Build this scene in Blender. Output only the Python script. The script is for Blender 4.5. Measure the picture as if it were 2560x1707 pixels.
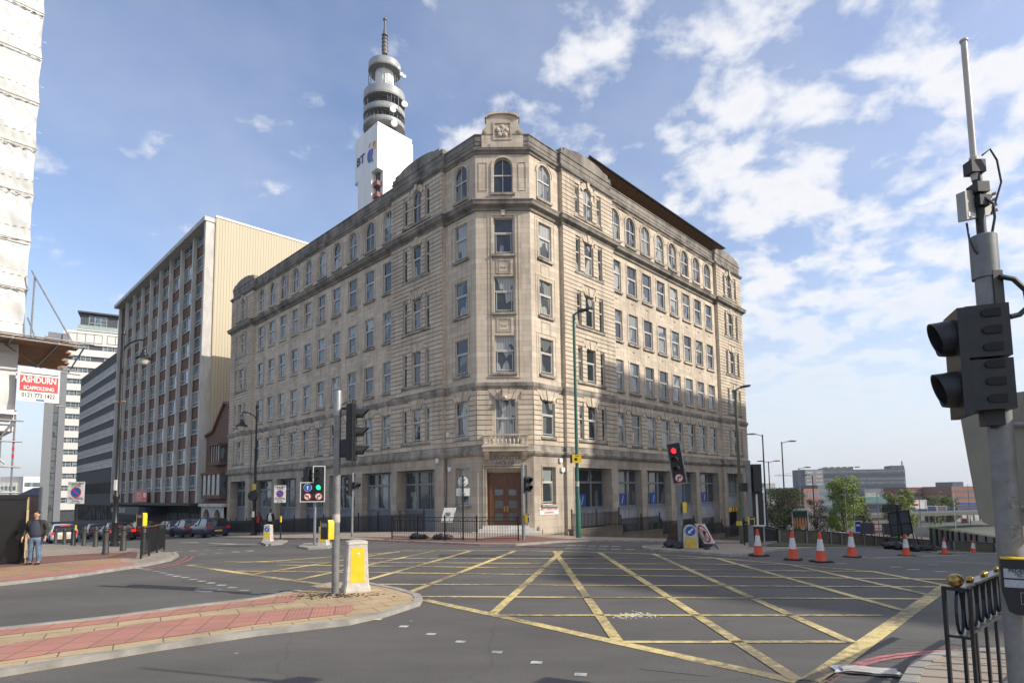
import bpy, bmesh, math, random
from math import sin, cos, pi, radians, sqrt, log1p, exp, atan2
from mathutils import Vector, Matrix
from mathutils.geometry import delaunay_2d_cdt
for o in list(bpy.data.objects): bpy.data.objects.remove(o)
S = bpy.context.scene; COL = S.collection
rnd = random.Random(7)
# ---------------- camera ----------------
FPX, PIT, ROL, CYP, CH = 1494.78, 0.0883, -0.0125, 1101.96, 2.1
f0 = Vector((0, cos(PIT), sin(PIT))); u0 = Vector((0, -sin(PIT), cos(PIT))); r0 = Vector((1, 0, 0))
RV = cos(ROL)*r0 + sin(ROL)*u0; UV_ = -sin(ROL)*r0 + cos(ROL)*u0
cam = bpy.data.cameras.new('camera'); co = bpy.data.objects.new('camera', cam); COL.objects.link(co)
cam.sensor_width = 36; cam.lens = FPX/2560*36; cam.shift_y = (CYP-853.5)/2560
cam.clip_start = 0.05; cam.clip_end = 9000
m = Matrix((RV, UV_, -f0)).transposed().to_4x4(); m.translation = (0, 0, CH); co.matrix_world = m
S.camera = co
# ---------------- light ----------------
SUN_DIR = Vector((.952, -.305, 0)).normalized(); SUN_EL = radians(33.5)
sd = Vector((SUN_DIR.x*cos(SUN_EL), SUN_DIR.y*cos(SUN_EL), sin(SUN_EL)))
sl = bpy.data.lights.new('sun', 'SUN'); sl.energy = 3.6; sl.angle = radians(.53); sl.color = (1, .93, .82)
so = bpy.data.objects.new('sun', sl); COL.objects.link(so)
so.rotation_euler = (-sd).to_track_quat('-Z', 'Y').to_euler(); so.location = (40, -20, 60)
S.view_settings.view_transform = 'Standard'; S.view_settings.look = 'None'
S.view_settings.exposure = 0.57; S.view_settings.gamma = 1.0; S.view_settings.use_curve_mapping = False
wd = bpy.data.worlds.new('World'); S.world = wd; wd.use_nodes = True
N = wd.node_tree.nodes; K = wd.node_tree.links; N.clear()
def nn(nodes, t, **kw):
    n = nodes.new(t)
    for k, v in kw.items():
        if k.startswith('i_'):
            key = k[2:]; key = int(key) if key.isdigit() else key
            n.inputs[key].default_value = v
        else: setattr(n, k, v)
    return n
def mth(nodes, links, op, a, b=None, c=None, clamp=False):
    n = nodes.new('ShaderNodeMath'); n.operation = op; n.use_clamp = clamp
    for i, v in enumerate((a, b, c)):
        if v is None: continue
        if hasattr(v, 'links') or hasattr(v, 'is_linked'): links.new(v, n.inputs[i])
        else: n.inputs[i].default_value = v
    return n.outputs[0]
W_ = lambda op, a, b=None, c=None, clamp=False: mth(N, K, op, a, b, c, clamp)
sky = nn(N, 'ShaderNodeTexSky', sky_type='NISHITA', sun_disc=False, sun_elevation=SUN_EL, sun_rotation=atan2(sd.x, sd.y), air_density=1.0, dust_density=1.6, ozone_density=2.0, altitude=100)
tc = N.new('ShaderNodeTexCoord'); sep = N.new('ShaderNodeSeparateXYZ'); K.new(tc.outputs['Generated'], sep.inputs[0])
dz = W_('ADD', W_('MAXIMUM', sep.outputs[2], 0.0), .30)
cx = W_('DIVIDE', sep.outputs[0], dz); cy = W_('DIVIDE', sep.outputs[1], dz)
cmb = N.new('ShaderNodeCombineXYZ'); K.new(cx, cmb.inputs[0]); K.new(cy, cmb.inputs[1])
n1 = nn(N, 'ShaderNodeTexNoise', i_Scale=6.6, i_Detail=10.0, i_Roughness=.56, i_Distortion=.15); K.new(cmb.outputs[0], n1.inputs['Vector'])
n2 = nn(N, 'ShaderNodeTexNoise', i_Scale=.55, i_Detail=3.0, i_Roughness=.5); K.new(cmb.outputs[0], n2.inputs['Vector'])
n3 = nn(N, 'ShaderNodeTexNoise', i_Scale=1.1, i_Detail=6.0, i_Roughness=.6); K.new(cmb.outputs[0], n3.inputs['Vector'])
side = nn(N, 'ShaderNodeMapRange', i_1=-.55, i_2=.42, i_3=0.0, i_4=1.0); side.interpolation_type = 'SMOOTHSTEP'
K.new(W_('DIVIDE', sep.outputs[0], W_('ADD', W_('ABSOLUTE', sep.outputs[1]), .35)), side.inputs[0])
dens = W_('ADD', W_('ADD', n1.outputs[0], W_('MULTIPLY', W_('SUBTRACT', n2.outputs[0], .5), .5)), W_('MULTIPLY', side.outputs[0], .15))
cov = nn(N, 'ShaderNodeMapRange', i_1=.550, i_2=.745, i_3=0.0, i_4=.95); cov.interpolation_type = 'SMOOTHSTEP'; K.new(dens, cov.inputs[0])
veil = nn(N, 'ShaderNodeMapRange', i_1=.40, i_2=.75, i_3=0.0, i_4=.32); K.new(n3.outputs[0], veil.inputs[0])
lowf = nn(N, 'ShaderNodeMapRange', i_1=0.02, i_2=.36, i_3=.72, i_4=0.0); lowf.interpolation_type = 'SMOOTHSTEP'; K.new(sep.outputs[2], lowf.inputs[0])
lowcut = nn(N, 'ShaderNodeMapRange', i_1=0.02, i_2=.30, i_3=.0, i_4=1.0); K.new(sep.outputs[2], lowcut.inputs[0])
sh = nn(N, 'ShaderNodeMapRange', i_1=.66, i_2=.95, i_3=0.0, i_4=1.0); K.new(dens, sh.inputs[0])
ccol = nn(N, 'ShaderNodeMix', data_type='RGBA'); K.new(sh.outputs[0], ccol.inputs[0])
ccol.inputs[6].default_value = (5.5, 5.5, 5.6, 1); ccol.inputs[7].default_value = (4.4, 4.5, 4.8, 1)
skyt = nn(N, 'ShaderNodeMix', data_type='RGBA', blend_type='MULTIPLY'); skyt.inputs[0].default_value = 1
K.new(sky.outputs[0], skyt.inputs[6]); skyt.inputs[7].default_value = (1.33, 1.22, 1.22, 1)
hz = nn(N, 'ShaderNodeMix', data_type='RGBA'); K.new(lowf.outputs[0], hz.inputs[0]); K.new(skyt.outputs[2], hz.inputs[6]); hz.inputs[7].default_value = (3.9, 4.3, 4.8, 1)
a1 = W_('MAXIMUM', W_('MULTIPLY', cov.outputs[0], lowcut.outputs[0]), veil.outputs[0], clamp=True)
mx = nn(N, 'ShaderNodeMix', data_type='RGBA'); K.new(a1, mx.inputs[0]); K.new(hz.outputs[2], mx.inputs[6]); K.new(ccol.outputs[2], mx.inputs[7])
bg = nn(N, 'ShaderNodeBackground', i_Strength=.125); K.new(mx.outputs[2], bg.inputs[0])
wo = N.new('ShaderNodeOutputWorld'); K.new(bg.outputs[0], wo.inputs[0])

# ---------------- geometry helpers ----------------
def ray(px, py): return f0*FPX + (px-1280)*RV + (CYP-py)*UV_
def sp(t, k): return k*log1p(exp(min(t/k, 60)))if t/k < 60 else t
def zg(x, y):
    u = (y-x)/sqrt(2); w = .0545*x + .0513*y - 1.54
    return -(sp(w, .06)-sp(w-8.5, .5)) - .04*(sp(u-27, 1.5)-sp(u-170, 8))
def at(px, py):
    d = ray(px, py); t = 0; st = .0008
    for i in range(9000):
        t += st; p = Vector((0, 0, CH)) + d*t
        if p.z < zg(p.x, p.y):
            lo, hi = t-st, t
            for _ in range(24):
                mid = (lo+hi)/2; p = Vector((0, 0, CH)) + d*mid
                if p.z < zg(p.x, p.y): hi = mid
                else: lo = mid
            return p
        st *= 1.004
    return p
def atd(px, py, d):
    r = ray(px, py); return Vector((0, 0, CH)) + r*(d/r.y)
DK = 2560/2352
def atD(x, y): return at(x*DK, y*DK)
def onplane(px, py, P0, n, off=0):
    d = ray(px, py); t = (off - (Vector((0-P0[0], 0-P0[1])).dot(n)))/(d.x*n[0]+d.y*n[1]); return Vector((0, 0, CH)) + d*t
class MB:
    def __init__(s, T=None): s.v = []; s.f = []; s.mi = []; s.uv = []; s.T = T or Matrix(); s.m = 0
    def add(s, vs, fs, uvs=None):
        b = len(s.v); flip = s.T.to_3x3().determinant() < 0
        vs = [Vector(v) for v in vs]
        s.v += [s.T @ v for v in vs]
        for f in fs:
            ff = list(reversed(f)) if flip else list(f)
            s.f.append([b+i for i in ff]); s.mi.append(s.m)
            if uvs: s.uv.append([uvs[i] for i in ff])
            else:
                a, b_, c = vs[ff[0]], vs[ff[1]], vs[ff[2]]; n = (b_-a).cross(c-a)
                if abs(n.z) > max(abs(n.x), abs(n.y)): s.uv.append([(vs[i].x, vs[i].y) for i in ff])
                elif abs(n.x) > abs(n.y): s.uv.append([(vs[i].y, vs[i].z) for i in ff])
                else: s.uv.append([(vs[i].x, vs[i].z) for i in ff])
    def box(s, x0, x1, y0, y1, z0, z1, skip=''):
        if x0 > x1: x0, x1 = x1, x0
        if y0 > y1: y0, y1 = y1, y0
        vs = [(x0,y0,z0),(x1,y0,z0),(x1,y1,z0),(x0,y1,z0),(x0,y0,z1),(x1,y0,z1),(x1,y1,z1),(x0,y1,z1)]
        fs = {'b':[3,2,1,0],'t':[4,5,6,7],'f':[0,1,5,4],'r':[1,2,6,5],'k':[2,3,7,6],'l':[3,0,4,7]}
        s.add(vs, [f for k, f in fs.items() if k not in skip])
    def quad(s, a, b, c, d): s.add([a, b, c, d], [[0, 1, 2, 3]])
    def prism(s, pts, z0, z1):            # pts (x,y) polygon extruded in z
        a = sum(pts[i][0]*pts[(i+1) % len(pts)][1]-pts[(i+1) % len(pts)][0]*pts[i][1] for i in range(len(pts)))
        if a < 0: pts = pts[::-1]
        n = len(pts); s.add([(x, y, z0) for x, y in pts]+[(x, y, z1) for x, y in pts],
            [list(range(n))[::-1], list(range(n, 2*n))]+[[i, (i+1) % n, n+(i+1) % n, n+i] for i in range(n)])
    def prismo(s, pts, o0, o1):           # pts (x,z) polygon extruded along y
        a = sum(pts[i][0]*pts[(i+1) % len(pts)][1]-pts[(i+1) % len(pts)][0]*pts[i][1] for i in range(len(pts)))
        if a < 0: pts = pts[::-1]
        if o0 > o1: o0, o1 = o1, o0
        n = len(pts); s.add([(x, o0, z) for x, z in pts]+[(x, o1, z) for x, z in pts],
            [list(range(n)), list(range(n, 2*n))[::-1]]+[[(i+1) % n, i, n+i, n+(i+1) % n] for i in range(n)])
    def tube(s, pts, r, n=8, caps=True):
        pts = [Vector(p) for p in pts]; k = len(pts); rs = r if isinstance(r, (list, tuple)) else [r]*k
        vs = []; up = None
        for i, p in enumerate(pts):
            d = (pts[min(i+1, k-1)]-pts[max(i-1, 0)])
            d = d.normalized() if d.length > 1e-9 else Vector((0, 0, 1))
            if up is None or abs(up.dot(d)) > .95: up = Vector((0, 0, 1)) if abs(d.z) < .9 else Vector((1, 0, 0))
            a = d.cross(up).normalized(); b = a.cross(d).normalized(); up = b
            for j in range(n):
                t = 2*pi*j/n; vs.append(p+(a*cos(t)+b*sin(t))*rs[i])
        fs = [[i*n+j, i*n+(j+1) % n, (i+1)*n+(j+1) % n, (i+1)*n+j] for i in range(k-1) for j in range(n)]
        if caps: fs += [list(range(n))[::-1], [(k-1)*n+j for j in range(n)]]
        s.add(vs, fs)
    def lathe(s, prof, n=16, c=(0, 0), sq=None):     # prof (r,z)
        vs = []; fs = []
        for r, z in prof:
            for j in range(n):
                t = 2*pi*(j+.5)/n; vs.append((c[0]+r*cos(t), c[1]+r*sin(t), z))
        k = len(prof)
        fs = [[i*n+j, i*n+(j+1) % n, (i+1)*n+(j+1) % n, (i+1)*n+j] for i in range(k-1) for j in range(n)]
        fs += [list(range(n))[::-1], [(k-1)*n+j for j in range(n)]]
        s.add(vs, fs)
    def disc(s, c, r, t, n=20, axis='y'):
        cx, cy, cz = c; pts = [(cx+r*cos(2*pi*i/n), cz+r*sin(2*pi*i/n)) for i in range(n)]
        s.prismo(pts, cy, cy+t)
    def ball(s, c, r, n=10, m=7, sc=(1, 1, 1)):
        vs = []; fs = []
        for i in range(m+1):
            ph = pi*i/m
            for j in range(n): t = 2*pi*j/n; vs.append((c[0]+r*sc[0]*sin(ph)*cos(t), c[1]+r*sc[1]*sin(ph)*sin(t), c[2]+r*sc[2]*cos(ph)))
        fs = [[i*n+j, (i+1)*n+j, (i+1)*n+(j+1) % n, i*n+(j+1) % n] for i in range(m) for j in range(n)]
        s.add(vs, fs)
    def text(s, txt, size, depth=.004, M=None, align='CENTER', bold=0.0, sx=1.0):
        cu = bpy.data.curves.new('t', 'FONT'); cu.body = txt; cu.size = size; cu.extrude = depth; cu.align_x = align; cu.align_y = 'CENTER'
        cu.offset = bold; cu.resolution_u = 3
        ob = bpy.data.objects.new('t', cu); COL.objects.link(ob)
        dg = bpy.context.evaluated_depsgraph_get(); me = bpy.data.meshes.new_from_object(ob.evaluated_get(dg))
        # text lies in xy; stand it up: (x,y,z)->(x,-z,y)
        R = Matrix(((sx, 0, 0, 0), (0, 0, -1, 0), (0, 1, 0, 0), (0, 0, 0, 1)))
        T = (M or Matrix()) @ R
        s.add([T @ v.co for v in me.vertices], [list(p.vertices) for p in me.polygons])
        bpy.data.objects.remove(ob); bpy.data.meshes.remove(me); bpy.data.curves.remove(cu)
ROOT = {}
def prop(o, label=None, cat=None, group=None, kind=None):
    if label: o['label'] = label
    if cat: o['category'] = cat
    if group: o['group'] = group
    if kind: o['kind'] = kind
    return o
def mesh(name, mb, mats, parent=None, world=False, ang=35, smooth=True, loc=None):
    me = bpy.data.meshes.new(name)
    vs = mb.v
    if world and parent is not None: 
        inv = ROOT.get(parent.name, Matrix()).inverted(); vs = [inv @ v for v in vs]
    if loc is not None: vs = [v-Vector(loc) for v in vs]
    me.from_pydata([tuple(v) for v in vs], [], mb.f)
    if not isinstance(mats, (list, tuple)): mats = [mats]
    for mm in mats: me.materials.append(mm)
    me.polygons.foreach_set('material_index', [min(i, len(mats)-1) for i in mb.mi])
    uvl = me.uv_layers.new(name='UVMap'); flat = []
    for u in mb.uv:
        for p in u: flat += [p[0], p[1]]
    uvl.data.foreach_set('uv', flat)
    if smooth:
        me.shade_smooth(); me.set_sharp_from_angle(angle=radians(ang))
    me.update()
    o = bpy.data.objects.new(name, me); COL.objects.link(o)
    if loc is not None: o.location = loc
    if parent is not None:
        o.parent = parent; ROOT[o.name] = ROOT.get(parent.name, Matrix())
    return o
def thing(name, label, cat, loc=(0, 0, 0), rz=0, group=None):
    o = bpy.data.objects.new(name, None); COL.objects.link(o); o.empty_display_size = .2
    o.location = loc; o.rotation_euler = (0, 0, rz)
    ROOT[o.name] = Matrix.Translation(Vector(loc)) @ Matrix.Rotation(rz, 4, 'Z')
    return prop(o, label, cat, group)
def copy_tree(o, parent=None):
    c = o.copy(); COL.objects.link(c)
    if parent: c.parent = parent
    for ch in list(o.children): copy_tree(ch, c)
    return c
def dup(o, loc, rz=None, label=None):
    c = copy_tree(o); c.location = loc
    if rz is not None: c.rotation_euler = (0, 0, rz)
    if label: c['label'] = label
    return c
# ---------------- materials ----------------
def mat(name, col, rough=.6, metal=0., var=.12, scale=2., bump=0., bscale=60., spec=.5, emit=None, es=1., col2=None, sc3=None, det=4., coat=0.):
    m = bpy.data.materials.new(name); m.use_nodes = True; nt = m.node_tree; nd = nt.nodes; lk = nt.links
    b = nd['Principled BSDF']; b.inputs['Roughness'].default_value = rough; b.inputs['Metallic'].default_value = metal
    b.inputs['Specular IOR Level'].default_value = spec; b.inputs['Coat Weight'].default_value = coat
    tc = nd.new('ShaderNodeTexCoord'); mp = nd.new('ShaderNodeMapping'); lk.new(tc.outputs['Object'], mp.inputs[0])
    if sc3: mp.inputs['Scale'].default_value = sc3
    nz = nn(nd, 'ShaderNodeTexNoise', i_Scale=scale, i_Detail=det, i_Roughness=.6); lk.new(mp.outputs[0], nz.inputs['Vector'])
    c2 = col2 or tuple(max(0, c*(1-2*var)) for c in col); c1 = col if col2 else tuple(min(1, c*(1+var)) for c in col)
    r = nd.new('ShaderNodeValToRGB'); r.color_ramp.elements[0].position = .3; r.color_ramp.elements[1].position = .7
    r.color_ramp.elements[0].color = (*c2, 1); r.color_ramp.elements[1].color = (*c1, 1)
    lk.new(nz.outputs[0], r.inputs[0]); lk.new(r.outputs[0], b.inputs['Base Color'])
    if bump:
        n2 = nn(nd, 'ShaderNodeTexNoise', i_Scale=bscale, i_Detail=4.); lk.new(tc.outputs['Object'], n2.inputs['Vector'])
        bp = nn(nd, 'ShaderNodeBump', i_Strength=bump, i_Distance=.02); lk.new(n2.outputs[0], bp.inputs['Height']); lk.new(bp.outputs[0], b.inputs['Normal'])
    if emit: b.inputs['Emission Color'].default_value = (*emit, 1); b.inputs['Emission Strength'].default_value = es
    return m
def masonry(name, ca, cb, mortar, bw, bh, ms=.012, rough=.85, stain=(.5, .5), stain_col=(.12, .11, .10), blocks=.5, streak=1., rowoff=.5, bump=.25, top=.62):
    """block/brick wall in UV metres with weather streaks from world height noise"""
    m = bpy.data.materials.new(name); m.use_nodes = True; nt = m.node_tree; nd = nt.nodes; lk = nt.links
    b = nd['Principled BSDF']; b.inputs['Roughness'].default_value = rough; b.inputs['Specular IOR Level'].default_value = .3
    uv = nd.new('ShaderNodeUVMap'); tc = nd.new('ShaderNodeTexCoord')
    br = nd.new('ShaderNodeTexBrick'); br.offset = rowoff; br.inputs['Scale'].default_value = 1; br.inputs['Brick Width'].default_value = bw; br.inputs['Row Height'].default_value = bh
    br.inputs['Mortar Size'].default_value = ms; br.inputs['Mortar Smooth'].default_value = .3; br.inputs['Bias'].default_value = 0
    br.inputs['Color1'].default_value = (*ca, 1); br.inputs['Color2'].default_value = (*cb, 1); br.inputs['Mortar'].default_value = (*mortar, 1)
    lk.new(uv.outputs[0], br.inputs['Vector'])
    mp = nd.new('ShaderNodeMapping'); mp.inputs['Scale'].default_value = (.55, .55, .16); lk.new(tc.outputs['Object'], mp.inputs[0])
    nz = nn(nd, 'ShaderNodeTexNoise', i_Scale=1.0, i_Detail=7., i_Roughness=.62); lk.new(mp.outputs[0], nz.inputs['Vector'])
    mr = nn(nd, 'ShaderNodeMapRange', i_1=stain[0], i_2=top+.12, i_3=0., i_4=stain[1]); lk.new(nz.outputs[0], mr.inputs[0])
    mp2 = nd.new('ShaderNodeMapping'); mp2.inputs['Scale'].default_value = (4, 4, .35); lk.new(tc.outputs['Object'], mp2.inputs[0])
    nz2 = nn(nd, 'ShaderNodeTexNoise', i_Scale=1.0, i_Detail=5., i_Roughness=.6); lk.new(mp2.outputs[0], nz2.inputs['Vector'])
    mr2 = nn(nd, 'ShaderNodeMapRange', i_1=.50, i_2=.80, i_3=0., i_4=.42*streak); lk.new(nz2.outputs[0], mr2.inputs[0])
    ad = nd.new('ShaderNodeMath'); ad.operation = 'ADD'; ad.use_clamp = True; lk.new(mr.outputs[0], ad.inputs[0]); lk.new(mr2.outputs[0], ad.inputs[1])
    mx = nn(nd, 'ShaderNodeMix', data_type='RGBA'); lk.new(ad.outputs[0], mx.inputs[0]); lk.new(br.outputs['Color'], mx.inputs[6]); mx.inputs[7].default_value = (*stain_col, 1)
    lk.new(mx.outputs[2], b.inputs['Base Color'])
    bp = nn(nd, 'ShaderNodeBump', i_Strength=bump, i_Distance=.01); bp.invert = True; lk.new(br.outputs['Fac'], bp.inputs['Height']); lk.new(bp.outputs[0], b.inputs['Normal'])
    return m
def glass_mat(name, cols, rough=.04, blinds=True, spec=.55):
    m = bpy.data.materials.new(name); m.use_nodes = True; nt = m.node_tree; nd = nt.nodes; lk = nt.links
    b = nd['Principled BSDF']; b.inputs['Roughness'].default_value = rough; b.inputs['Specular IOR Level'].default_value = spec; b.inputs['IOR'].default_value = 1.6
    oi = nd.new('ShaderNodeObjectInfo'); uv = nd.new('ShaderNodeUVMap')
    mp = nd.new('ShaderNodeMapping'); mp.inputs['Scale'].default_value = (.8, .45, 1); lk.new(uv.outputs[0], mp.inputs[0])
    wn = nd.new('ShaderNodeTexNoise'); wn.inputs['Scale'].default_value = .9; lk.new(mp.outputs[0], wn.inputs['Vector'])
    a = nd.new('ShaderNodeMath'); a.operation = 'ADD'; lk.new(oi.outputs['Random'], a.inputs[0]); lk.new(wn.outputs[0], a.inputs[1])
    fr = nd.new('ShaderNodeMath'); fr.operation = 'FRACT'; lk.new(a.outputs[0], fr.inputs[0])
    r = nd.new('ShaderNodeValToRGB'); r.color_ramp.interpolation = 'CONSTANT'
    e = r.color_ramp.elements; e[0].position = 0; e[0].color = (*cols[0], 1); e[1].position = 1/len(cols); e[1].color = (*cols[1], 1)
    for i, c in enumerate(cols[2:]): q = e.new((i+2)/len(cols)); q.color = (*c, 1)
    lk.new(fr.outputs[0], r.inputs[0]); out = r.outputs[0]
    if blinds:
        wv = nn(nd, 'ShaderNodeTexWave', i_Scale=1.9, i_Distortion=.6); wv.bands_direction = 'X'; lk.new(uv.outputs[0], wv.inputs['Vector'])
        mr = nn(nd, 'ShaderNodeMapRange', i_1=0., i_2=1., i_3=.62, i_4=1.); lk.new(wv.outputs[0], mr.inputs[0])
        mx = nn(nd, 'ShaderNodeMix', data_type='RGBA', blend_type='MULTIPLY'); mx.inputs[0].default_value = 1; lk.new(out, mx.inputs[6]); lk.new(mr.outputs[0], mx.inputs[7]); out = mx.outputs[2]
    lk.new(out, b.inputs['Base Color'])
    n2 = nn(nd, 'ShaderNodeTexNoise', i_Scale=.8, i_Detail=1.); t2 = nd.new('ShaderNodeTexCoord'); lk.new(t2.outputs['Object'], n2.inputs['Vector'])
    bp = nn(nd, 'ShaderNodeBump', i_Strength=.12, i_Distance=.05); lk.new(n2.outputs[0], bp.inputs['Height']); lk.new(bp.outputs[0], b.inputs['Normal'])
    return m
M = {}
M['stone'] = masonry('stone', (.64, .55, .435), (.50, .425, .335), (.37, .315, .25), .95, .33, .010, stain=(.48, .6), stain_col=(.25, .205, .155), streak=1.5)
M['stone_r'] = masonry('rusticated_stone', (.63, .54, .425), (.49, .415, .325), (.37, .315, .25), 1.3, .30, .004, stain=(.48, .55), stain_col=(.23, .19, .145), streak=1.5)
M['stone_dirty'] = mat('weathered_stone', (.33, .295, .25), .9, var=.2, scale=.9, col2=(.065, .062, .058), bump=.25, bscale=8, sc3=(1, 1, .5), det=8)
M['stone_ledge'] = mat('ledge_stone', (.46, .405, .335), .9, scale=1.3, col2=(.11, .10, .088), bump=.2, bscale=9, det=8, sc3=(1, 1, .4))
M['stone_low'] = masonry('ground_floor_stone', (.48, .41, .33), (.38, .325, .26), (.27, .23, .185), 1.1, .5, .008, stain=(.45, .6), stain_col=(.12, .105, .09))
M['white_frame'] = mat('white_window_frame', (.56, .54, .50), .45, var=.06)
M['grey_frame'] = mat('grey_painted_timber', (.20, .21, .235), .5, var=.06)
M['grey_panel'] = mat('grey_panel', (.34, .35, .39), .5, var=.06)
M['pane'] = glass_mat('window_glass', [(.03, .035, .04), (.17, .18, .18), (.06, .07, .08), (.28, .29, .28), (.10, .115, .125), (.40, .40, .37), (.04, .05, .05)])
M['pane_low'] = glass_mat('shop_glass', [(.035, .04, .045), (.11, .125, .13), (.06, .068, .072), (.24, .26, .25)], blinds=False)
M['concrete'] = mat('pale_concrete', (.54, .52, .48), .85, var=.14, scale=1.4, bump=.15, bscale=20, sc3=(1, 1, .3), det=8)
M['dark_stone'] = masonry('area_wall_stone', (.17, .145, .11), (.13, .11, .085), (.09, .08, .06), 1.1, .35, .008, stain=(.45, .5), stain_col=(.05, .045, .035))
M['concrete_d'] = mat('dark_concrete', (.075, .072, .07), .85, var=.15)
M['brick'] = masonry('brown_brick', (.20, .105, .07), (.15, .08, .055), (.17, .13, .11), .225, .075, .01, stain=(.55, .3), stain_col=(.05, .03, .025))
M['brick_r'] = masonry('red_brick', (.26, .09, .055), (.20, .07, .045), (.2, .16, .13), .225, .075, .01, stain=(.6, .2))
M['white_paint'] = mat('white_cladding', (.80, .79, .77), .7, var=.05, scale=.3, sc3=(1, 1, .15))
M['metal_grey'] = mat('galvanised_steel', (.30, .31, .31), .45, .6, var=.12, scale=6)
M['post_grey'] = mat('grey_painted_post', (.20, .205, .20), .5, .1, var=.15, scale=5, bump=.05)
M['black_paint'] = mat('black_paint', (.014, .015, .017), .42, var=.2, scale=9)
M['black_plastic'] = mat('black_plastic', (.022, .023, .026), .5, var=.2, scale=12, bump=.04)
M['rubber'] = mat('rubber', (.018, .018, .018), .85)
M['green_paint'] = mat('green_paint', (.03, .12, .075), .45, var=.1, scale=5)
M['olive_paint'] = mat('olive_paint', (.085, .10, .055), .5, var=.1, scale=5)
M['chrome'] = mat('chrome', (.6, .6, .6), .2, .9)
M['brass'] = mat('brass', (.42, .29, .09), .32, .9, var=.15, scale=20)
M['white'] = mat('white_plastic', (.72, .71, .67), .5, var=.06, scale=4)
M['dirty_white'] = mat('dirty_white_plastic', (.56, .53, .47), .55, col2=(.34, .31, .27), scale=7, det=8)
M['yellow'] = mat('yellow_plastic', (.80, .52, .02), .45, var=.08, scale=6)
M['yellow_d'] = mat('faded_yellow', (.58, .42, .08), .5, var=.15, scale=6)
M['blue_sign'] = mat('blue_sign_face', (.01, .10, .40), .4, var=.05)
M['red_sign'] = mat('red_sign_face', (.62, .03, .03), .4, var=.06)
M['blue_board'] = mat('bright_blue_board', (.01, .07, .33), .5, var=.05)
M['wood'] = mat('door_wood', (.15, .06, .022), .4, col2=(.07, .028, .012), scale=2, sc3=(6, 6, .6), det=6)
M['plank'] = mat('scaffold_plank', (.36, .19, .09), .8, col2=(.14, .085, .055), scale=1.6, sc3=(1, 5, 5), det=6)
M['skin'] = mat('skin', (.50, .27, .18), .6, var=.05)
M['skin_d'] = mat('brown_skin', (.20, .10, .06), .6, var=.05)
M['jacket'] = mat('black_jacket', (.03, .028, .022), .75, var=.2, scale=10, bump=.2, bscale=25)
M['navy_cloth'] = mat('navy_cloth', (.04, .042, .07), .85, var=.1)
M['suit'] = mat('dark_suit', (.02, .021, .027), .8)
M['red_cloth'] = mat('red_cloth', (.45, .02, .035), .8)
M['denim'] = mat('denim', (.16, .23, .33), .85, col2=(.06, .09, .15), scale=6, bump=.2, bscale=30)
M['hair'] = mat('dark_hair', (.012, .01, .009), .6)
M['asphalt'] = None
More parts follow.
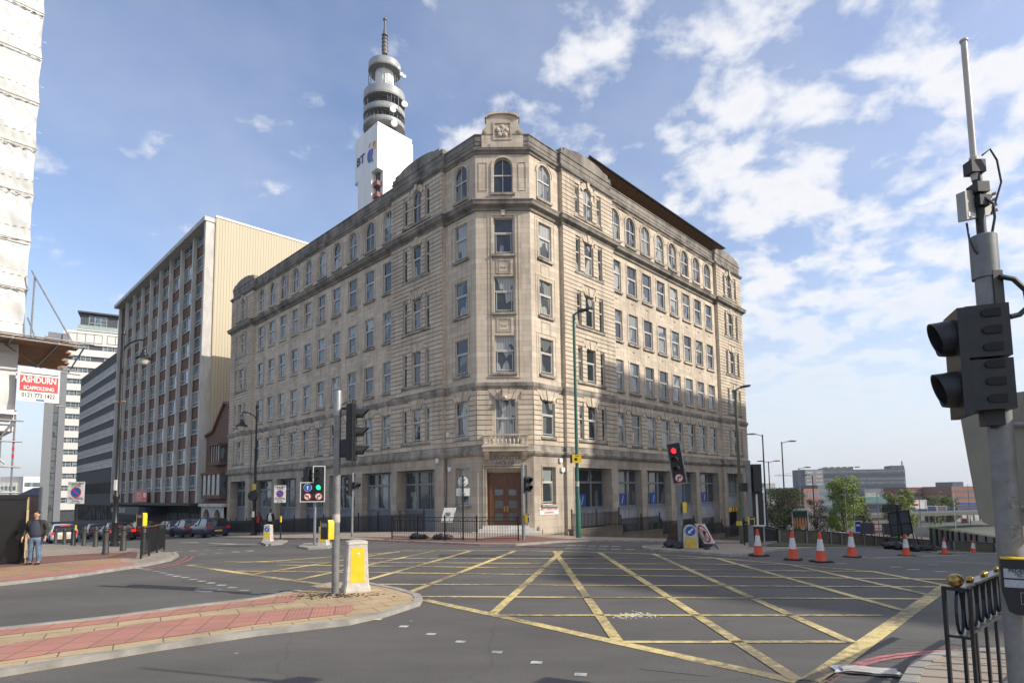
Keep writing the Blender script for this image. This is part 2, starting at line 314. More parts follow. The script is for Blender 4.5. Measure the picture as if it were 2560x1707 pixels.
def asphalt(name, base, light):
    m = bpy.data.materials.new(name); m.use_nodes = True; nt = m.node_tree; nd = nt.nodes; lk = nt.links
    b = nd['Principled BSDF']; b.inputs['Roughness'].default_value = .82; b.inputs['Specular IOR Level'].default_value = .35
    tc = nd.new('ShaderNodeTexCoord')
    sp_ = nn(nd, 'ShaderNodeTexNoise', i_Scale=55., i_Detail=3., i_Roughness=.8); lk.new(tc.outputs['Object'], sp_.inputs['Vector'])
    mp = nd.new('ShaderNodeMapping'); mp.inputs['Scale'].default_value = (.25, .6, 1); mp.inputs['Rotation'].default_value = (0, 0, .75); lk.new(tc.outputs['Object'], mp.inputs[0])
    pt = nn(nd, 'ShaderNodeTexNoise', i_Scale=1.0, i_Detail=8., i_Roughness=.68); lk.new(mp.outputs[0], pt.inputs['Vector'])
    r1 = nd.new('ShaderNodeValToRGB'); r1.color_ramp.elements[0].position = .3; r1.color_ramp.elements[1].position = .75
    r1.color_ramp.elements[0].color = (*base, 1); r1.color_ramp.elements[1].color = (*light, 1); lk.new(pt.outputs[0], r1.inputs[0])
    mr = nn(nd, 'ShaderNodeMapRange', i_1=.25, i_2=.75, i_3=.55, i_4=1.5); lk.new(sp_.outputs[0], mr.inputs[0])
    mx = nn(nd, 'ShaderNodeMix', data_type='RGBA', blend_type='MULTIPLY'); mx.inputs[0].default_value = 1; lk.new(r1.outputs[0], mx.inputs[6]); lk.new(mr.outputs[0], mx.inputs[7])
    vo = nn(nd, 'ShaderNodeTexVoronoi', i_Scale=.38); vo.feature = 'DISTANCE_TO_EDGE'
    wq = nn(nd, 'ShaderNodeTexNoise', i_Scale=1.3, i_Detail=5.); lk.new(tc.outputs['Object'], wq.inputs['Vector'])
    mv = nn(nd, 'ShaderNodeMix', data_type='RGBA'); mv.inputs[0].default_value = .35; lk.new(tc.outputs['Object'], mv.inputs[6]); lk.new(wq.outputs['Color'], mv.inputs[7]); lk.new(mv.outputs[2], vo.inputs['Vector'])
    ck = nn(nd, 'ShaderNodeMapRange', i_1=0., i_2=.006, i_3=.78, i_4=1.); lk.new(vo.outputs['Distance'], ck.inputs[0])
    m3 = nn(nd, 'ShaderNodeMix', data_type='RGBA', blend_type='MULTIPLY'); m3.inputs[0].default_value = .75; lk.new(mx.outputs[2], m3.inputs[6]); lk.new(ck.outputs[0], m3.inputs[7])
    v2 = nn(nd, 'ShaderNodeTexVoronoi', i_Scale=.9); v2.feature = 'F1'; lk.new(tc.outputs['Object'], v2.inputs['Vector'])
    gum = nn(nd, 'ShaderNodeMapRange', i_1=.020, i_2=.034, i_3=1.0, i_4=0.); lk.new(v2.outputs['Distance'], gum.inputs[0])
    m4 = nn(nd, 'ShaderNodeMix', data_type='RGBA'); lk.new(gum.outputs[0], m4.inputs[0]); lk.new(m3.outputs[2], m4.inputs[6]); m4.inputs[7].default_value = (.28, .27, .25, 1)
    lk.new(m4.outputs[2], b.inputs['Base Color'])
    bp = nn(nd, 'ShaderNodeBump', i_Strength=.5, i_Distance=.012); lk.new(sp_.outputs[0], bp.inputs['Height']); lk.new(bp.outputs[0], b.inputs['Normal'])
    return m
M['asphalt'] = asphalt('asphalt', (.076, .072, .067), (.130, .123, .113))
M['city'] = mat('city_ground', (.10, .10, .085), .95, var=.2, scale=.03, col2=(.05, .065, .035), det=8)
def worn(name, col, wear, sc=6., thr=(.40, .62), under=(.075, .072, .068)):
    m = bpy.data.materials.new(name); m.use_nodes = True; nt = m.node_tree; nd = nt.nodes; lk = nt.links
    b = nd['Principled BSDF']; b.inputs['Roughness'].default_value = .7
    tc = nd.new('ShaderNodeTexCoord')
    a = nn(nd, 'ShaderNodeTexNoise', i_Scale=sc, i_Detail=8., i_Roughness=.75); lk.new(tc.outputs['Object'], a.inputs['Vector'])
    c = nn(nd, 'ShaderNodeTexNoise', i_Scale=.45, i_Detail=2.); lk.new(tc.outputs['Object'], c.inputs['Vector'])
    ad = nn(nd, 'ShaderNodeMath', operation='MULTIPLY_ADD'); lk.new(c.outputs[0], ad.inputs[0]); ad.inputs[1].default_value = .9; lk.new(a.outputs[0], ad.inputs[2])
    mr = nn(nd, 'ShaderNodeMapRange', i_1=.45+thr[0], i_2=.45+thr[1], i_3=0., i_4=wear); lk.new(ad.outputs[0], mr.inputs[0])
    mx = nn(nd, 'ShaderNodeMix', data_type='RGBA'); lk.new(mr.outputs[0], mx.inputs[0]); mx.inputs[6].default_value = (*col, 1); mx.inputs[7].default_value = (*under, 1)
    sp_ = nn(nd, 'ShaderNodeTexNoise', i_Scale=70., i_Detail=2.); lk.new(tc.outputs['Object'], sp_.inputs['Vector'])
    m2 = nn(nd, 'ShaderNodeMapRange', i_1=.3, i_2=.7, i_3=.75, i_4=1.1); lk.new(sp_.outputs[0], m2.inputs[0])
    m3 = nn(nd, 'ShaderNodeMix', data_type='RGBA', blend_type='MULTIPLY'); m3.inputs[0].default_value = 1; lk.new(mx.outputs[2], m3.inputs[6]); lk.new(m2.outputs[0], m3.inputs[7])
    lk.new(m3.outputs[2], b.inputs['Base Color']); return m
M['yline'] = worn('yellow_road_paint', (.70, .555, .235), .8, thr=(.37, .62))
M['wline'] = worn('white_road_paint', (.55, .55, .52), .6)
M['rline'] = worn('red_road_paint', (.50, .17, .17), .85, thr=(.36, .6))
def paver(name, c1, c2, mortar, bw, bh, ms=.008, off=.5, rough=.9, wear=(.10, .085, .075), tact=False):
    m = masonry(name, c1, c2, mortar, bw, bh, ms, rough, stain=(.45, .5), stain_col=wear, streak=.5, rowoff=off, bump=.5)
    if tact:
        nt = m.node_tree; nd = nt.nodes; lk = nt.links
        uv = nd.new('ShaderNodeUVMap'); mp = nd.new('ShaderNodeMapping'); mp.inputs['Scale'].default_value = (15, 15, 0); lk.new(uv.outputs[0], mp.inputs[0])
        vo = nn(nd, 'ShaderNodeTexVoronoi', i_Scale=1., i_Randomness=0.); lk.new(mp.outputs[0], vo.inputs['Vector'])
        bp = nn(nd, 'ShaderNodeBump', i_Strength=.7, i_Distance=.01); bp.invert = True; lk.new(vo.outputs['Distance'], bp.inputs['Height']); lk.new(bp.outputs[0], nd['Principled BSDF'].inputs['Normal'])
    return m
M['tactile'] = paver('red_tactile_paving', (.42, .20, .155), (.37, .18, .14), (.20, .11, .09), .4, .4, .012, 0, tact=True, wear=(.22, .13, .10))
M['buff'] = paver('buff_slabs', (.46, .35, .21), (.40, .30, .18), (.16, .12, .08), .6, .45, .010)
M['slab'] = paver('grey_slabs', (.36, .30, .24), (.30, .255, .205), (.13, .11, .09), .75, .6, .012)
M['redbrickpave'] = paver('red_block_paving', (.25, .115, .085), (.19, .095, .075), (.09, .06, .045), .21, .105, .006)
M['tanpave'] = paver('tan_block_paving', (.42, .26, .145), (.35, .22, .13), (.14, .10, .07), .21, .105, .006)
M['kerb'] = mat('kerb_stone', (.36, .34, .30), .85, var=.2, scale=3, bump=.1, col2=(.20, .185, .16), det=8)
M['grass'] = mat('rough_grass', (.06, .09, .025), .95, col2=(.05, .04, .022), scale=2.5, det=8, bump=.6, bscale=30)
# terrain sheet
def axis(lo, hi, a, b, st):
    v = []; x = a
    while x <= b+1e-6: v.append(x); x += st
    s_ = st*1.5; x = a
    L_ = []
    while x > lo: x -= s_; s_ *= 1.28; L_.append(max(x, lo))
    s_ = st*1.5; x = v[-1]; R_ = []
    while x < hi: x += s_; s_ *= 1.28; R_.append(min(x, hi))
    return L_[::-1]+v+R_
xs = axis(-3500, 5200, -64, 76, 1.0); ys = axis(-300, 5200, -20, 100, 1.0)
mb = MB(); nx = len(xs)
mb.v = [Vector((x, y, zg(x, y))) for y in ys for x in xs]
for j in range(len(ys)-1):
    for i in range(nx-1):
        mb.f.append([j*nx+i, j*nx+i+1, (j+1)*nx+i+1, (j+1)*nx+i]); cx_, cy_ = xs[i], ys[j]
        mb.mi.append(0 if (-120 < cx_ < 90 and cy_ < 170) or (cx_ < 200 and abs(cy_-cx_*1.45-60) < 45) else 1)
        mb.uv.append([(0, 0)]*4)
o = mesh('ground', mb, [M['asphalt'], M['city']], smooth=False); prop(o, kind='structure', label='grey asphalt junction floor and falling streets running out to the city')
def inpoly(x, y, P):
    c = False; n = len(P)
    for i in range(n):
        x1, y1 = P[i]; x2, y2 = P[i-1]
        if (y1 > y) != (y2 > y) and x < (x2-x1)*(y-y1)/(y2-y1)+x1: c = not c
    return c
def smoothpath(P, k=2):
    P = [Vector((p[0], p[1])) for p in P]
    for _ in range(k):
        Q = [P[0]]
        for a, b in zip(P, P[1:]): Q += [a*.75+b*.25, a*.25+b*.75]
        Q.append(P[-1]); P = Q
    return P
def drape(mb, poly, dz, step=1.0, skirt=0., ang=0.):
    P = [(p[0], p[1]) for p in poly]; n = len(P)
    xs_ = [p[0] for p in P]; ys_ = [p[1] for p in P]
    Q = []; E = []
    for i in range(n):
        a = Vector(P[i]); b = Vector(P[(i+1) % n]); k = max(1, int((b-a).length/(step*1.2)))
        for j in range(k): Q.append(a.lerp(b, j/k))
    nb = len(Q); E = [(i, (i+1) % nb) for i in range(nb)]
    if step < 50:
        x = min(xs_)+step/2
        while x < max(xs_):
            y = min(ys_)+step/2
            while y < max(ys_):
                if inpoly(x, y, P): Q.append(Vector((x+.01*sin(y*7), y+.01*sin(x*5))))
                y += step
            x += step
    V_, E_, F_, *_ = delaunay_2d_cdt(Q, E, [], 1, 1e-5)
    ca, sa = cos(ang), sin(ang)
    vs = [Vector((v[0], v[1], zg(v[0], v[1])+dz)) for v in V_]; uv = [(v[0]*ca+v[1]*sa, -v[0]*sa+v[1]*ca) for v in V_]
    fs = []
    for f in F_:
        c = sum((V_[i] for i in f), Vector((0, 0)))/len(f)
        if not inpoly(c[0], c[1], P): continue
        a, b, c_ = [vs[i] for i in f[:3]]
        fs.append(list(f) if (b-a).cross(c_-a).z > 0 else list(f)[::-1])
    mb.add(vs, fs, uv)
    if skirt:
        for i in range(nb):
            a = Q[i]; b = Q[(i+1) % nb]
            za = zg(*a)+dz; zb_ = zg(*b)+dz
            mb.add([(a[0], a[1], za-skirt), (b[0], b[1], zb_-skirt), (b[0], b[1], zb_), (a[0], a[1], za)], [[0, 1, 2, 3]])
def strip(mb, path, w, dz, side=0, h=0., step=.8):
    """ribbon along path; side 0 centred, +1 left, -1 right; h>0 makes it a raised bar"""
    P = []
    pp = [Vector((p[0], p[1])) for p in path]
    for a, b in zip(pp, pp[1:]):
        k = max(1, int((b-a).length/step)); P += [a.lerp(b, j/k) for j in range(k)]
    P.append(pp[-1]); n = len(P); Lf = []; Rt = []
    d_ = 0; dist = []
    for i in range(n):
        t = (P[min(i+1, n-1)]-P[max(i-1, 0)]).normalized(); nr = Vector((-t.y, t.x))
        a, b = (w/2, -w/2) if side == 0 else ((w, 0) if side > 0 else (0, -w))
        Lf.append(P[i]+nr*a); Rt.append(P[i]+nr*b); dist.append(d_)
        if i < n-1: d_ += (P[i+1]-P[i]).length
    z = lambda p: zg(p[0], p[1])+dz
    vs = [(*p, z(p)) for p in Lf]+[(*p, z(p)) for p in Rt]
    uv = [(d, 0) for d in dist]+[(d, w) for d in dist]
    mb.add(vs, [[i, n+i, n+i+1, i+1] for i in range(n-1)], uv)
    if h:
        lo = [(p[0], p[1], z(p)-h) for p in Lf]; ro = [(p[0], p[1], z(p)-h) for p in Rt]
        mb.add(vs+lo+ro, [[i, i+1, 2*n+i+1, 2*n+i] for i in range(n-1)]+[[n+i+1, n+i, 3*n+i, 3*n+i+1] for i in range(n-1)]+[[0, 2*n, 3*n, n], [n-1, 2*n-1, 4*n-1, 3*n-1]])
def A2(pts): return [at(*p).to_2d() for p in pts]
KH = .08
def struct(name, mb, m, label=None): return prop(mesh(name, mb, m, smooth=False), label=label, kind='structure')
# --- near refuge island (left foreground)
up = A2([(-260,1612),(0,1579),(250,1552),(490,1520),(640,1502),(735,1483),(821,1463),(919,1462),(1000,1478),(1050,1493)])
lo = A2([(1056,1503),(1050,1514),(968,1541),(871,1563),(640,1590),(400,1626),(0,1692),(-300,1748)])
isl = up+lo
mb = MB(); drape(mb, isl, KH-.012, .6, skirt=.0, ang=.55); struct('refuge_island_paving', mb, M['buff'], 'buff slabs of the traffic island in the foreground')
def lerp_path(a, b, t):
    return [Vector(p).lerp(Vector(q), t) for p, q in zip(a, b)]
tact_lo = A2([(-280,1690),(0,1626),(120,1607),(300,1578),(490,1551),(640,1541),(760,1528),(880,1520)]); tact_lo2 = A2([(-300,1735),(0,1667),(160,1641),(400,1607),(640,1571),(760,1556),(870,1543),(885,1533)])
mb = MB(); drape(mb, tact_lo+tact_lo2[::-1], KH-.006, .6, ang=.25); struct('tactile_paving', mb, M['tactile'], 'red blistered paving band nearest the camera on the island')
ta = A2([(-270,1628),(0,1585),(250,1558),(490,1526),(640,1508),(760,1490)]); tb = A2([(-275,1650),(0,1600),(250,1570),(490,1540),(640,1521),(735,1512)])
mb = MB(); drape(mb, ta+tb[::-1], KH-.006, .6, ang=.25); struct('tactile_paving', mb, M['tactile'], 'thin red blistered paving band along the far kerb of the island')
mb = MB(); strip(mb, isl+isl[:1], .16, KH, -1, .16); 
struct('kerb', mb, M['kerb'], 'pale stone kerb around the foreground traffic island')
# --- left pavement
k2 = A2([(-300,1502),(-100,1476),(0,1464),(180,1444),(335,1420),(367,1415),(428,1402),(447,1391),(440,1384),(408,1385)])
back = A2([(380,1379),(347,1376),(245,1367),(100,1362),(-50,1360),(-300,1356)])
pv = k2+back
mb = MB(); drape(mb, pv, KH-.012, 1., ang=.75); struct('pavement', mb, M['slab'], 'grey slab pavement with bollards on the left')
def band(pa, pb, m, lab, dz=-.006, ang=.2):
    mb = MB(); drape(mb, A2(pa)+A2(pb)[::-1], KH+dz, .8, ang=ang); struct('paving_band', mb, m, lab)
band([(-200,1420),(0,1405),(120,1394),(260,1386),(345,1384)], [(-200,1436),(0,1424),(170,1408),(300,1398),(340,1400)], M['redbrickpave'], 'dark red block band crossing the left pavement')
band([(-200,1438),(0,1426),(172,1410),(302,1400)], [(-250,1482),(0,1450),(150,1432),(300,1412)], M['tanpave'], 'tan block band on the left pavement by the kerb')
band([(-250,1484),(0,1452),(152,1434),(302,1409),(322,1410)], [(-270,1496),(0,1461),(178,1441),(328,1419),(338,1414)], M['tactile'], 'red tactile band at the left dropped kerb')
mb = MB(); strip(mb, pv[:11], .15, KH, 1, .16); strip(mb, pv[10:], .15, KH, 1, .16); struct('kerb', mb, M['kerb'], 'stone kerb round the left pavement corner')
# --- pavement round the main building
A_ = Vector((-2.126, 36.4)); PH = .0067; CWD = 3.436; cD = Vector((cos(PH), sin(PH))); B_ = A_+cD*CWD
TL, TR = .7812, .7525
dL = Vector((-sin(TL), cos(TL))); nL = Vector((-dL.y, dL.x)); dR = Vector((sin(TR), cos(TR))); nR = Vector((dR.y, -dR.x)); nC = Vector((cD.y, -cD.x))
kL = A2([(545,1344),(700,1347),(860,1350),(980,1354),(1100,1359),(1200,1363.5),(1290,1364),(1345,1360),(1400,1356),(1490,1353.5),(1600,1354.5),(1700,1356),(1790,1357.5)])
far_l = A_+dL*41+nL*7.5; fl2 = A_+dL*110+nL*7.5; fr = B_+dR*33+nR*3.2; fr2 = B_+dR*60+nR*3.4
pm = [fl2, far_l]+kL+[fr, fr2, B_+dR*60-nR*1, B_-nR*1+dR*1, A_-nL*1+dL*1, A_+dL*110-nL*1]
mb = MB(); drape(mb, pm, KH-.012, 1.2, ang=-.8); struct('pavement', mb, M['slab'], 'grey slab pavement wrapping the stone corner building')
mb = MB(); strip(mb, [fl2, far_l]+kL+[fr, fr2], .15, KH, 1, .16); struct('kerb', mb, M['kerb'], 'stone kerb in front of the corner building')
mb = MB(); drape(mb, A2([(870,1345),(1000,1345),(1200,1350),(1290,1340),(1400,1349),(1480,1352),(1350,1357),(1290,1361),(1200,1361),(1100,1357),(1000,1353)]), KH-.006, .8, ang=.1); struct('paving_band', mb, M['redbrickpave'], 'red block paving at the building corner')
# --- right island with the leaning signal, running on as the verge
k4 = A2([(1606,1373),(1650,1379),(1704,1382),(1826,1391),(1862,1390),(1910,1383),(1957,1376),(2034,1370),(2130,1369),(2218,1370),(2328,1382),(2487,1386),(2600,1390)])
w4 = A2([(1945,1356),(2050,1360),(2130,1363),(2218,1366),(2330,1374),(2487,1381),(2600,1386)])
b4 = A2([(1606,1368),(1650,1365),(1750,1364),(1850,1360)])
p4 = k4+w4[::-1]+b4[::-1]
mb = MB(); drape(mb, p4, KH-.012, 1., ang=-.8); struct('pavement', mb, M['slab'], 'worn island pavement under the leaning traffic light')
mb = MB(); strip(mb, b4[:1]+k4, .15, KH, 1, .16); struct('kerb', mb, M['kerb'], 'dark kerb of the right hand island')
mb = MB(); drape(mb, A2([(1945,1357),(2050,1361),(2130,1364),(2218,1367),(2330,1375),(2487,1382)])+A2([(2487,1384),(2328,1379),(2218,1369),(2130,1368),(2034,1368.5),(1950,1370),(1900,1368)]), KH+.02, .7); struct('verge', mb, M['grass'], 'strip of scrubby soil and grass below the retaining wall')
# --- near right pavement
e5 = A2([(2225,1790),(2250,1720),(2278,1672),(2320,1648),(2420,1636),(2570,1629),(2760,1625)])
p5 = e5+[Vector((14, 6)), Vector((9, 1)), Vector((3.2, 2.5))]
mb = MB(); drape(mb, p5, KH-.012, .6, ang=.1); struct('pavement', mb, M['slab'], 'shadowed slab pavement at the near right corner')
mb = MB(); strip(mb, e5, .15, KH, -1, .16); struct('kerb', mb, M['kerb'], 'pale kerb at the near right corner')
# small far islands in the left street
def small_island(pts, lab):
    P = A2(pts); mb = MB(); drape(mb, P, KH-.01, .8, skirt=.14, ang=.3); struct('refuge_island_paving', mb, M['kerb'], lab)
small_island([(650,1357),(700,1352),(720,1353),(705,1361),(665,1364)], 'small kerbed island under the left white bollard')
small_island([(745,1369),(760,1361),(830,1359),(850,1363),(820,1371),(770,1373)], 'small kerbed island under the green signal')
# --- markings
ym = MB(); Yl = lambda a, b, w: strip(ym, A2([a, b]), w, .006, 0)
for a, b in [((470,1412),(640,1438)),((640,1438),(813,1461)),((1060,1499),(1255,1541)),((1255,1541),(1545,1606)),((1545,1606),(1992,1703))]: Yl(a, b, .2)
Yl((2030,1640+62),(2367,1463),.24)
for a, b in [((470,1412),(700,1401)),((700,1401),(1000,1379)),((1000,1376),(1330,1376)),((1330,1376),(1600,1383)),((1600,1383),(1786,1394)),((1786,1394),(1969,1410)),((1969,1410),(2181,1428)),((2181,1428),(2367,1463))]: Yl(a, b, .13)
ym2 = MB(); Y2 = lambda a, b, w=.12: strip(ym2, A2([a, b]), w, .0095, 0)
for a, b in [((1551,1605),(2124,1604)),((1254,1538),(2205,1538)),((1040,1491),(2312,1497)),((905,1460),(2350,1467)),((590,1427),(2369,1448)),((690,1412),(2181,1429)),((560,1404),(1969,1411)),((860,1396),(1786,1395))]: Y2(a, b, .13)
for a, b in [((633,1435),(1000,1378)),((745,1449),(1090,1376)),((870,1463),(1180,1376)),((1010,1486),(1290,1376)),((1232,1534),(1405,1377)),((1545,1604),(1386,1377)),((1992,1700),(1497,1380)),((2130,1606),(1633,1384)),((2267,1528),(1790,1395)),((2328,1488),(1973,1411))]: Y2(a, b, .17)
prop(mesh('road_marking', ym, M['yline'], smooth=False), label='worn yellow outline of the box junction', kind='structure')
prop(mesh('road_marking', ym2, M['yline'], smooth=False), label='worn yellow crossing lines of the box junction', kind='structure')
wm = MB()
def stud(px, py, s=.13, s2=.22): 
    p = at(px, py); strip(wm, [(p.x-s2/2, p.y), (p.x+s2/2, p.y-.03)], s, .006, 0, step=9)
for x, y in [(348,1420),(361,1421.5),(374,1424),(391,1428),(408,1431.5),(425,1436),(443,1439.5),(464,1443),(484,1447.5),(505,1452),(529,1456.5),(555,1462),(582,1468),(611,1475),(642,1482)]: stud(x, y)
for x, y in [(945,1547),(1010,1565),(1078,1584),(1151,1603),(1243,1629),(1341,1655),(1451,1685)]: stud(x, y, .12, .14)
for x, y in [(446,1378.5),(483,1376.5),(520,1374.5),(552,1372.5),(506,1384.5),(547,1382),(590,1379),(625,1376.5)]: stud(x, y, .18, .3)
for x, y in [(1430,1363),(1455,1363),(1480,1364),(1510,1364.5),(1540,1365),(1425,1370),(1450,1370.5),(1475,1371),(1505,1371.5),(1540,1372),(1575,1373)]: stud(x, y, .2, .35)
for a, b in [((2100,1386),(2180,1395)),((2180,1395),(2286,1391)),((2305,1389),(2420,1387)),((2340,1401),(2500,1411))]: strip(wm, A2([a, b]), .12, .006)
for x, y in [(2240,1417),(2283,1423),(2350,1428),(2103,1408),(2330,1411),(2430,1396)]: stud(x, y, .1, .3)
for a, b in [((449,1354.5),(496,1356)),((523,1357.5),(585,1360)),((585,1360),(640,1357)),((560,1358.5),(640,1361))]: strip(wm, A2([a, b]), .2, .006)
prop(mesh('road_marking', wm, M['wline'], smooth=False), label='small white studs and lane lines on the asphalt', kind='structure')
rm = MB()
for off in (0, 10):
    strip(rm, smoothpath(A2([(367,1420+off*.3),(405,1414+off*.5),(440,1406+off*.5),(462+off*1.2,1396+off*.3),(468+off*1.6,1390),(455+off*1.6,1386.5)]), 2), .1, .006)
    strip(rm, smoothpath(A2([(2050,1712+off),(2110,1672+off),(2180,1644+off*.8),(2290,1630+off*.6),(2400,1624+off*.4)]), 2), .07, .006)
    strip(rm, [p+Vector((.1, -.35-off*.022)) for p in kL[:11]], .09, .006)
prop(mesh('road_marking', rm, M['rline'], smooth=False), label='double red no stopping lines hugging the kerbs', kind='structure')
# spilt white rubble on the road
mb = MB(); r2 = random.Random(3)
c0 = atD(1455, 1413)
for i in range(130):
    a = r2.gauss(0, .20); b = r2.gauss(0, .12); x, y = c0.x+a, c0.y+b+a*.1; s_ = r2.uniform(.006, .024); z = zg(x, y)
    mb.prism([(x+s_*cos(t+a), y+s_*.7*sin(t+a)) for t in (0, 1.3, 2.4, 3.7, 5.1)], z+.002, z+.002+s_*.35)
prop(mesh('debris', mb, M['white'], smooth=False), label='scatter of crushed white fragments on the yellow box', kind='stuff')
# manhole / crumpled newspaper
mb = MB(); p = atD(1985, 1543)
r2 = random.Random(5); nxp, nyp = 12, 8; vs = []
for j in range(nyp):
    for i in range(nxp): vs.append((i/(nxp-1)*.66-.33+.02*sin(j), (j/(nyp-1)-.5)*.32+.012*sin(i*1.3), .012+.012*abs(sin(i*.5+j*.45))+r2.random()*.004))
mb.add(vs, [[j*nxp+i, j*nxp+i+1, (j+1)*nxp+i+1, (j+1)*nxp+i] for j in range(nyp-1) for i in range(nxp-1)])
mb2 = MB()
t = thing('newspaper', 'crumpled newspaper sheet lying on the asphalt at the near right', 'newspaper', (p.x, p.y, zg(p.x, p.y)), -.35)
mesh('sheet', mb, M['white'], t, ang=20)
vs = [(v[0]*.9+.05, v[1]*.8-.03, v[2]+.022) for v in vs]; mb2.add(vs, [[j*nxp+i, j*nxp+i+1, (j+1)*nxp+i+1, (j+1)*nxp+i] for j in range(nyp-1) for i in range(nxp-1)])
mesh('inner_sheet', mb2, M['dirty_white'], t, ang=20)

mp_ = asphalt('asphalt_patch', (.040, .039, .037), (.066, .063, .060)); mp2_ = asphalt('asphalt_patch_pale', (.080, .076, .071), (.135, .129, .12))
for pts, m_, l_ in (([(300,1520),(560,1494),(600,1506),(340,1536)], mp2_, 'pale worn asphalt strip on the left road'), ([(1640,1640),(1790,1655),(1770,1690),(1600,1672)], mp2_, 'pale asphalt repair inside the box junction'), ([(1100,1385),(1480,1389),(1490,1394),(1095,1391)], mp_, 'thin dark trench repair across the far road')):
    mb = MB(); drape(mb, A2(pts), .004, .8); struct('asphalt_patch', mb, m_, l_)
def cover(px, py, r_, lab):
    p = at(px, py); t = thing('manhole_cover', lab, 'manhole cover', (p.x, p.y, zg(p.x, p.y))); mb = MB(); mb.lathe([(r_, 0), (r_, .012), (r_-.01, .014)], 24); mesh('lid', mb, M['metal_grey'], t); mb = MB()
    for k in range(7): mb.box(-r_*.75+k*r_*.25-.01, -r_*.75+k*r_*.25+.01, -r_*.55, r_*.55, .0145, .019)
    mesh('ribs', mb, M['concrete_d'], t)
cover(583, 1578, .07, 'tiny round cover set in the red paving near the foreground kerb'); cover(520, 1475, .28, 'round iron cover in the left road beyond the island')
mb = MB(); rr = random.Random(8); c0 = at(838, 1494)
for i in range(260):
    a = rr.gauss(0, .42); b = rr.gauss(0, .16); s_ = rr.uniform(.006, .03); x, y = c0.x+a-.05, c0.y+b-.12; z = zg(x, y)+KH-.01; mb.prism([(x+s_*cos(t+a), y+s_*.6*sin(t+a)) for t in (0, 1.3, 2.4, 3.7, 5.1)], z, z+.002+s_*.3)
prop(mesh('dirt', mb, M['bark_chip'] if 'bark_chip' in M else mat('dirt_chips', (.07, .05, .035), .95), smooth=False), kind='stuff', label='dead leaves and grit gathered at the foot of the near pole')
def frame(P0, d, n, z=0.): 
    m = Matrix.Identity(4); m.col[0] = (d[0], d[1], 0, 0); m.col[1] = (n[0], n[1], 0, 0); m.col[3] = (P0[0], P0[1], z, 1); return m
FL, FR, FC = frame(A_, dL, nL), frame(B_, dR, nR), frame(A_, cD, nC)
EP = .22
def arcpts(ua, ub, zs, n=10):
    c = (ua+ub)/2; r = (ub-ua)/2
    return [(c-r*cos(pi*i/n), zs+r*sin(pi*i/n)) for i in range(n+1)]
def wall(mb, u0_, u1_, z0, z1, ops, o=0., depth=.2, reveal=True):
    U = sorted({u0_, u1_} | {x for p in ops for x in p[:2]}); Z = sorted({z0, z1} | {x for p in ops for x in p[2:4]})
    U = [u for u in U if u0_ <= u <= u1_]; Z = [z for z in Z if z0 <= z <= z1]
    for a, b in zip(U, U[1:]):
        run = None
        for c, d in zip(Z, Z[1:]):
            hole = any(p[0] < (a+b)/2 < p[1] and p[2] < (c+d)/2 < p[3] for p in ops)
            if hole:
                if run is not None: mb.quad((a, o, run), (b, o, run), (b, o, c), (a, o, c)); run = None
            elif run is None: run = c
        if run is not None: mb.quad((a, o, run), (b, o, run), (b, o, z1), (a, o, z1))
    for p in ops:
        ua, ub, za, zb = p[:4]; arch = len(p) > 4 and p[4]; dp = p[5] if len(p) > 5 else depth
        i = o-dp; r = (ub-ua)/2; zs = zb-r if arch else zb
        mb.quad((ua, o, za), (ua, i, za), (ua, i, zs), (ua, o, zs)); mb.quad((ub, i, za), (ub, o, za), (ub, o, zs), (ub, i, zs))
        mb.quad((ua, o, za), (ub, o, za), (ub, i, za), (ua, i, za))
        if arch:
            P = arcpts(ua, ub, zs)
            for (x1, y1), (x2, y2) in zip(P, P[1:]):
                mb.quad((x1, o, y1), (x1, i, y1), (x2, i, y2), (x2, o, y2)); mb.quad((x1, o, y1), (x2, o, y2), (x2, o, zb), (x1, o, zb))
        else: mb.quad((ua, i, zb), (ub, i, zb), (ub, o, zb), (ua, o, zb))
def rust(mb, u0_, u1_, z0, z1, ops, o=0., proud=.08, course=.30, gap=.05):
    k = round((z1-z0)/course); ch = (z1-z0)/k
    for j in range(k):
        a, b = z0+j*ch, z0+(j+1)*ch-gap
        iv = [(u0_, u1_)]
        for p in ops:
            if p[2] < b-.04 and p[3] > a+.04:
                nv = []
                for s_, e_ in iv:
                    if p[1] <= s_ or p[0] >= e_: nv.append((s_, e_)); continue
                    if p[0] > s_: nv.append((s_, p[0]))
                    if p[1] < e_: nv.append((p[1], e_))
                iv = nv
        for s_, e_ in iv:
            if e_-s_ > .05:
                x = s_
                mb.box(s_, e_, o, o+proud, a, b, skip='f' if False else '')
def vouss(mb, c, w, z, o, h=.6, n=5, proud=.09):
    wt = w+.95
    for i in range(n):
        g = .018; a0, a1 = -w/2+w*i/n+g, -w/2+w*(i+1)/n-g; b0, b1 = -wt/2+wt*i/n+g, -wt/2+wt*(i+1)/n-g
        k = .05 if i == n//2 else 0
        mb.prismo([(c+a0, z-k*.8), (c+a1, z-k*.8), (c+b1, z+h), (c+b0, z+h)], o, o+proud+k)
def ring(mb, ua, ub, zs, o, w, proud, n=12):
    r = (ub-ua)/2; c = (ua+ub)/2
    for i in range(n):
        a, b = pi*i/n, pi*(i+1)/n
        mb.prismo([(c-r*cos(a), zs+r*sin(a)), (c-r*cos(b), zs+r*sin(b)), (c-(r+w)*cos(b), zs+(r+w)*sin(b)), (c-(r+w)*cos(a), zs+(r+w)*sin(a))], o, o+proud)
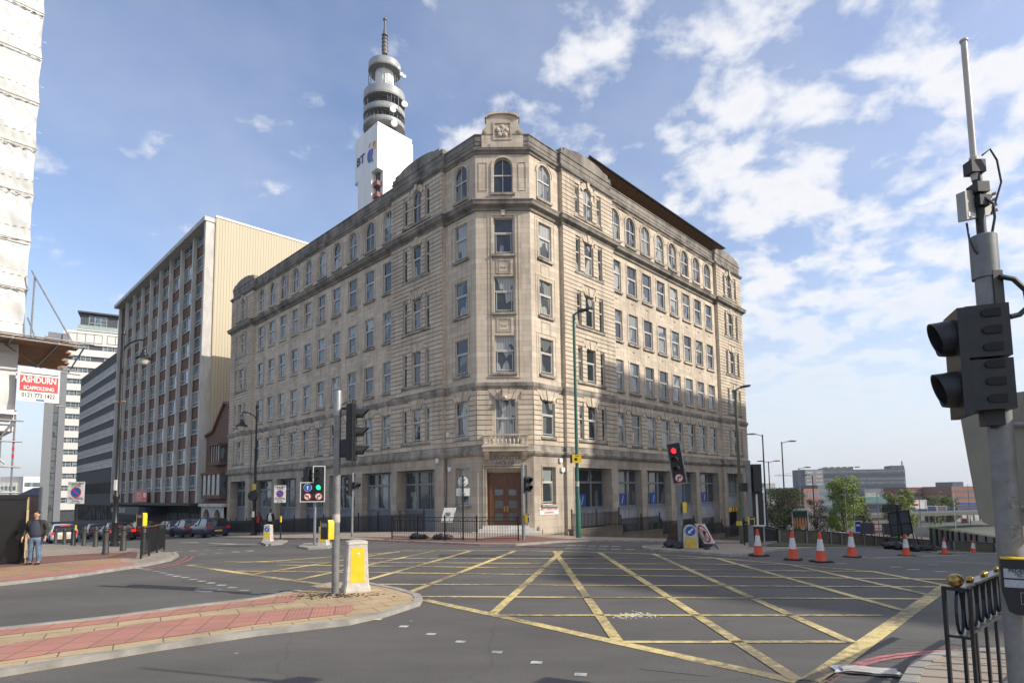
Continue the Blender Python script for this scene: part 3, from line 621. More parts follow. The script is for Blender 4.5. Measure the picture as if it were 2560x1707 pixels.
def border(mb, ua, ub, za, zb, o, w, proud, bottom=True):
    mb.box(ua-w, ua, o, o+proud, za-(w if bottom else 0), zb); mb.box(ub, ub+w, o, o+proud, za-(w if bottom else 0), zb); mb.box(ua-w, ub+w, o, o+proud, zb, zb+w)
    if bottom: mb.box(ua, ub, o, o+proud, za-w, za)
def sweep(mb, pts, prof, close=True):
    n = len(pts); ms = []
    for i in range(n):
        ns = []
        if i > 0: d = (pts[i]-pts[i-1]).normalized(); ns.append(Vector((d.y, -d.x)))
        if i < n-1: d = (pts[i+1]-pts[i]).normalized(); ns.append(Vector((d.y, -d.x)))
        ms.append(ns[0] if len(ns) == 1 else (ns[0]+ns[1])/(1+ns[0].dot(ns[1])))
    k = len(prof); vs = []; uvs = []; dist = 0; acc = [0]
    for o_, z in prof[1:]: acc.append(acc[-1]+.2)
    for i in range(n):
        if i: dist += (pts[i]-pts[i-1]).length
        for j, (o_, z) in enumerate(prof): p = pts[i]+ms[i]*o_; vs.append((p.x, p.y, z)); uvs.append((dist, z+o_*.5))
    fs = [[i*k+(j+1) % k, i*k+j, (i+1)*k+j, (i+1)*k+(j+1) % k] for i in range(n-1) for j in range(k)]
    fs += [list(range(k)), [(n-1)*k+j for j in range(k)][::-1]]
    mb.add(vs, [f[::-1] for f in fs], uvs)
BLD = thing('office_building', 'six storey pale stone corner building with a chamfered entrance and arched top windows', 'building', (A_.x, A_.y, 0))
FLO = [(5.65, 7.95), (9.59, 11.91), (13.38, 15.68), (17.12, 19.48)]
F5 = (21.12, 23.45)
LEND, REND = 40.8, 32.4
SECT = {'L': dict(T=FL, side=(0, 3.05), pav=[(3.05, 9.05), (34.85, LEND)], mid=(9.05, 34.85), mc=[9.87+2.6*i for i in range(10)], hw=.68),
        'R': dict(T=FR, side=(0, 2.98), pav=[(2.98, 8.95), (26.7, REND)], mid=(8.95, 26.7), mc=[9.66+2.225*i for i in range(8)], hw=.67)}
WINS = []   # (score, T, lights, o)
def lights3(p0, z, top=False):
    a = [(p0+1.38, p0+1.88), (p0+2.36, p0+3.42), (p0+3.98, p0+4.50)]
    if top: return [(a[0][0], a[0][1], z[0]+.2, z[1]-.25), (a[1][0], a[1][1], z[0], z[1], True), (a[2][0], a[2][1], z[0]+.2, z[1]-.25)]
    return [(x0, x1, z[0], z[1]) for x0, x1 in a]
GO = {'L': [(3.94, 8.32)]+[(9.15+5.15*i, 13.3+5.15*i) for i in range(5)]+[(35.8, 39.9)], 'R': [(3.75, 8.05)]+[(8.72+4.49*i, 12.42+4.49*i) for i in range(4)]+[(27.35, 31.0)]}
for key, D in SECT.items():
    T = D['T']; upper = MB(T); low = MB(T); dec = MB(T); rs = MB(T); sill = MB(T)
    secs = [(D['side'], 0., 's'), (D['pav'][0], EP, 'p'), (D['mid'], 0., 'm'), (D['pav'][1], EP, 'p')]
    base = -2.6 if key == 'L' else -4.2
    for (a, b), o, kd in secs:
        for fi, z in enumerate(FLO+[F5]):
            zlo = [4.6, 8.75, 12.6, 16.4, 20.3][fi]; zhi = [8.75, 12.6, 16.4, 20.3, 23.95][fi]
            if kd == 's': ls = [[(.78, 2.05, z[0], z[1], fi == 4)]]
            elif kd == 'p': ls = [lights3(a, z, fi == 4)]
            else: ls = [[(c-D['hw'], c+D['hw'], z[0], z[1], fi == 4)] for c in D['mc']]
            ops = [l for g in ls for l in g]
            wall(upper, a, b, zlo, zhi, [tuple(l[:4])+(len(l) > 4 and l[4],) for l in ops], o, .20)
            for g in ls:
                dec = MB(T); sill = MB(T); WINS.append((T, g, o-.10, fi, key, dec, sill))
                ua, ub = min(l[0] for l in g), max(l[1] for l in g); za = min(l[2] for l in g)
                # sill
                sill.box(ua-.12, ub+.12, o, o+.13, z[0]-.17, z[0]-.02)
                c = (g[len(g)//2][0]+g[len(g)//2][1])/2; w = g[len(g)//2][1]-g[len(g)//2][0]
                if fi == 0: vouss(dec, c, w, z[1], o, .58)
                elif kd == 'p' and fi < 4: vouss(dec, c, w, z[1], o, .52)
                elif fi < 4:
                    border(dec, ua, ub, za, z[1], o, .13, .035, bottom=False)
                    if kd == 's': border(dec, ua-.28, ub+.28, za-.2, z[1]+.25, o, .06, .025, bottom=(fi == 1))
                    else: dec.box(c-.13, c+.13, o, o+.05, z[0]-.62, z[0]-.53)
                if kd == 's' and 1 <= fi < 4 and fi > 0 and fi != 1: border(dec, c-.38, c+.38, z[0]-1.15, z[0]-.42, o, .05, .03)
                if fi == 4:
                    r = w/2; zs = z[1]-r
                    if kd == 'p':
                        for i in range(7):
                            t0, t1 = pi*(.12+.76*i/7)+.02, pi*(.12+.76*(i+1)/7)-.02; R1, R2 = r+.01, r+.42; q = .1 if i == 3 else 0
                            dec.prismo([(c-R1*cos(t0), zs+R1*sin(t0)), (c-R1*cos(t1), zs+R1*sin(t1)), (c-R2*cos(t1), zs+R2*sin(t1)), (c-R2*cos(t0), zs+R2*sin(t0))], o, o+.09+q)
                    else:
                        ring(dec, ua, ub, zs, o, .11, .05); dec.box(ua-.11, ua, o, o+.05, z[0], zs); dec.box(ub, ub+.11, o, o+.05, z[0], zs)
                        ring(dec, ua-.16, ub+.16, zs, o, .05, .07)
            dec = upper
            if kd == 'm' and fi == 4:
                for c1, c2 in zip(D['mc'], D['mc'][1:]):
                    c = (c1+c2)/2; border(dec, c-.28, c+.28, 21.25, 23.0, o, .04, .03)
            if kd == 'p' or fi == 0:
                ro = [(l[0]-.0, l[1]+.0, l[2]-.02, l[3]) for l in ops]
                for g in ls:
                    l = g[len(g)//2]; 
                    if fi < 4: ro.append((l[0]-.2, l[1]+.2, l[3], l[3]+.55))
                    else: ro.append((l[0]-.32, l[1]+.32, 22.7, 23.65))
                    ro.append((g[0][0]-.12, g[-1][1]+.12, z[0]-.19, z[0]))
                zt = [8.5, 12.6, 16.4, 19.95, 23.72][fi]; zb = [5.1, 9.0, 12.6, 16.4, 20.62][fi]
                rust(rs, a+(.03 if kd == 'm' else 0), b, zb, zt, ro, o)
    # ground floor
    ops = []
    for i, (a, b) in enumerate(GO[key]):
        ops.append((a, b, -1.2 if key == 'L' else (-3.4), 3.78))
    for (a, b), o, kd in secs:
        oo = [(p[0], p[1], max(p[2], base), p[3], False, .6+o) for p in ops if a <= (p[0]+p[1])/2 <= b]
        if kd == 's': oo = [(.78, 2.08, 1.42, 3.76, False, .3)]
        wall(low, a, b, base, 4.6, oo, o, .6)
        for p in oo: border(low, p[0], p[1], p[2], p[3], o, .09, .03, bottom=False)
    # returns between sections
    for a, b in ((D['pav'][0][0], D['pav'][0][1]), D['pav'][1]):
        for u_ in (a, b):
            upper.quad((u_, 0, 4.6), (u_, EP, 4.6), (u_, EP, 23.95), (u_, 0, 23.95)); low.quad((u_, 0, base), (u_, EP, base), (u_, EP, 4.6), (u_, 0, 4.6))
    E_ = D['pav'][1][1]
    upper.quad((E_, EP, 4.6), (E_, -14, 4.6), (E_, -14, 24.4), (E_, EP, 24.4)); low.quad((E_, EP, base), (E_, -14, base), (E_, -14, 4.6), (E_, EP, 4.6))
    for z0, z1 in ((5.1, 8.5), (9.0, 19.95), (20.62, 23.7)):
        k = round((z1-z0)/.3); ch = (z1-z0)/k
        for j in range(k): rs.box(E_, E_+.05, -1.0, EP+.055, z0+j*ch, z0+(j+1)*ch-.035)
    mesh('wall', upper, M['stone'], BLD, True, smooth=False); mesh('ground_floor_wall', low, M['stone_low'], BLD, True, smooth=False)
    mesh('rusticated_facing', rs, M['stone_r'], BLD, True, smooth=False);
# chamfer
T = FC; up_ = MB(T); lo_ = MB(T); dc = MB(T); rs = MB(T); sl_ = MB(T)
x0, x1, xc = 1.12, 2.37, 1.745
for fi, z in enumerate(FLO+[F5]):
    zlo = [4.6, 8.75, 12.6, 16.4, 20.3][fi]; zhi = [8.75, 12.6, 16.4, 20.3, 23.95][fi]; zz = z
    if fi == 0: zz = (5.05, 7.9)
    wall(up_, 0, CWD, zlo, zhi, [(x0, x1, zz[0], zz[1], fi == 4)], 0, .26)
    dc = MB(T); sl_ = MB(T); WINS.append((T, [(x0, x1, zz[0], zz[1], fi == 4)], -.20, fi, 'C', dc, sl_))
    if fi: sl_.box(x0-.15, x1+.15, 0, .13, z[0]-.17, z[0]-.02)
    if fi == 4:
        ring(dc, x0, x1, z[1]-(x1-x0)/2, 0, .12, .06); dc.box(x0-.12, x0, 0, .06, z[0], z[1]-(x1-x0)/2); dc.box(x1, x1+.12, 0, .06, z[0], z[1]-(x1-x0)/2)
        border(dc, .25, .72, 21.3, 23.1, 0, .04, .03); border(dc, 2.78, 3.2, 21.3, 23.1, 0, .04, .03)
    elif fi == 0:
        vouss(dc, xc, x1-x0, 7.9, 0, .6, 5); dc.box(xc-.17, xc+.17, .08, .30, 7.82, 8.5); dc.ball((xc, .3, 7.95), .13, 8, 6)
        rust(rs, 0, CWD, 5.1, 8.5, [(x0-.16, x1+.16, 4.9, 7.95), (x0-.35, x1+.35, 7.9, 8.5)], 0)
    else:
        if fi > 1: border(dc, xc-.42, xc+.42, z[0]-1.2, z[0]-.42, 0, .05, .035); border(dc, xc-.3, xc+.3, z[0]-1.1, z[0]-.52, 0, .02, .02); dc.box(xc-.16, xc+.16, 0, .03, z[0]-.87, z[0]-.78)
dc = up_
for w_, p_ in ((.10, .05), (.30, .03)):
    dc.box(x0-w_-.06, x0-w_, 0, p_, 9.3, 19.5+w_); dc.box(x1+w_, x1+w_+.06, 0, p_, 9.3, 19.5+w_); dc.box(x0-w_-.06, x1+w_+.06, 0, p_, 19.5+w_, 19.56+w_)
dc.box(x0-.36, x1+.36, 0, .05, 9.24, 9.3)
dc.prismo([(xc-.1, 19.6), (xc+.1, 19.6), (xc+.16, 19.95), (xc-.16, 19.95)], 0, .14)
wall(lo_, 0, CWD, -1, 4.6, [(.56, 2.86, -1, 3.68, False, .62)], 0, .62)
for w_, p_ in ((0., .05), (.14, .09)): border(lo_, .56-w_, 2.86+w_, -.6, 3.68+w_, 0, .08, p_, bottom=False)
lo_.quad((.56, -.62, 3.41), (2.86, -.62, 3.41), (2.86, -.2, 3.68), (.56, -.2, 3.68))
mesh('wall', up_, M['stone'], BLD, True, smooth=False); mesh('ground_floor_wall', lo_, M['stone_low'], BLD, True, smooth=False); mesh('rusticated_facing', rs, M['stone_r'], BLD, True, smooth=False)
# side-bay to chamfer junction rustication on F1 done by sections; mouldings
PL = lambda u_, o: A_+dL*u_+nL*o
PR = lambda u_, o: B_+dR*u_+nR*o
path = [PL(LEND, -14), PL(LEND, EP), PL(34.85, EP), PL(34.85, 0), PL(9.05, 0), PL(9.05, EP), PL(3.05, EP), PL(3.05, 0), A_.copy(), B_.copy(), PR(2.98, 0), PR(2.98, EP), PR(8.95, EP), PR(8.95, 0), PR(26.7, 0), PR(26.7, EP), PR(REND, EP), PR(REND, -14)]
for nm, prof, mt in (('cornice', [(-.02, 19.9), (.09, 19.92), (.13, 20.08), (.20, 20.12), (.36, 20.24), (.38, 20.42), (.43, 20.5), (.40, 20.56), (-.02, 20.64)], 'stone_dirty'),
    ('string_course', [(-.02, 8.48), (.06, 8.5), (.09, 8.60), (.15, 8.72), (.17, 8.93), (-.02, 9.0)], 'stone_ledge'),
    ('string_course', [(-.02, 4.42), (.08, 4.44), (.20, 4.58), (.23, 4.70), (.11, 4.76), (.10, 5.06), (-.02, 5.1)], 'stone_ledge'),
    ('parapet_moulding', [(-.02, 23.66), (.07, 23.68), (.10, 23.80), (.20, 23.88), (.23, 24.04), (-.02, 24.1)], 'stone_dirty'),
    ('parapet', [(-.03, 24.05), (-.03, 24.55), (.0, 24.58), (.0, 24.94), (.05, 24.96), (.05, 25.03), (-.42, 25.03), (-.42, 24.05)], 'stone_dirty')):
    mb = MB(); sweep(mb, path, prof); mesh(nm, mb, M[mt], BLD, True, smooth=False)
def attic(T, a, b, kind):
    mb = MB(T); c = (a+b)/2; hw = (b-a)/2
    if kind == 'curve': top = [(a, 25.04), (a, 25.3), (a+.35, 25.3), (a+.35, 25.48), (a+.7, 25.52)]+[(c+hw*.72*sin(t), 25.52+.42*cos(t*1.0)-.13) for t in [-1.25+.25*i for i in range(11)]]+[(b-.7, 25.52), (b-.35, 25.48), (b-.35, 25.3), (b, 25.3), (b, 25.04)]
    else: top = [(a, 25.04), (a, 25.32), (a+.22, 25.32), (a+.22, 25.5), (a+.45, 25.5), (a+.45, 25.66), (b-.45, 25.66), (b-.45, 25.5), (b-.22, 25.5), (b-.22, 25.32), (b, 25.32), (b, 25.04)]
    mb.prismo(top, -.36, EP+.03); mesh('attic_block', mb, M['stone_dirty'], BLD, True, smooth=False)
attic(FL, 3.05, 9.0, 'curve'); attic(FL, 34.9, LEND, 'curve'); attic(FR, 3.0, 8.9, 'curve'); attic(FR, 26.75, REND, 'curve')
mb = MB(FC)
pr = [(.42, 24.02), (.42, 25.12), (.58, 25.2), (.66, 25.45), (.72, 25.85), (.70, 26.05)]+[(1.745-1.04*cos(t), 26.12+.36*sin(t)) for t in [pi*i/12 for i in range(13)]]+[(2.79, 26.05), (2.77, 25.85), (2.83, 25.45), (2.91, 25.2), (3.07, 25.12), (3.07, 24.02)]
mb.prismo(pr, -.55, .03)
mb.prismo([(1.745-1.12*cos(t), 26.10+.40*sin(t)) for t in [pi*i/12 for i in range(13)]]+[(1.745+1.0*cos(t), 26.08+.27*sin(t)) for t in [pi*i/12 for i in range(13)]], -.58, .16)
border(mb, 1.25, 2.24, 24.72, 25.72, .03, .1, .05); mb.box(.95, 2.54, .03, .09, 24.1, 24.4)
for s_ in (-1, 1): mb.disc((1.745+s_*1.12, .03, 25.22), .16, .06, 14); mb.disc((1.745+s_*1.12, .09, 25.22), .07, .03, 10)
g_ = mesh('gable', mb, M['stone'], BLD, True, smooth=False)
mb = MB(FC)
for k in range(5):
    for rr, sc, ph in ((.28, .17, 0), (.15, .12, pi/5)):
        t = pi/2+2*pi*k/5+ph; mb.ball((1.745+rr*cos(t), .05, 25.2+rr*sin(t)), sc, 9, 6, (1, .6, 1))
mb.ball((1.745, .08, 25.2), .08, 8, 6)
mesh('carved_rose', mb, M['stone'], g_, True, ang=60)
# roof and recessed roof storey with overhanging eaves on the right wing
mb = MB(); mb.add([(*PL(LEND, 0), 24.3), (*A_, 24.3), (*B_, 24.3), (*PR(REND, 0), 24.3), (*PR(REND, -14), 24.3), (*(A_+(PR(0, -14)-B_)*.6+(PL(0, -14)-A_)*.8), 24.3), (*PL(LEND, -14), 24.3)], [[0, 1, 2, 3, 4, 5, 6]])
mb.T = Matrix()
mesh('roof', mb, M['concrete_d'], BLD, True, smooth=False)
mb = MB(FL); mb.box(9, LEND, -14.0, -13.9, -2, 24.3); mb.T = FR; mb.box(9, REND, -14.0, -13.9, -4, 24.3); mesh('rear_wall', mb, M['brick'], BLD, True, smooth=False)
mb = MB(FR); ue0, ue1 = 6.7, 29.5
mb.add([(ue0, -.05, 26.22), (ue1, -.05, 26.22), (ue1, -2.4, 25.3), (ue0, -2.4, 25.3), (ue0, -.05, 26.34), (ue1, -.05, 26.34), (ue1, -9, 26.6), (ue0, -9, 26.6), (ue0, -9, 25.3), (ue1, -9, 25.3)],
    [[0, 3, 2, 1], [4, 5, 6, 7], [0, 1, 5, 4], [0, 4, 7, 8, 3], [1, 2, 9, 6, 5], [7, 6, 9, 8]])
r_ = mesh('overhanging_roof', mb, M['plank'], BLD, True, smooth=False)
mb = MB(FR); mb.tube([(ue0-.1, .04, 26.30), (ue1+.1, .04, 26.30)], .08, 8); mb.box(ue0, ue1, -9, -2.45, 24.3, 25.4)
mesh('gutter', mb, M['black_paint'], r_, True)
# windows
def make_win(T, g, o, lst=None, shop=None):
    f = MB(T); p = MB(T)
    for l in g:
        ua, ub, za, zb = l[:4]; arch = len(l) > 4 and l[4]; w = .055; r = (ub-ua)/2; zs = zb-r if arch else zb
        zt = za+(zb-za)*(.60 if not arch else .52)
        f.box(ua, ua+w, o-.02, o+.05, za, zs); f.box(ub-w, ub, o-.02, o+.05, za, zs); f.box(ua+w, ub-w, o-.02, o+.05, za, za+w)
        f.box(ua+w, ub-w, o-.02, o+.06, zt-.04, zt+.04)
        if not arch: f.box(ua+w, ub-w, o-.02, o+.05, zb-w, zb)
        if ub-ua > .8:
            # opening light offset inside the frame
            q = .13 if not arch else 0
            if q: f.box(ua+w+.08, ua+w+.08+.035, o, o+.075, za+.14, zt-.07); f.box(ub-w-.115, ub-w-.08, o, o+.075, za+.14, zt-.07); f.box(ua+w+.115, ub-w-.115, o, o+.075, za+.14, za+.18); f.box(ua+w+.115, ub-w-.115, o, o+.075, zt-.1, zt-.07)
            if arch: f.box((ua+ub)/2-.02, (ua+ub)/2+.02, o, o+.04, za+w, zb-w)
        if arch:
            ring(f, ua+w, ub-w, zs, o-.02, w, .07, 10)
            P = arcpts(ua+.02, ub-.02, zs); p.add([(ua+.02, o, za+.02), (ub-.02, o, za+.02)]+[(x, o, z) for x, z in reversed(P)], [[0, 1]+list(range(2, 2+len(P)))])
        else: p.quad((ua+.02, o, za+.02), (ub-.02, o, za+.02), (ub-.02, o, zb-.02), (ua+.02, o, zb-.02))
    return f, p
def wscore(w):
    T, g, o, fi, key = w[:5]; c = T @ Vector(((g[0][0]+g[-1][1])/2, 0, 10)); wd_ = sum(l[1]-l[0] for l in g)
    return wd_*(1.6 if key == 'C' else 1)/(c.y**2)
WINS.sort(key=wscore, reverse=True)
NW = 86
for w in WINS[:NW]:
    f, p = make_win(*w[:3]); fo = mesh('window', f, M['white_frame'], BLD, True, smooth=False); mesh('pane', p, M['pane'], fo, True, smooth=False)
    if w[5].f: mesh('surround', w[5], M['stone'], fo, True, smooth=False)
    if w[6].f: mesh('sill', w[6], M['stone_ledge'], fo, True, smooth=False)
f_ = MB(); p_ = MB(); d_ = MB()
for w in WINS[NW:]:
    f, p = make_win(*w[:3])
    for src, dst in ((f, f_), (p, p_), (w[5], d_), (w[6], d_)):
        b = len(dst.v); dst.v += src.v; dst.f += [[i+b for i in q] for q in src.f]; dst.mi += src.mi; dst.uv += src.uv
fo = mesh('window', f_, M['white_frame'], BLD, True, smooth=False); fo['kind'] = 'stuff'; mesh('pane', p_, M['pane'], fo, True, smooth=False)['kind'] = 'stuff'; mesh('surround', d_, M['stone'], fo, True, smooth=False)['kind'] = 'stuff'
# side bay ground windows
for T_ in (FL, FR):
    f, p = make_win(T_, [(.78, 2.08, 1.42, 3.76)], -.25); fo = mesh('window', f, M['white_frame'], BLD, True, smooth=False); mesh('pane', p, M['pane_low'], fo, True, smooth=False)
    mb = MB(T_); mb.box(.62, 2.24, 0, .14, 1.27, 1.40); mesh('sill', mb, M['stone_ledge'], fo, True, smooth=False)
# shop windows
for key in ('L', 'R'):
    T = SECT[key]['T']
    for i, (a, b) in enumerate(GO[key]):
        f = MB(T); p = MB(T); pn = MB(T); o = -.55; zt = 3.76; zs = 1.05; ztr = 2.83
        if key == 'R' and i == 5: zs = 1.75
        mu = a+(b-a)*.64
        for x in (a, b-.14): f.box(x, x+.14, o-.05, o+.08, zs, zt)
        f.box(a+.14, b-.14, o-.05, o+.08, zt-.12, zt); f.box(a+.14, b-.14, o-.05, o+.10, ztr-.07, ztr+.07); f.box(a+.14, b-.14, o-.05, o+.14, zs, zs+.12)
        f.box(mu-.07, mu+.07, o-.05, o+.09, zs+.12, ztr-.07); f.box(mu-.07, mu+.07, o-.05, o+.09, ztr+.07, zt-.12)
        f.box((a+mu)/2-.03, (a+mu)/2+.03, o-.02, o+.05, zs+.12, ztr-.07); f.box((a+mu)/2-.03, (a+mu)/2+.03, o-.02, o+.05, ztr+.07, zt-.12)
        p.quad((a, o, zs), (b, o, zs), (b, o, zt), (a, o, zt))
        zb = -.15 if key == 'R' else -1.2
        if key == 'R' and i == 5: zb = .62
        pn.box(a, b, o-.05, o+.02, zb, zs); border(pn, a+.3, mu-.25, zb+.3, zs-.22, o+.02, .06, .04); border(pn, mu+.25, b-.3, zb+.3, zs-.22, o+.02, .06, .04); pn.box(a, b, o+.02, o+.08, zs-.12, zs-.02)
        fo = mesh('shop_window', f, M['grey_frame'], BLD, True, smooth=False); mesh('pane', p, M['pane_low'], fo, True, smooth=False)
        mesh('panel', pn, M['grey_panel'] if key == 'R' else M['grey_frame'], fo, True, smooth=False)
        if key == 'R' and i < 5:
            q = MB(T); ca = a+1.35; q.box(ca, ca+.85, o+.01, o+.03, zs+.14, zs+1.0); mesh('window_poster', q, M['blue_board'], fo, True, smooth=False)
            q = MB(T); pts = [(ca+.42+.10*sin(t*3.1-1.0), o+.035, zs+.25+t*.62) for t in [j/8 for j in range(9)]]; q.tube(pts, .028, 5); mesh('poster_mark', q, M['white'], fo, True)
            if i > 0:
                q = MB(T); q.quad((a, o-.02, -3.4), (b, o-.02, -3.4), (b, o-.02, -.15), (a, o-.02, -.15)); f2 = MB(T)
                for x in (a, mu-.06, b-.12): f2.box(x, x+.12, o-.02, o+.07, -3.4, -.15)
                f2.box(a+.12, b-.12, o-.02, o+.06, -1.25, -1.1); f2.box(a+.12, b-.12, o-.02, o+.06, -.27, -.15)
                fo2 = mesh('basement_window', f2, M['grey_frame'], BLD, True, smooth=False); mesh('pane', q, M['pane_low'], fo2, True, smooth=False)
        if key == 'R' and i == 5:
            q = MB(T); q.box(a, b, o-.1, o-.05, -4.2, .62); 
            for k_ in range(18): q.box(a+.1+k_*.2, a+.13+k_*.2, o-.02, o+.02, -3.6, .05)
            q.box(a, b, o-.03, o+.03, -1.2, -1.12); mesh('dark_gateway', q, M['black_paint'], BLD, True, smooth=False)
            q = MB(T); q.box(a+.02, b-.02, o, o+.06, .12, .60); fo3 = mesh('height_sign', q, M['yellow'], BLD, True, smooth=False)
            q = MB(T); q.box(b-1.25, b-1.05, o+.062, o+.07, .12, .60); q.box(b-.65, b-.45, o+.062, o+.07, .12, .60); q.text('MAXIMUM', .16, .004, Matrix.Translation((a+1.1, o+.07, .44))); q.text('HEADROOM', .16, .004, Matrix.Translation((a+1.1, o+.07, .26)))
            mesh('sign_stripes', q, M['black_paint'], fo3, True, smooth=False)
# entrance
mb = MB(FC)
mb.box(.56, 2.86, -.74, -.64, -.4, 3.5)
mb.box(.86, 2.56, -.64, -.60, 2.66, 3.38)
for s_, e_ in ((.86, 1.70), (1.72, 2.56)):
    mb.box(s_, s_+.14, -.64, -.58, .2, 2.6); mb.box(e_-.14, e_, -.64, -.58, .2, 2.6)
    for z_ in (.2, 1.0, 1.78, 2.45): mb.box(s_+.14, e_-.14, -.64, -.58, z_, z_+(.22 if z_ == .2 else .16))
mb.box(.72, .86, -.64, -.52, .2, 3.42); mb.box(2.56, 2.70, -.64, -.52, .2, 3.42); mb.box(.86, 2.56, -.64, -.54, 2.6, 2.66)
d_ = mesh('door', mb, M['wood'], BLD, True, smooth=False)
mb = MB(FC)
for s_, e_ in ((1.0, 1.56), (1.86, 2.42)):
    for a, b in ((.44, .98), (1.18, 1.76), (1.96, 2.43)): mb.box(s_+.02, e_-.02, -.635, -.62, a+.04, b-.04)
mesh('pane', mb, M['pane_low'], d_, True, smooth=False)
mb = MB(FC); 
for x in (1.62, 1.80): mb.box(x-.05, x+.05, -.58, -.56, 1.02, 1.38); mb.tube([(x, -.54, 1.05), (x, -.50, 1.1), (x, -.50, 1.3), (x, -.54, 1.35)], .015, 6)
mesh('handle', mb, M['brass'], d_, True)
mb = MB(FC)
mb.box(.3, 3.1, -.6, .28, -1, .2); mb.box(.05, 3.4, .0, .62, -1, .03); mb.box(-.3, 3.75, 0, .98, -1, -.14)
mesh('entrance_steps', mb, M['concrete'], BLD, True, smooth=False)
# balcony
mb = MB(FC)
mb.box(.36, 3.10, 0, .62, 4.78, 4.98); mb.box(.30, 3.16, 0, .68, 4.92, 5.02); mb.box(.36, 3.1, 0.02, .6, 4.68, 4.78)
mb.box(.34, 3.12, .46, .66, 5.60, 5.70); mb.box(.40, 3.06, .50, .60, 5.02, 5.10)
for x in (.38, 2.64): mb.box(x, x+.44, .46, .62, 5.02, 5.62); border(mb, x+.1, x+.34, 5.14, 5.5, .62, .03, .02)
for x in (.36, 3.04): mb.box(x, x+.06, 0, .5, 5.02, 5.66)
bal = mesh('balcony', mb, M['stone'], BLD, True, smooth=False)
for i in range(7):
    q = MB(FC @ Matrix.Translation((1.0+i*.248, .54, 0))); q.lathe([(.05, 5.08), (.035, 5.14), (.075, 5.24), (.07, 5.34), (.03, 5.48), (.03, 5.53), (.055, 5.60)], 8); mesh('baluster', q, M['stone'], bal, True, ang=60)
for x in (.42, 2.72):
    q = MB(FC); q.prismo([(0, 0)]*3, 0, 0) if False else None
    q.T = FC @ Matrix(((0, 1, 0, x), (1, 0, 0, 0), (0, 0, 1, 0), (0, 0, 0, 1)))
    q.prismo([(0, 4.7), (.52, 4.7), (.54, 4.58), (.42, 4.48), (.30, 4.42), (.22, 4.25), (.06, 4.2), (0, 4.2)], 0, .32); mesh('bracket', q, M['stone'], bal, True, ang=60)
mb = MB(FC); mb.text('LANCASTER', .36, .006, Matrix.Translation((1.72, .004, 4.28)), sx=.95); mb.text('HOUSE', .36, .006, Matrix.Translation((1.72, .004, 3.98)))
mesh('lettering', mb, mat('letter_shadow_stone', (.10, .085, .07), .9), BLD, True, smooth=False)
# alarm boxes, pipes and little fittings
for T_, u_, z_, w_, h_, mt in ((FL, 3.02-.55, 3.85, .26, .3, 'white'), (FR, 2.55, 3.75, .36, .34, 'white'), (FR, 2.4, 4.35, .28, .34, 'white'), (FL, 4.4-.95, 4.45, .28, .34, 'white'), (FL, 2.6, 7.0-.9, .28, .34, 'white')):
    mb = MB(T_); o = EP if u_ > 3.05 else 0
    mb.prismo([(u_, z_), (u_+w_, z_), (u_+w_, z_-h_*.7), (u_+w_/2, z_-h_), (u_, z_-h_*.7)], o+.02, o+.13); mesh('alarm_box', mb, M[mt], BLD, True)
mb = MB(FR); 
for u_ in (2.9, 4.0): mb.tube([(u_, .28 if u_ > 3 else .06, 5.1), (u_, .28 if u_ > 3 else .06, 7.0)], .035, 6)
mesh('pipe', mb, M['stone_dirty'], BLD, True)
mb = MB(FL); mb.tube([(9.1, .1, -1), (9.1, .1, 4.4)], .05, 6); mb.tube([(3.0, .1, -.4), (3.0, .1, 4.4)], .05, 6); mb.tube([(34.8, .1, 4.4), (34.8, .1, 8.4)], .06, 6); mesh('pipe', mb, M['stone_dirty'], BLD, True)
mb = MB(FR); mb.box(.45, 2.28, 0, .03, .80, 1.27)
t = thing('street_name_sign', 'white street name plate with red capitals on the stone wall right of the entrance', 'street sign', (*PR(1.36, 0), 1.0))
mesh('plate', mb, M['white'], t, True); mb = MB(FR)
mb.text('GREAT CHARLES STREET', .16, .004, Matrix.Translation((1.36, .034, 1.13)), bold=.002); mb.text('QUEENSWAY', .16, .004, Matrix.Translation((1.36, .034, .93)), bold=.002)
mesh('lettering', mb, M['red_sign'], t, True, smooth=False)
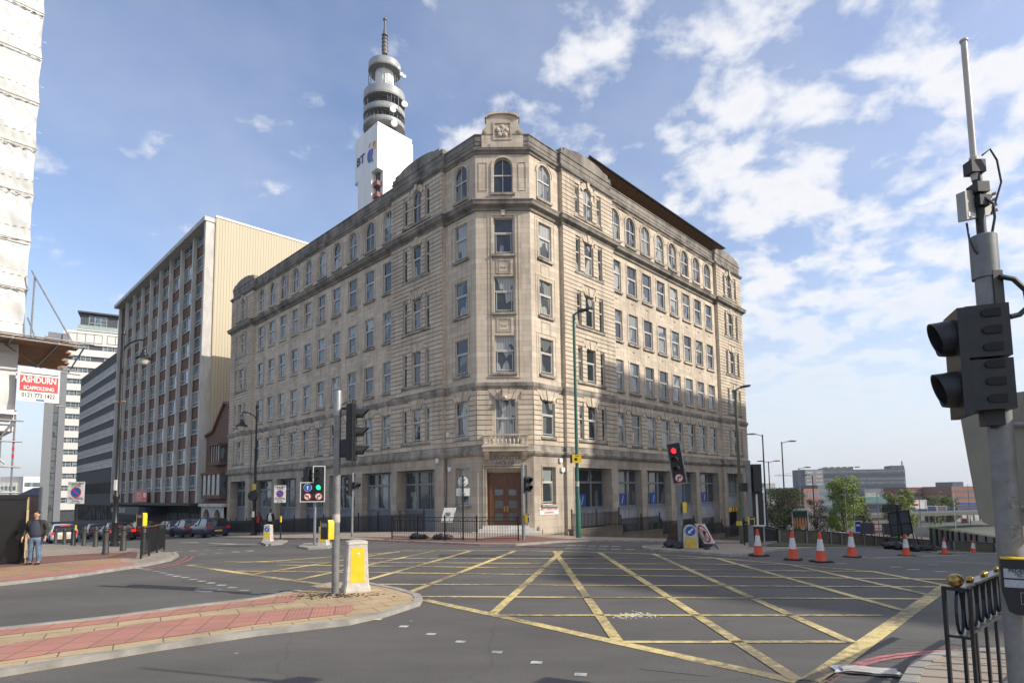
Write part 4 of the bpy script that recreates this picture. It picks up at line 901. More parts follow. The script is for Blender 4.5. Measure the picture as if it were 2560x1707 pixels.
# dwarf walls and area railings in front
def railing(T, u0_, u1_, o, zb0, zb1, h, label, group, posts=3, wallz=None):
    P0 = T @ Vector((u0_, o, zb0)); t = thing('area_railing', label, 'railing', (P0.x, P0.y, zb0), group=group); n = int(abs(u1_-u0_)/.14)
    bars = MB(T); 
    zf = lambda u_: zb0+(zb1-zb0)*(u_-u0_)/(u1_-u0_)
    for i in range(n+1):
        u_ = u0_+(u1_-u0_)*i/n; z = zf(u_); r = .019
        bars.box(u_-r, u_+r, o-r, o+r, z, z+h-.06); bars.add([(u_-.025, o, z+h-.08), (u_, o-.025, z+h-.08), (u_+.025, o, z+h-.08), (u_, o+.025, z+h-.08), (u_, o, z+h+.05)], [[0, 1, 4], [1, 2, 4], [2, 3, 4], [3, 0, 4]])
    mesh('bars', bars, M['black_paint'], t, True, smooth=False)
    for zz in (.1, h-.16):
        q = MB(T); q.add([(u0_, o-.02, zf(u0_)+zz), (u1_, o-.02, zf(u1_)+zz), (u1_, o+.02, zf(u1_)+zz), (u0_, o+.02, zf(u0_)+zz), (u0_, o-.02, zf(u0_)+zz+.035), (u1_, o-.02, zf(u1_)+zz+.035), (u1_, o+.02, zf(u1_)+zz+.035), (u0_, o+.02, zf(u0_)+zz+.035)], [[0, 1, 2, 3], [7, 6, 5, 4], [0, 4, 5, 1], [2, 6, 7, 3], [0, 3, 7, 4], [1, 5, 6, 2]])
        mesh('rail', q, M['black_paint'], t, True, smooth=False)
    for k in range(posts+1):
        u_ = u0_+(u1_-u0_)*k/posts; z = zf(u_); q = MB(T @ Matrix.Translation((u_, o, z))); q.lathe([(.045, 0), (.045, h), (.07, h+.02), (.03, h+.06), (.06, h+.12), (.05, h+.17), (.01, h+.24)], 8); mesh('post', q, M['black_paint'], t, True)
    return t
gz = lambda T, u_, o: zg((T @ Vector((u_, o, 0))).x, (T @ Vector((u_, o, 0))).y)
GR = 'spiked area railings along the corner building'
for i, (a, b) in enumerate(((3.4, 13.9), (13.9, 24.2), (24.2, 34.5), (34.5, 41.2))):
    railing(FL, a, b, 1.5, gz(FL, a, 1.5)+.10, gz(FL, b, 1.5)+.10, 1.15, ['black spiked railing on the left wing, the run nearest the entrance corner', 'black spiked railing on the left wing behind the tall grey signal pole', 'black spiked railing on the left wing behind the blue no loading sign', 'black spiked railing at the far end of the left wing beside the brick house'][i], GR, 4)
stp = [(1.4, 6.75, -.12), (6.75, 12.1, -.62), (12.1, 17.5, -1.05), (17.5, 22.6, -1.5), (22.6, 27.6, -1.95)]
for i, (a, b, zt) in enumerate(stp):
    mb = MB(FR); mb.box(a, b, 1.5, 1.85, -4.4, zt); p0 = FR @ Vector((a, 1.6, 0))
    t = thing('dwarf_wall', ['first step of the brown area wall, beside the green lamp post', 'second step of the brown area wall going down the right street', 'middle step of the brown area wall going down the right street', 'fourth step of the brown area wall, behind the leaning signal', 'last and lowest step of the brown area wall before the dark gateway'][i], 'wall', (p0.x, p0.y, gz(FR, a, 1.6)), group='stepped area walls down the right wing')
    mesh('masonry', mb, M['dark_stone'], t, True, smooth=False); mb = MB(FR); mb.box(a-.01, b+.01, 1.46, 1.89, zt, zt+.06); mesh('coping', mb, M['dark_stone'], t, True, smooth=False)
    railing(FR, a+.1, b-.1, 1.67, zt+.06, zt+.06, .98, ['black railing on the first step of the area wall by the green lamp post', 'black railing on the second step of the area wall on the right wing', 'black railing on the middle step of the area wall on the right wing', 'black railing on the fourth step of the area wall, behind the leaning signal', 'black railing on the last step of the area wall before the gateway'][i], GR, 2)
# ---------- brick and concrete office block ----------
BK = thing('office_block', 'tall block with brown brick panels, concrete fins and a cream clad end wall', 'building', (*PL(48.8, 0), -2))
T = FL; Z0 = -6.
cr_ = MB(T); bkm = MB(T); fr = 1
U = [49.4]+[55.0+5.06*k for k in range(9)]
rows = [3.1+3.5*k for k in range(10)]
mb = MB(T); mb.box(48.8, 49.4, -.3, .85, 1.5, 36.1); mesh('end_pier', mb, M['concrete'], BK, True, smooth=False)
for u_ in U[1:]:
    mb = MB(T); mb.box(u_, u_+.42, -.1, .34, 1.5, 36.0); mesh('fin', mb, M['concrete'], BK, True, smooth=False)
mb = MB(T); mb.box(48.7, U[-1]+.7, -.3, 1.05, 35.85, 36.4); mesh('roof_slab', mb, M['concrete'], BK, True, smooth=False)
mb = MB(T); mb.box(48.8, 96, -15, -.3, 36.2, 36.6); mb.box(95.5, 96, -15, 0, Z0, 36.2); mb.box(48.9, 96, -15, -14.6, Z0, 36.2); mesh('roof', mb, M['concrete_d'], BK, True, smooth=False)
mb = MB(T); mb.box(48.8, 95.5, -.35, -.25, 1.5, 36.0); mesh('brick_panels', mb, M['brick'], BK, True, smooth=False)
cm = masonry('cream_cladding', (.53, .46, .33), (.51, .445, .32), (.33, .29, .21), .34, 60., .035, .6, stain=(.6, .2), stain_col=(.4, .35, .25), streak=.4, rowoff=0, bump=.8)
mb = MB(T); mb.box(48.62, 48.8, -15, -.25, 4.5, 36.55); mesh('end_cladding', mb, cm, BK, True, smooth=False)
mb = MB(T); mb.box(48.55, 48.95, -15.1, -.2, 36.55, 36.8); mesh('roof_trim', mb, M['white_paint'], BK, True, smooth=False)
mb = MB(T); mb.box(48.7, 49.0, -15, -.3, Z0, 4.5); mesh('end_wall', mb, M['brick'], BK, True, smooth=False)
wf0 = None; n = 0
M['pane2'] = glass_mat('office_glass', [(.05, .08, .10), (.10, .16, .19), (.06, .10, .12), (.2, .25, .26), (.08, .12, .15)], blinds=False)
for bi in range(9):
    ua = U[bi]+(.5 if bi else 0); ub = U[bi+1] if bi < 8 else 95.4
    if bi >= 8: break
    for z in rows:
        f = MB(T); w = ub-ua; f.box(ua, ub, -.25, -.12, z-.06, z+.04); f.box(ua, ub, -.25, -.12, z+1.74, z+1.84); f.box(ua, ub, -.25, -.17, z+.46, z+.54)
        for k in range(4):
            x = ua+w*k/3; f.box(max(ua, x-.04), min(ub, x+.04), -.25, -.15, z+.04, z+1.74)
        fo = mesh('window', f, M['white_frame'], BK, True, smooth=False); q = MB(T); q.quad((ua, -.2, z), (ub, -.2, z), (ub, -.2, z+1.8), (ua, -.2, z+1.8)); mesh('pane', q, M['pane2'], fo, True, smooth=False)
mb = MB(T); mb.box(49.2, 96, -.2, 1.5, 1.2, 1.5); mesh('canopy_slab', mb, M['concrete_d'], BK, True, smooth=False)
mb = MB(T); mb.box(49.4, 95, -.8, -.7, Z0, 1.2); mesh('shop_front_wall', mb, M['concrete_d'], BK, True, smooth=False)
for k in range(3):
    q = MB(T); a = 51+5.2*k
    for j in range(9): q.box(a+j*.56, a+j*.56+.06, -.7, -.6, -3, 1.1)
    for z in (-2.6, -1.2, .1): q.box(a, a+4.5, -.7, -.62, z, z+.06)
    fo = mesh('shop_window', q, M['black_paint'], BK, True, smooth=False); q = MB(T); q.quad((a, -.68, -2.6), (a+4.5, -.68, -2.6), (a+4.5, -.68, .1), (a, -.68, .1)); mesh('pane', q, mat('frosted_glass', (.16, .2, .19), .3), fo, True, smooth=False)
mb = MB(T); mb.prism([(66.5, -.7), (66.5, 1.9), (67.4, 2.5), (82.8, 2.5), (83.6, 1.9), (83.6, -.7)], -.15, .95); o_ = mesh('entrance_canopy', mb, mat('dark_blue_fascia', (.012, .022, .035), .5), BK, True, smooth=False)
mb = MB(T); TM = T @ Matrix.Translation((79.2, 2.51, .38)) @ Matrix.Diagonal((-1, 1, 1, 1)); mb.T = TM; mb.text('NT HOUSE', .95, .01, sx=1.9); mesh('lettering', mb, M['white_frame'], o_, True, smooth=False)
mb = MB(T); mb.box(69.5, 76, 1.0, 1.08, 1.6, 3.3); t = thing('letting_board', 'red board reading offices to let on the front of the brick and concrete block', 'sign', (*PL(72, 1), 1.6)); mesh('board', mb, M['red_sign'], t, True, smooth=False)
mb = MB(T @ Matrix.Translation((73.6, 1.09, 2.75)) @ Matrix.Diagonal((-1, 1, 1, 1))); mb.text('OFFICES', .62, .01, sx=1.1); mb.T = T @ Matrix.Translation((73.6, 1.09, 2.1)) @ Matrix.Diagonal((-1, 1, 1, 1)); mb.text('TO LET', .8, .01, sx=1.1); mb.T = T; mb.box(69.8, 71.3, 1.08, 1.1, 2.3, 2.9); mesh('lettering', mb, M['white'], t, True, smooth=False)
# ---------- gabled brick house ----------
GH = thing('gabled_house', 'small dark brick house with a gable and oriel windows squeezed beside the stone building', 'building', (*PL(42, 0), -2))
mb = MB(T); mb.prismo([(40.85, -6), (48.65, -6), (48.65, 9.4), (46.4, 9.7), (42.8, 12.7), (40.85, 12.2)], -12, 0); mesh('wall', mb, M['brick'], GH, True, smooth=False)
mb = MB(T); mb.prismo([(48.75, 9.3), (46.3, 9.65), (42.8, 12.65), (40.85, 12.15), (40.85, 12.35), (42.8, 12.9), (46.4, 9.9), (48.75, 9.55)], -12, .25); mesh('roof', mb, M['brick'], GH, True, smooth=False)
for a, b, z0_, z1_ in ((42.0, 45.0, 6.1, 7.9), (41.6, 47.4, 2.4, 4.7)):
    mb = MB(T); mb.box(a, b, 0, .8, z0_-.4, z0_); mb.box(a-.1, b+.1, 0, .95, z1_, z1_+.25); n_ = 4
    for k in range(n_+1): x = a+(b-a)*k/n_; mb.box(x-.07, x+.07, .66, .8, z0_, z1_)
    for s_ in (a, b-.1): mb.box(s_, s_+.1, 0, .1, z0_, z1_)
    fo = mesh('oriel_window', mb, M['brick'], GH, True, smooth=False); q = MB(T); q.box(a+.06, b-.06, .05, .72, z0_, z1_); mesh('pane', q, M['pane2'], fo, True, smooth=False)
mb = MB(T)
wall(mb, 41.1, 48.4, -4.5, 1.1, [(42.0, 44.2, -4.4, .8, True, .5), (45.4, 47.8, -4.4, .8, True, .5)], .45, .5); mb.box(40.9, 48.6, 0, .75, 1.1, 1.45); mesh('stone_porch', mb, M['concrete'], GH, True, smooth=False)
# ---------- dark ribbon window block ----------
RB = thing('ribbon_block', 'dark grey office block with long ribbon windows beyond the brick and concrete block', 'building', (*PL(100, 0), -4))
mb = MB(T); mb.box(97, 131, -14, 0, -8, 28.4); mesh('wall', mb, M['concrete_d'], RB, True, smooth=False)
for k in range(9):
    z = 25.0-2.86*k
    if k < 7:
        f = MB(T); nn_ = 34
        for j in range(nn_+1): x = 97.4+33*j/nn_; f.box(x-.07, x+.07, .0, .08, z, z+1.35)
        f.box(97.3, 130.5, 0, .09, z+.85, z+.95); f.box(97.3, 130.5, 0, .1, z-.06, z+.04); f.box(97.3, 130.5, 0, .1, z+1.3, z+1.4)
        fo = mesh('window_strip', f, M['white_frame'], RB, True, smooth=False); q = MB(T); q.quad((97.3, .02, z), (130.5, .02, z), (130.5, .02, z+1.35), (97.3, .02, z+1.35)); mesh('pane', q, M['pane2'], fo, True, smooth=False)
for z0_, z1_ in ((3.2, 5.1), (-2.0, 1.0)):
    f = MB(T)
    for j in range(20): x = 98+31*j/19; f.box(x-.1, x+.1, 0, .2, z0_, z1_)
    fo = mesh('window_strip', f, M['concrete_d'], RB, True, smooth=False); q = MB(T); q.quad((98, .03, z0_), (129, .03, z0_), (129, .03, z1_), (98, .03, z1_)); mesh('pane', q, M['pane_low'], fo, True, smooth=False)
# ---------- white banded apartment tower ----------
AP = atd(104, 1140, 150); ad = Vector((.86, .5)).normalized(); an = Vector((ad.y, -ad.x)); FA = frame(AP.to_2d(), ad, an)
ua_ = lambda px, py, off=0: ((onplane(px, py, AP.to_2d(), an, off).to_2d()-AP.to_2d()).dot(ad), onplane(px, py, AP.to_2d(), an, off).z)
AT = thing('apartment_tower', 'white banded apartment tower with a glazed penthouse and grey stair shaft, far left', 'building', (AP.x, AP.y, -6))
M['band_white'] = mat('white_render_band', (.66, .65, .62), .8, var=.03); M['band_grey'] = mat('grey_render', (.22, .225, .24), .8, var=.05); M['dark_clad'] = mat('dark_cladding', (.07, .075, .085), .5)
lu = ua_(150, 950)[0]; ru = 34.; zt = ua_(155, 822)[1]
mb = MB(FA); mb.box(lu, ru, -16, -.25, -8, zt-2); mesh('core', mb, M['dark_clad'], AT, True, smooth=False)
mb = MB(FA); mb.box(lu+.2, ru, -10, .1, zt-3.6, zt); 
border(mb, lu+1.2, lu+8.6, zt-2.9, zt-.7, .1, .12, .15); o_ = mesh('upper_storey', mb, M['band_white'], AT, True, smooth=False)
q = MB(FA)
for a in (lu+1.2, lu+9.6):
    for k in range(4 if a < lu+5 else 5): q.box(a+k*1.85, a+k*1.85+.09, .1, .16, zt-2.9, zt-.7)
    q.box(a, a+7.4, .1, .16, zt-2.95, zt-2.85); q.box(a, a+7.4, .1, .16, zt-.75, zt-.65)
mesh('frame_lines', q, M['brick'], o_, True, smooth=False)
r5 = random.Random(5)
for k in range(14):
    z = zt-5.2-3.07*(k+1)+1.65
    mb = MB(FA); mb.box(lu-.1, ru, -1, .12, z, z+1.75); mesh('band', mb, M['band_white'], AT, True, smooth=False)
    zz = z+1.75
    f = MB(FA); q = MB(FA)
    for j in range(9):
        a = lu+.9+j*2.6+(.5 if k % 2 else 0)
        if j % 3 == 2: continue
        for x in (a, a+1.05, a+2.1): f.box(x, x+.08, -.22, -.12, zz+.05, zz+1.28)
        f.box(a, a+2.2, -.22, -.14, zz+.62, zz+.70); q.quad((a, -.2, zz+.05), (a+2.15, -.2, zz+.05), (a+2.15, -.2, zz+1.28), (a, -.2, zz+1.28))
    fo = mesh('window_row', f, M['white_frame'], AT, True, smooth=False); mesh('pane', q, M['pane2'], fo, True, smooth=False)
sr = ua_(150, 1100)[0]
mb = MB(FA); mb.box(0, 1.9, -12, .5, -8, zt-1.2); mb.box(3.0, sr+.8, -12, .5, -8, zt-1.2); mb.box(1.9, 3.0, -12, .1, -8, zt-1.2); mesh('stair_shaft', mb, M['band_grey'], AT, True, smooth=False)
mb = MB(FA); 
for k in range(15): mb.box(1.9, 3.0, .12, .3, -6.5+3.07*k, -6.5+3.07*k+2.85)
mesh('glazed_strip', mb, M['pane_low'], AT, True, smooth=False)
mb = MB(FA); mb.box(lu-4.2, lu+.6, -12, -.6, zt-6.5, zt-2.2); mesh('side_block', mb, M['band_white'], AT, True, smooth=False)
pu = ua_(200, 800)[0]; zp = ua_(200, 775)[1]
mb = MB(FA); mb.box(pu, ru, -12, -1.2, zt-.1, zp-.4); mb.box(pu-.6, ru+.5, -12.5, -.1, zp-.5, zp-.1); o_ = mesh('penthouse', mb, M['dark_clad'], AT, True, smooth=False)
f = MB(FA); q = MB(FA)
for a in (pu+1.8, pu+8.2):
    q.box(a, a+4, -1.2, -1.1, zt+.6, zp-1.0)
    for k in range(4): f.box(a+k*1.3, a+k*1.3+.1, -1.1, -1.02, zt+.6, zp-1.0)
    for z in (zt+.6, zt+2.6, zp-1.1): f.box(a, a+4, -1.1, -1.02, z, z+.1)
mesh('penthouse_frame', f, M['white_frame'], o_, True, smooth=False); mesh('pane', q, M['pane2'], o_, True, smooth=False)
q = MB(FA); q.box(pu-.5, ru, -.25, -.15, zt+.5, zt+1.7); mesh('balcony_glass', q, mat('balcony_glass', (.35, .42, .40), .15), o_, True, smooth=False)
mb = MB(FA); mb.box(pu-.6, ru, -1.2, -.1, zt+.3, zt+.5); mesh('balcony_slab', mb, M['band_white'], o_, True, smooth=False)
# ---------- distant left buildings ----------
def block(name, label, cat, pxl, pxr, pyt, d0, d1, depth, zb, mt, rows=0, rowm=None, sub=None, roofm=None, cols=0, bh=.5, fmat=None):
    a = atd(pxl, pyt, d0); b = atd(pxr, pyt, d1); dv = (b.to_2d()-a.to_2d()); L_ = dv.length; dv.normalize(); nv = Vector((dv.y, -dv.x)); 
    T_ = frame(a.to_2d(), dv, nv); zt_ = (a.z+b.z)/2
    t = thing(name, label, cat, (a.x, a.y, zb)); mb = MB(T_); mb.box(0, L_, -depth, 0, zb, zt_); mesh('wall', mb, M[mt] if isinstance(mt, str) else mt, t, True, smooth=False)
    if rows:
        h = (zt_-zb)/(rows+.3)
        for k in range(rows):
            z = zb+(k+.35)*h
            q = MB(T_)
            if cols:
                w = L_/cols
                for j in range(cols): q.box(j*w+w*.15, j*w+w*.85, 0, .06, z, z+h*bh)
            else: q.box(.5, L_-.5, 0, .06, z, z+h*bh)
            mesh('window_row', q, M[rowm or 'pane2'], t, True, smooth=False)
    return t, T_, L_, zt_, a
block('office_slab', 'far pale office slab seen under the scaffold, left of the grey stair shaft', 'building', 59, 104, 1191, 255, 262, 14, -12, 'band_white', 5, 'pane2', bh=.4)
block('low_block', 'far cream low building at the left edge behind the scaffold poles', 'building', -60, 41, 1206, 250, 255, 14, -12, 'concrete', 6, 'pane2', cols=10)
t, T_, L_, zt_, a_ = block('brick_hall', 'brown brick hall with a slate roof behind the black hoarding', 'building', 45, 104, 1238, 166, 168, 8, -9, mat('hall_brick', (.30, .20, .15), .9))
mb = MB(T_); mb.add([(-.3, .4, zt_), (L_+.3, .4, zt_), (L_+.3, -10.3, zt_), (-.3, -10.3, zt_), (2.2, -4, zt_+2.2), (L_+.3, -4, zt_+2.4)], [[0, 1, 5, 4], [3, 4, 5, 2], [0, 4, 3], [1, 2, 5]]); mesh('roof', mb, mat('slate', (.10, .11, .14), .7), t, True, smooth=False)
t, T_, L_, zt_, a_ = block('teal_office', 'narrow teal glass office right behind the edge of the black hoarding', 'building', 18, 47, 1240, 158, 160, 8, -9, 'pane2', 9, 'grey_frame', bh=.12)
t, T_, L_, zt_, a_ = block('red_annex', 'dark red brick annex low behind the standing man', 'building', 50, 98, 1287, 155, 157, 5, -9, 'brick_r', 1, 'pane_low', cols=9, bh=.45)
block('podium', 'dark glazed podium under the ribbon window block', 'building', 128, 276, 1308, 96, 80, 8, -9, 'concrete_d', 1, 'pane_low', bh=.5)
# ---------- telecom tower ----------
fcn = Vector((-39.1, 170)); lcn = Vector((-48.4, 180.2)); rcn = Vector((-30.2, 180.2)); bcn = lcn+rcn-fcn; ctr = (lcn+rcn)/2
TW = thing('telecom_tower', 'tall white telecom tower with round antenna galleries and a thin mast behind the building', 'tower', (ctr.x, ctr.y, -5))
dl_ = (lcn-fcn).normalized(); dr_ = (rcn-fcn).normalized(); LW = (lcn-fcn).length; RW = (rcn-fcn).length
FTL = frame(fcn, dl_, Vector((-dl_.y, dl_.x)) if Vector((-dl_.y, dl_.x)).dot(Vector((0, -1))) > 0 else -Vector((-dl_.y, dl_.x)))
FTR = frame(fcn, dr_, Vector((dr_.y, -dr_.x)))
ztop = 114.; znotch = atd(943.8, 419, 170).z; zstep = atd(885, 459, 180).z
mb = MB()
P4 = [fcn, rcn, bcn, lcn]
mb.add([(*p, znotch) for p in P4]+[(*p, ztop-1.6) for p in P4], [[3, 2, 1, 0], [4, 5, 6, 7], [0, 1, 5, 4], [1, 2, 6, 5], [2, 3, 7, 6], [3, 0, 4, 7]])
ins = lambda p, k: ctr+(p-ctr)*k
mb.add([(*ins(p, .965), ztop-1.6) for p in P4]+[(*ins(p, .965), ztop) for p in P4], [[4, 5, 6, 7], [0, 1, 5, 4], [1, 2, 6, 5], [2, 3, 7, 6], [3, 0, 4, 7]])
# shaft below the notch: right part from 2.9 m, left part from 3.7 m back to the step
a1 = fcn+dr_*2.15; b1 = fcn+dr_*2.15+dl_*3.4; c1 = fcn+dl_*3.4
mb.add([(*p, -10) for p in (a1, rcn, bcn, lcn-dl_*2.0+dl_*0, c1, b1)]+[(*p, znotch) for p in (a1, rcn, bcn, lcn-dl_*2.0, c1, b1)], [[i, (i+1) % 6, 6+(i+1) % 6, 6+i] for i in range(6)])
mb.add([(*p, zstep) for p in (lcn-dl_*2.2, lcn, bcn, bcn-dl_*2.2)]+[(*p, znotch) for p in (lcn-dl_*2.2, lcn, bcn, bcn-dl_*2.2)], [[3, 2, 1, 0], [0, 1, 5, 4], [1, 2, 6, 5], [2, 3, 7, 6], [3, 0, 4, 7]])
mesh('shaft', mb, M['white_paint'], TW, True, smooth=False)
mb = MB(); z = znotch-3
while z > 60: 
    q = [fcn+dr_*.5+dl_*.8, fcn+dr_*2.1+dl_*.8, fcn+dr_*2.1+dl_*3.3, fcn+dr_*.5+dl_*3.3]
    mb.add([(*p, z-1.6) for p in q]+[(*p, z-.2) for p in q], [[3, 2, 1, 0], [4, 5, 6, 7], [0, 1, 5, 4], [1, 2, 6, 5], [2, 3, 7, 6], [3, 0, 4, 7]]); z -= 3.6
mesh('recess_balconies', mb, mat('faded_red_paint', (.26, .09, .085), .7), TW, True, smooth=False)
mb = MB(); q = [fcn+dr_*1.6+dl_*1.6, fcn+dr_*2.1+dl_*1.6, fcn+dr_*2.1+dl_*3.4, fcn+dr_*1.6+dl_*3.4]
mb.add([(*p, 40) for p in q]+[(*p, znotch-.1) for p in q], [[0, 1, 5, 4], [1, 2, 6, 5], [2, 3, 7, 6], [3, 0, 4, 7]]); mesh('recess_wall', mb, M['dark_clad'], TW, True, smooth=False)
# logo on left face: plain rounded mark and letters
def tl(px, py): 
    p = onplane(px, py, fcn, Vector((FTL.col[1][0], FTL.col[1][1])), .1); return (p.to_2d()-fcn).dot(dl_), p.z
def fl_text(s, cu, cz, size, sx=1.):
    q = MB(FTL @ Matrix.Translation((cu, .12, cz)) @ Matrix.Diagonal((-1, 1, 1, 1))); q.text(s, size, .03, bold=.10, sx=sx); return q
cB = tl(901, 403); q = fl_text('BT', cB[0]-.1, cB[1], 3.7, 1.15); lg = mesh('lettering', q, mat('logo_navy', (.02, .035, .16), .5), TW, True, smooth=False)
def blob(cu, cz, a, b, rot, col, o=.1, n=20, name='emblem'):
    q = MB(FTL); pts = []
    for i in range(n): t = 2*pi*i/n; x, y = a*cos(t), b*sin(t); pts.append((cu+x*cos(rot)-y*sin(rot), cz+x*sin(rot)+y*cos(rot)))
    q.prismo(pts, .06, o); mesh(name, q, mat('emblem_paint', col, .5), TW, True, smooth=False)
g0 = tl(925, 390)
blob(g0[0]+.2, g0[1], 1.55, 2.1, -.1, (.05, .10, .42), .10); blob(g0[0]-.8, g0[1]+.45, .85, 1.6, .3, (.22, .08, .34), .12); blob(g0[0]-.9, g0[1]-1.5, 1.3, .5, .85, (.03, .30, .22), .14)
g1 = tl(936.5, 363); blob(g1[0]+.4, g1[1]+.6, .8, .85, .4, (.55, .05, .04), .10); blob(g1[0]-.1, g1[1]-.3, .55, 1.0, .1, (.75, .52, .03), .13)
g2 = tl(924, 364); blob(g2[0], g2[1], .22, .9, .6, (.45, .04, .08), .10)
# galleries
def zt_at(py, d=None): return atd(963, py, d or (ctr.y-6.4)).z
def place(mb): mb.T = Matrix.Translation((ctr.x, ctr.y, 0)); return mb
mb = place(MB()); zz = [zt_at(y) for y in (302, 286, 256, 205)]
mb.lathe([(4.0, ztop-1), (4.0, zt_at(232))], 24); mesh('core_drum', mb, M['dark_clad'], TW, True)
for (py0, py1, R) in ((298, 283, 6.5), (267, 249, 6.5), (229, 204, 6.5), (157, 135, 5.1)):
    z0_, z1_ = zt_at(py0, ctr.y-R), zt_at(py1, ctr.y-R); mb = place(MB())
    mb.lathe([(R-.5, z0_), (R, z0_+.1), (R, z0_+.7), (R-.15, z0_+.75), (R-.15, z0_+.4), (.5, z0_+.4)], 40); o_ = mesh('gallery', mb, bpy.data.materials.get('gallery_concrete') or mat('gallery_concrete', (.30, .29, .275), .8, col2=(.16, .155, .15), scale=1.5), TW, True)
    mb = place(MB()); mb.lathe([(R-.05, z0_+.7), (R-.02, z1_-.3), (R-.12, z1_-.3), (R-.12, z0_+.7)], 40); mesh('parapet_screen', mb, mat('gallery_screen', (.34, .36, .37), .5), o_, True)
mb = place(MB()); mb.lathe([(2.9, zt_at(206, ctr.y-3)), (2.9, zt_at(150, ctr.y-3))], 24); mesh('upper_drum', mb, M['white_paint'], TW, True)
z0_ = zt_at(136, ctr.y); mb = place(MB()); mp_ = [(.9, z0_), (.9, zt_at(128, ctr.y)), (.8, zt_at(100, ctr.y)), (.6, zt_at(94, ctr.y)), (.85, zt_at(92, ctr.y)), (.5, zt_at(88, ctr.y)), (.5, zt_at(76, ctr.y)), (.35, zt_at(72, ctr.y)), (.32, zt_at(52, ctr.y)), (.6, zt_at(51, ctr.y)), (.6, zt_at(48, ctr.y))]
mb.lathe(mp_, 12); 
for k in range(5): mb.lathe([(1.02, z0_+1+k*1.3), (1.02, z0_+1.25+k*1.3)], 12)
mesh('mast', mb, mat('mast_metal', (.16, .15, .14), .6, .3), TW, True)
r6 = random.Random(11); mb = place(MB())
for z_lo, z_hi, R, nb in ((zt_at(298), zt_at(267), 6.2, 46), (zt_at(262), zt_at(232), 6.2, 46), (zt_at(200), zt_at(160), 4.9, 46), (zt_at(283), zt_at(272), 6.3, 24), (zt_at(135, ctr.y-5), zt_at(120, ctr.y-5), 3.2, 10)):
    for k in range(nb):
        t_ = r6.uniform(0, 2*pi); rr = R*r6.uniform(.86, 1.04); h = z_lo+(z_hi-z_lo)*r6.uniform(.5, 1.1); mb.tube([(rr*cos(t_), rr*sin(t_), z_lo), (rr*cos(t_), rr*sin(t_), h)], r6.choice([.06, .09, .14]), 5)
    for k in range(nb//2):
        t_ = r6.uniform(0, 2*pi); t2 = t_+r6.uniform(.1, .4); h = z_lo+(z_hi-z_lo)*r6.uniform(.2, .9); h2 = h+r6.uniform(-1, 1); mb.tube([(R*cos(t_), R*sin(t_), h), (R*cos(t2), R*sin(t2), h2)], .06, 4)
mesh('antenna_framework', mb, M['metal_grey'], TW, True)
for (px, py, r_) in ((983, 273, 1.0), (1012, 260, 1.0), (986, 308, 1.0), (1004.5, 186, .6), (1011, 191, .55), (998, 170, .45)):
    p = atd(px, py, ctr.y-5.5); q = MB(Matrix.Translation(p) @ Matrix.Rotation(.4, 4, 'Z')); q.disc((0, 0, 0), r_, .5, 18); mesh('dish', q, M['white_paint'], TW, True)
# ---------- scaffolded building ----------
SP = Vector((-16.6, 20.0)); FS = frame(SP, dR, nR)
SB = thing('scaffolded_building', 'building wrapped in creased white plastic sheeting on scaffold at the far left', 'building', (SP.x, SP.y, 0))
r7 = random.Random(4)
shm = mat('white_sheeting', (.60, .60, .575), .45, var=.05, scale=2, bump=.25, bscale=5)
def sheet(z0_, z1_, u0_, u1_, seed):
    mb = MB(FS); nu, nz = 56, 22; rr = random.Random(seed); cs = [(rr.uniform(u0_, u1_), rr.random()) for _ in range(5)]; vs = []
    for j in range(nz+1):
        v = j/nz
        for i in range(nu+1):
            u_ = u0_+(u1_-u0_)*i/nu; sag = .05*sin(pi*v)*1.0; w = 0
            for cu, q in cs:
                d = (u_-cu); w += .05*sin(d*9/(.25+ (1-v)*1.3))*exp(-abs(d)*1.3)*v
            w += .018*sin(u_*23+3*sin(v*5+seed))*(1-v)+.02*sin(v*9+u_*2+seed)
            edge = .03 if v > .96 else (.02 if v < .05 else 0)
            z = z0_+(z1_-z0_)*v-(.05*abs(sin((u_-u0_)*1.7+seed)))*(1-v)
            vs.append((u_-(.05*sin(v*pi)if i == nu else 0), sag+w+edge, z))
    mb.add(vs, [[j*(nu+1)+i, j*(nu+1)+i+1, (j+1)*(nu+1)+i+1, (j+1)*(nu+1)+i] for j in range(nz) for i in range(nu)]); return mb
zb_ = 7.62; k = 0
while zb_ < 25:
    mesh('sheet', sheet(zb_, zb_+1.72, -5.2, .02, k+2), shm, SB, True, ang=180)
    mb = MB(FS); mb.tube([(-5.2, .13, zb_+1.70), (-2.4, .12, zb_+1.67), (.03, .13, zb_+1.65)], .022, 6); mesh('sheet_edge', mb, M['dirty_white'], SB, True)
    mb = MB(FS); 
    for j in range(26): mb.box(-5+j*.2, -4.9+j*.2, .20, .205, zb_+.55, zb_+.575)
    mesh('blue_stripe', mb, mat('pale_blue_print', (.25, .45, .75), .5) if k == 0 else bpy.data.materials['pale_blue_print'], SB, True)
    zb_ += 1.68; k += 1
mesh('sheet', sheet(5.0, 7.0, -5.2, -.12, 31), shm, SB, True, ang=180)
mb = MB(FS); mb.box(-5.2, -.12, -5, -.1, 4.4, 25); mb.box(-5.2, -.1, .0, .24, 4.94, 5.02); mesh('wrapped_core', mb, M['white_paint'], SB, True, smooth=False)
mb = MB(FS)
for i in range(10): mb.box(-6, 1.25+.15*sin(i*2.1)+.05*i, 1.15-i*.52-.50, 1.15-i*.52, 7.36, 7.41)
mesh('platform_boards', mb, M['plank'], SB, True, smooth=False)
mb = MB(FS); tb_ = lambda a, b, r_=.028: mb.tube([a, b], r_, 8)
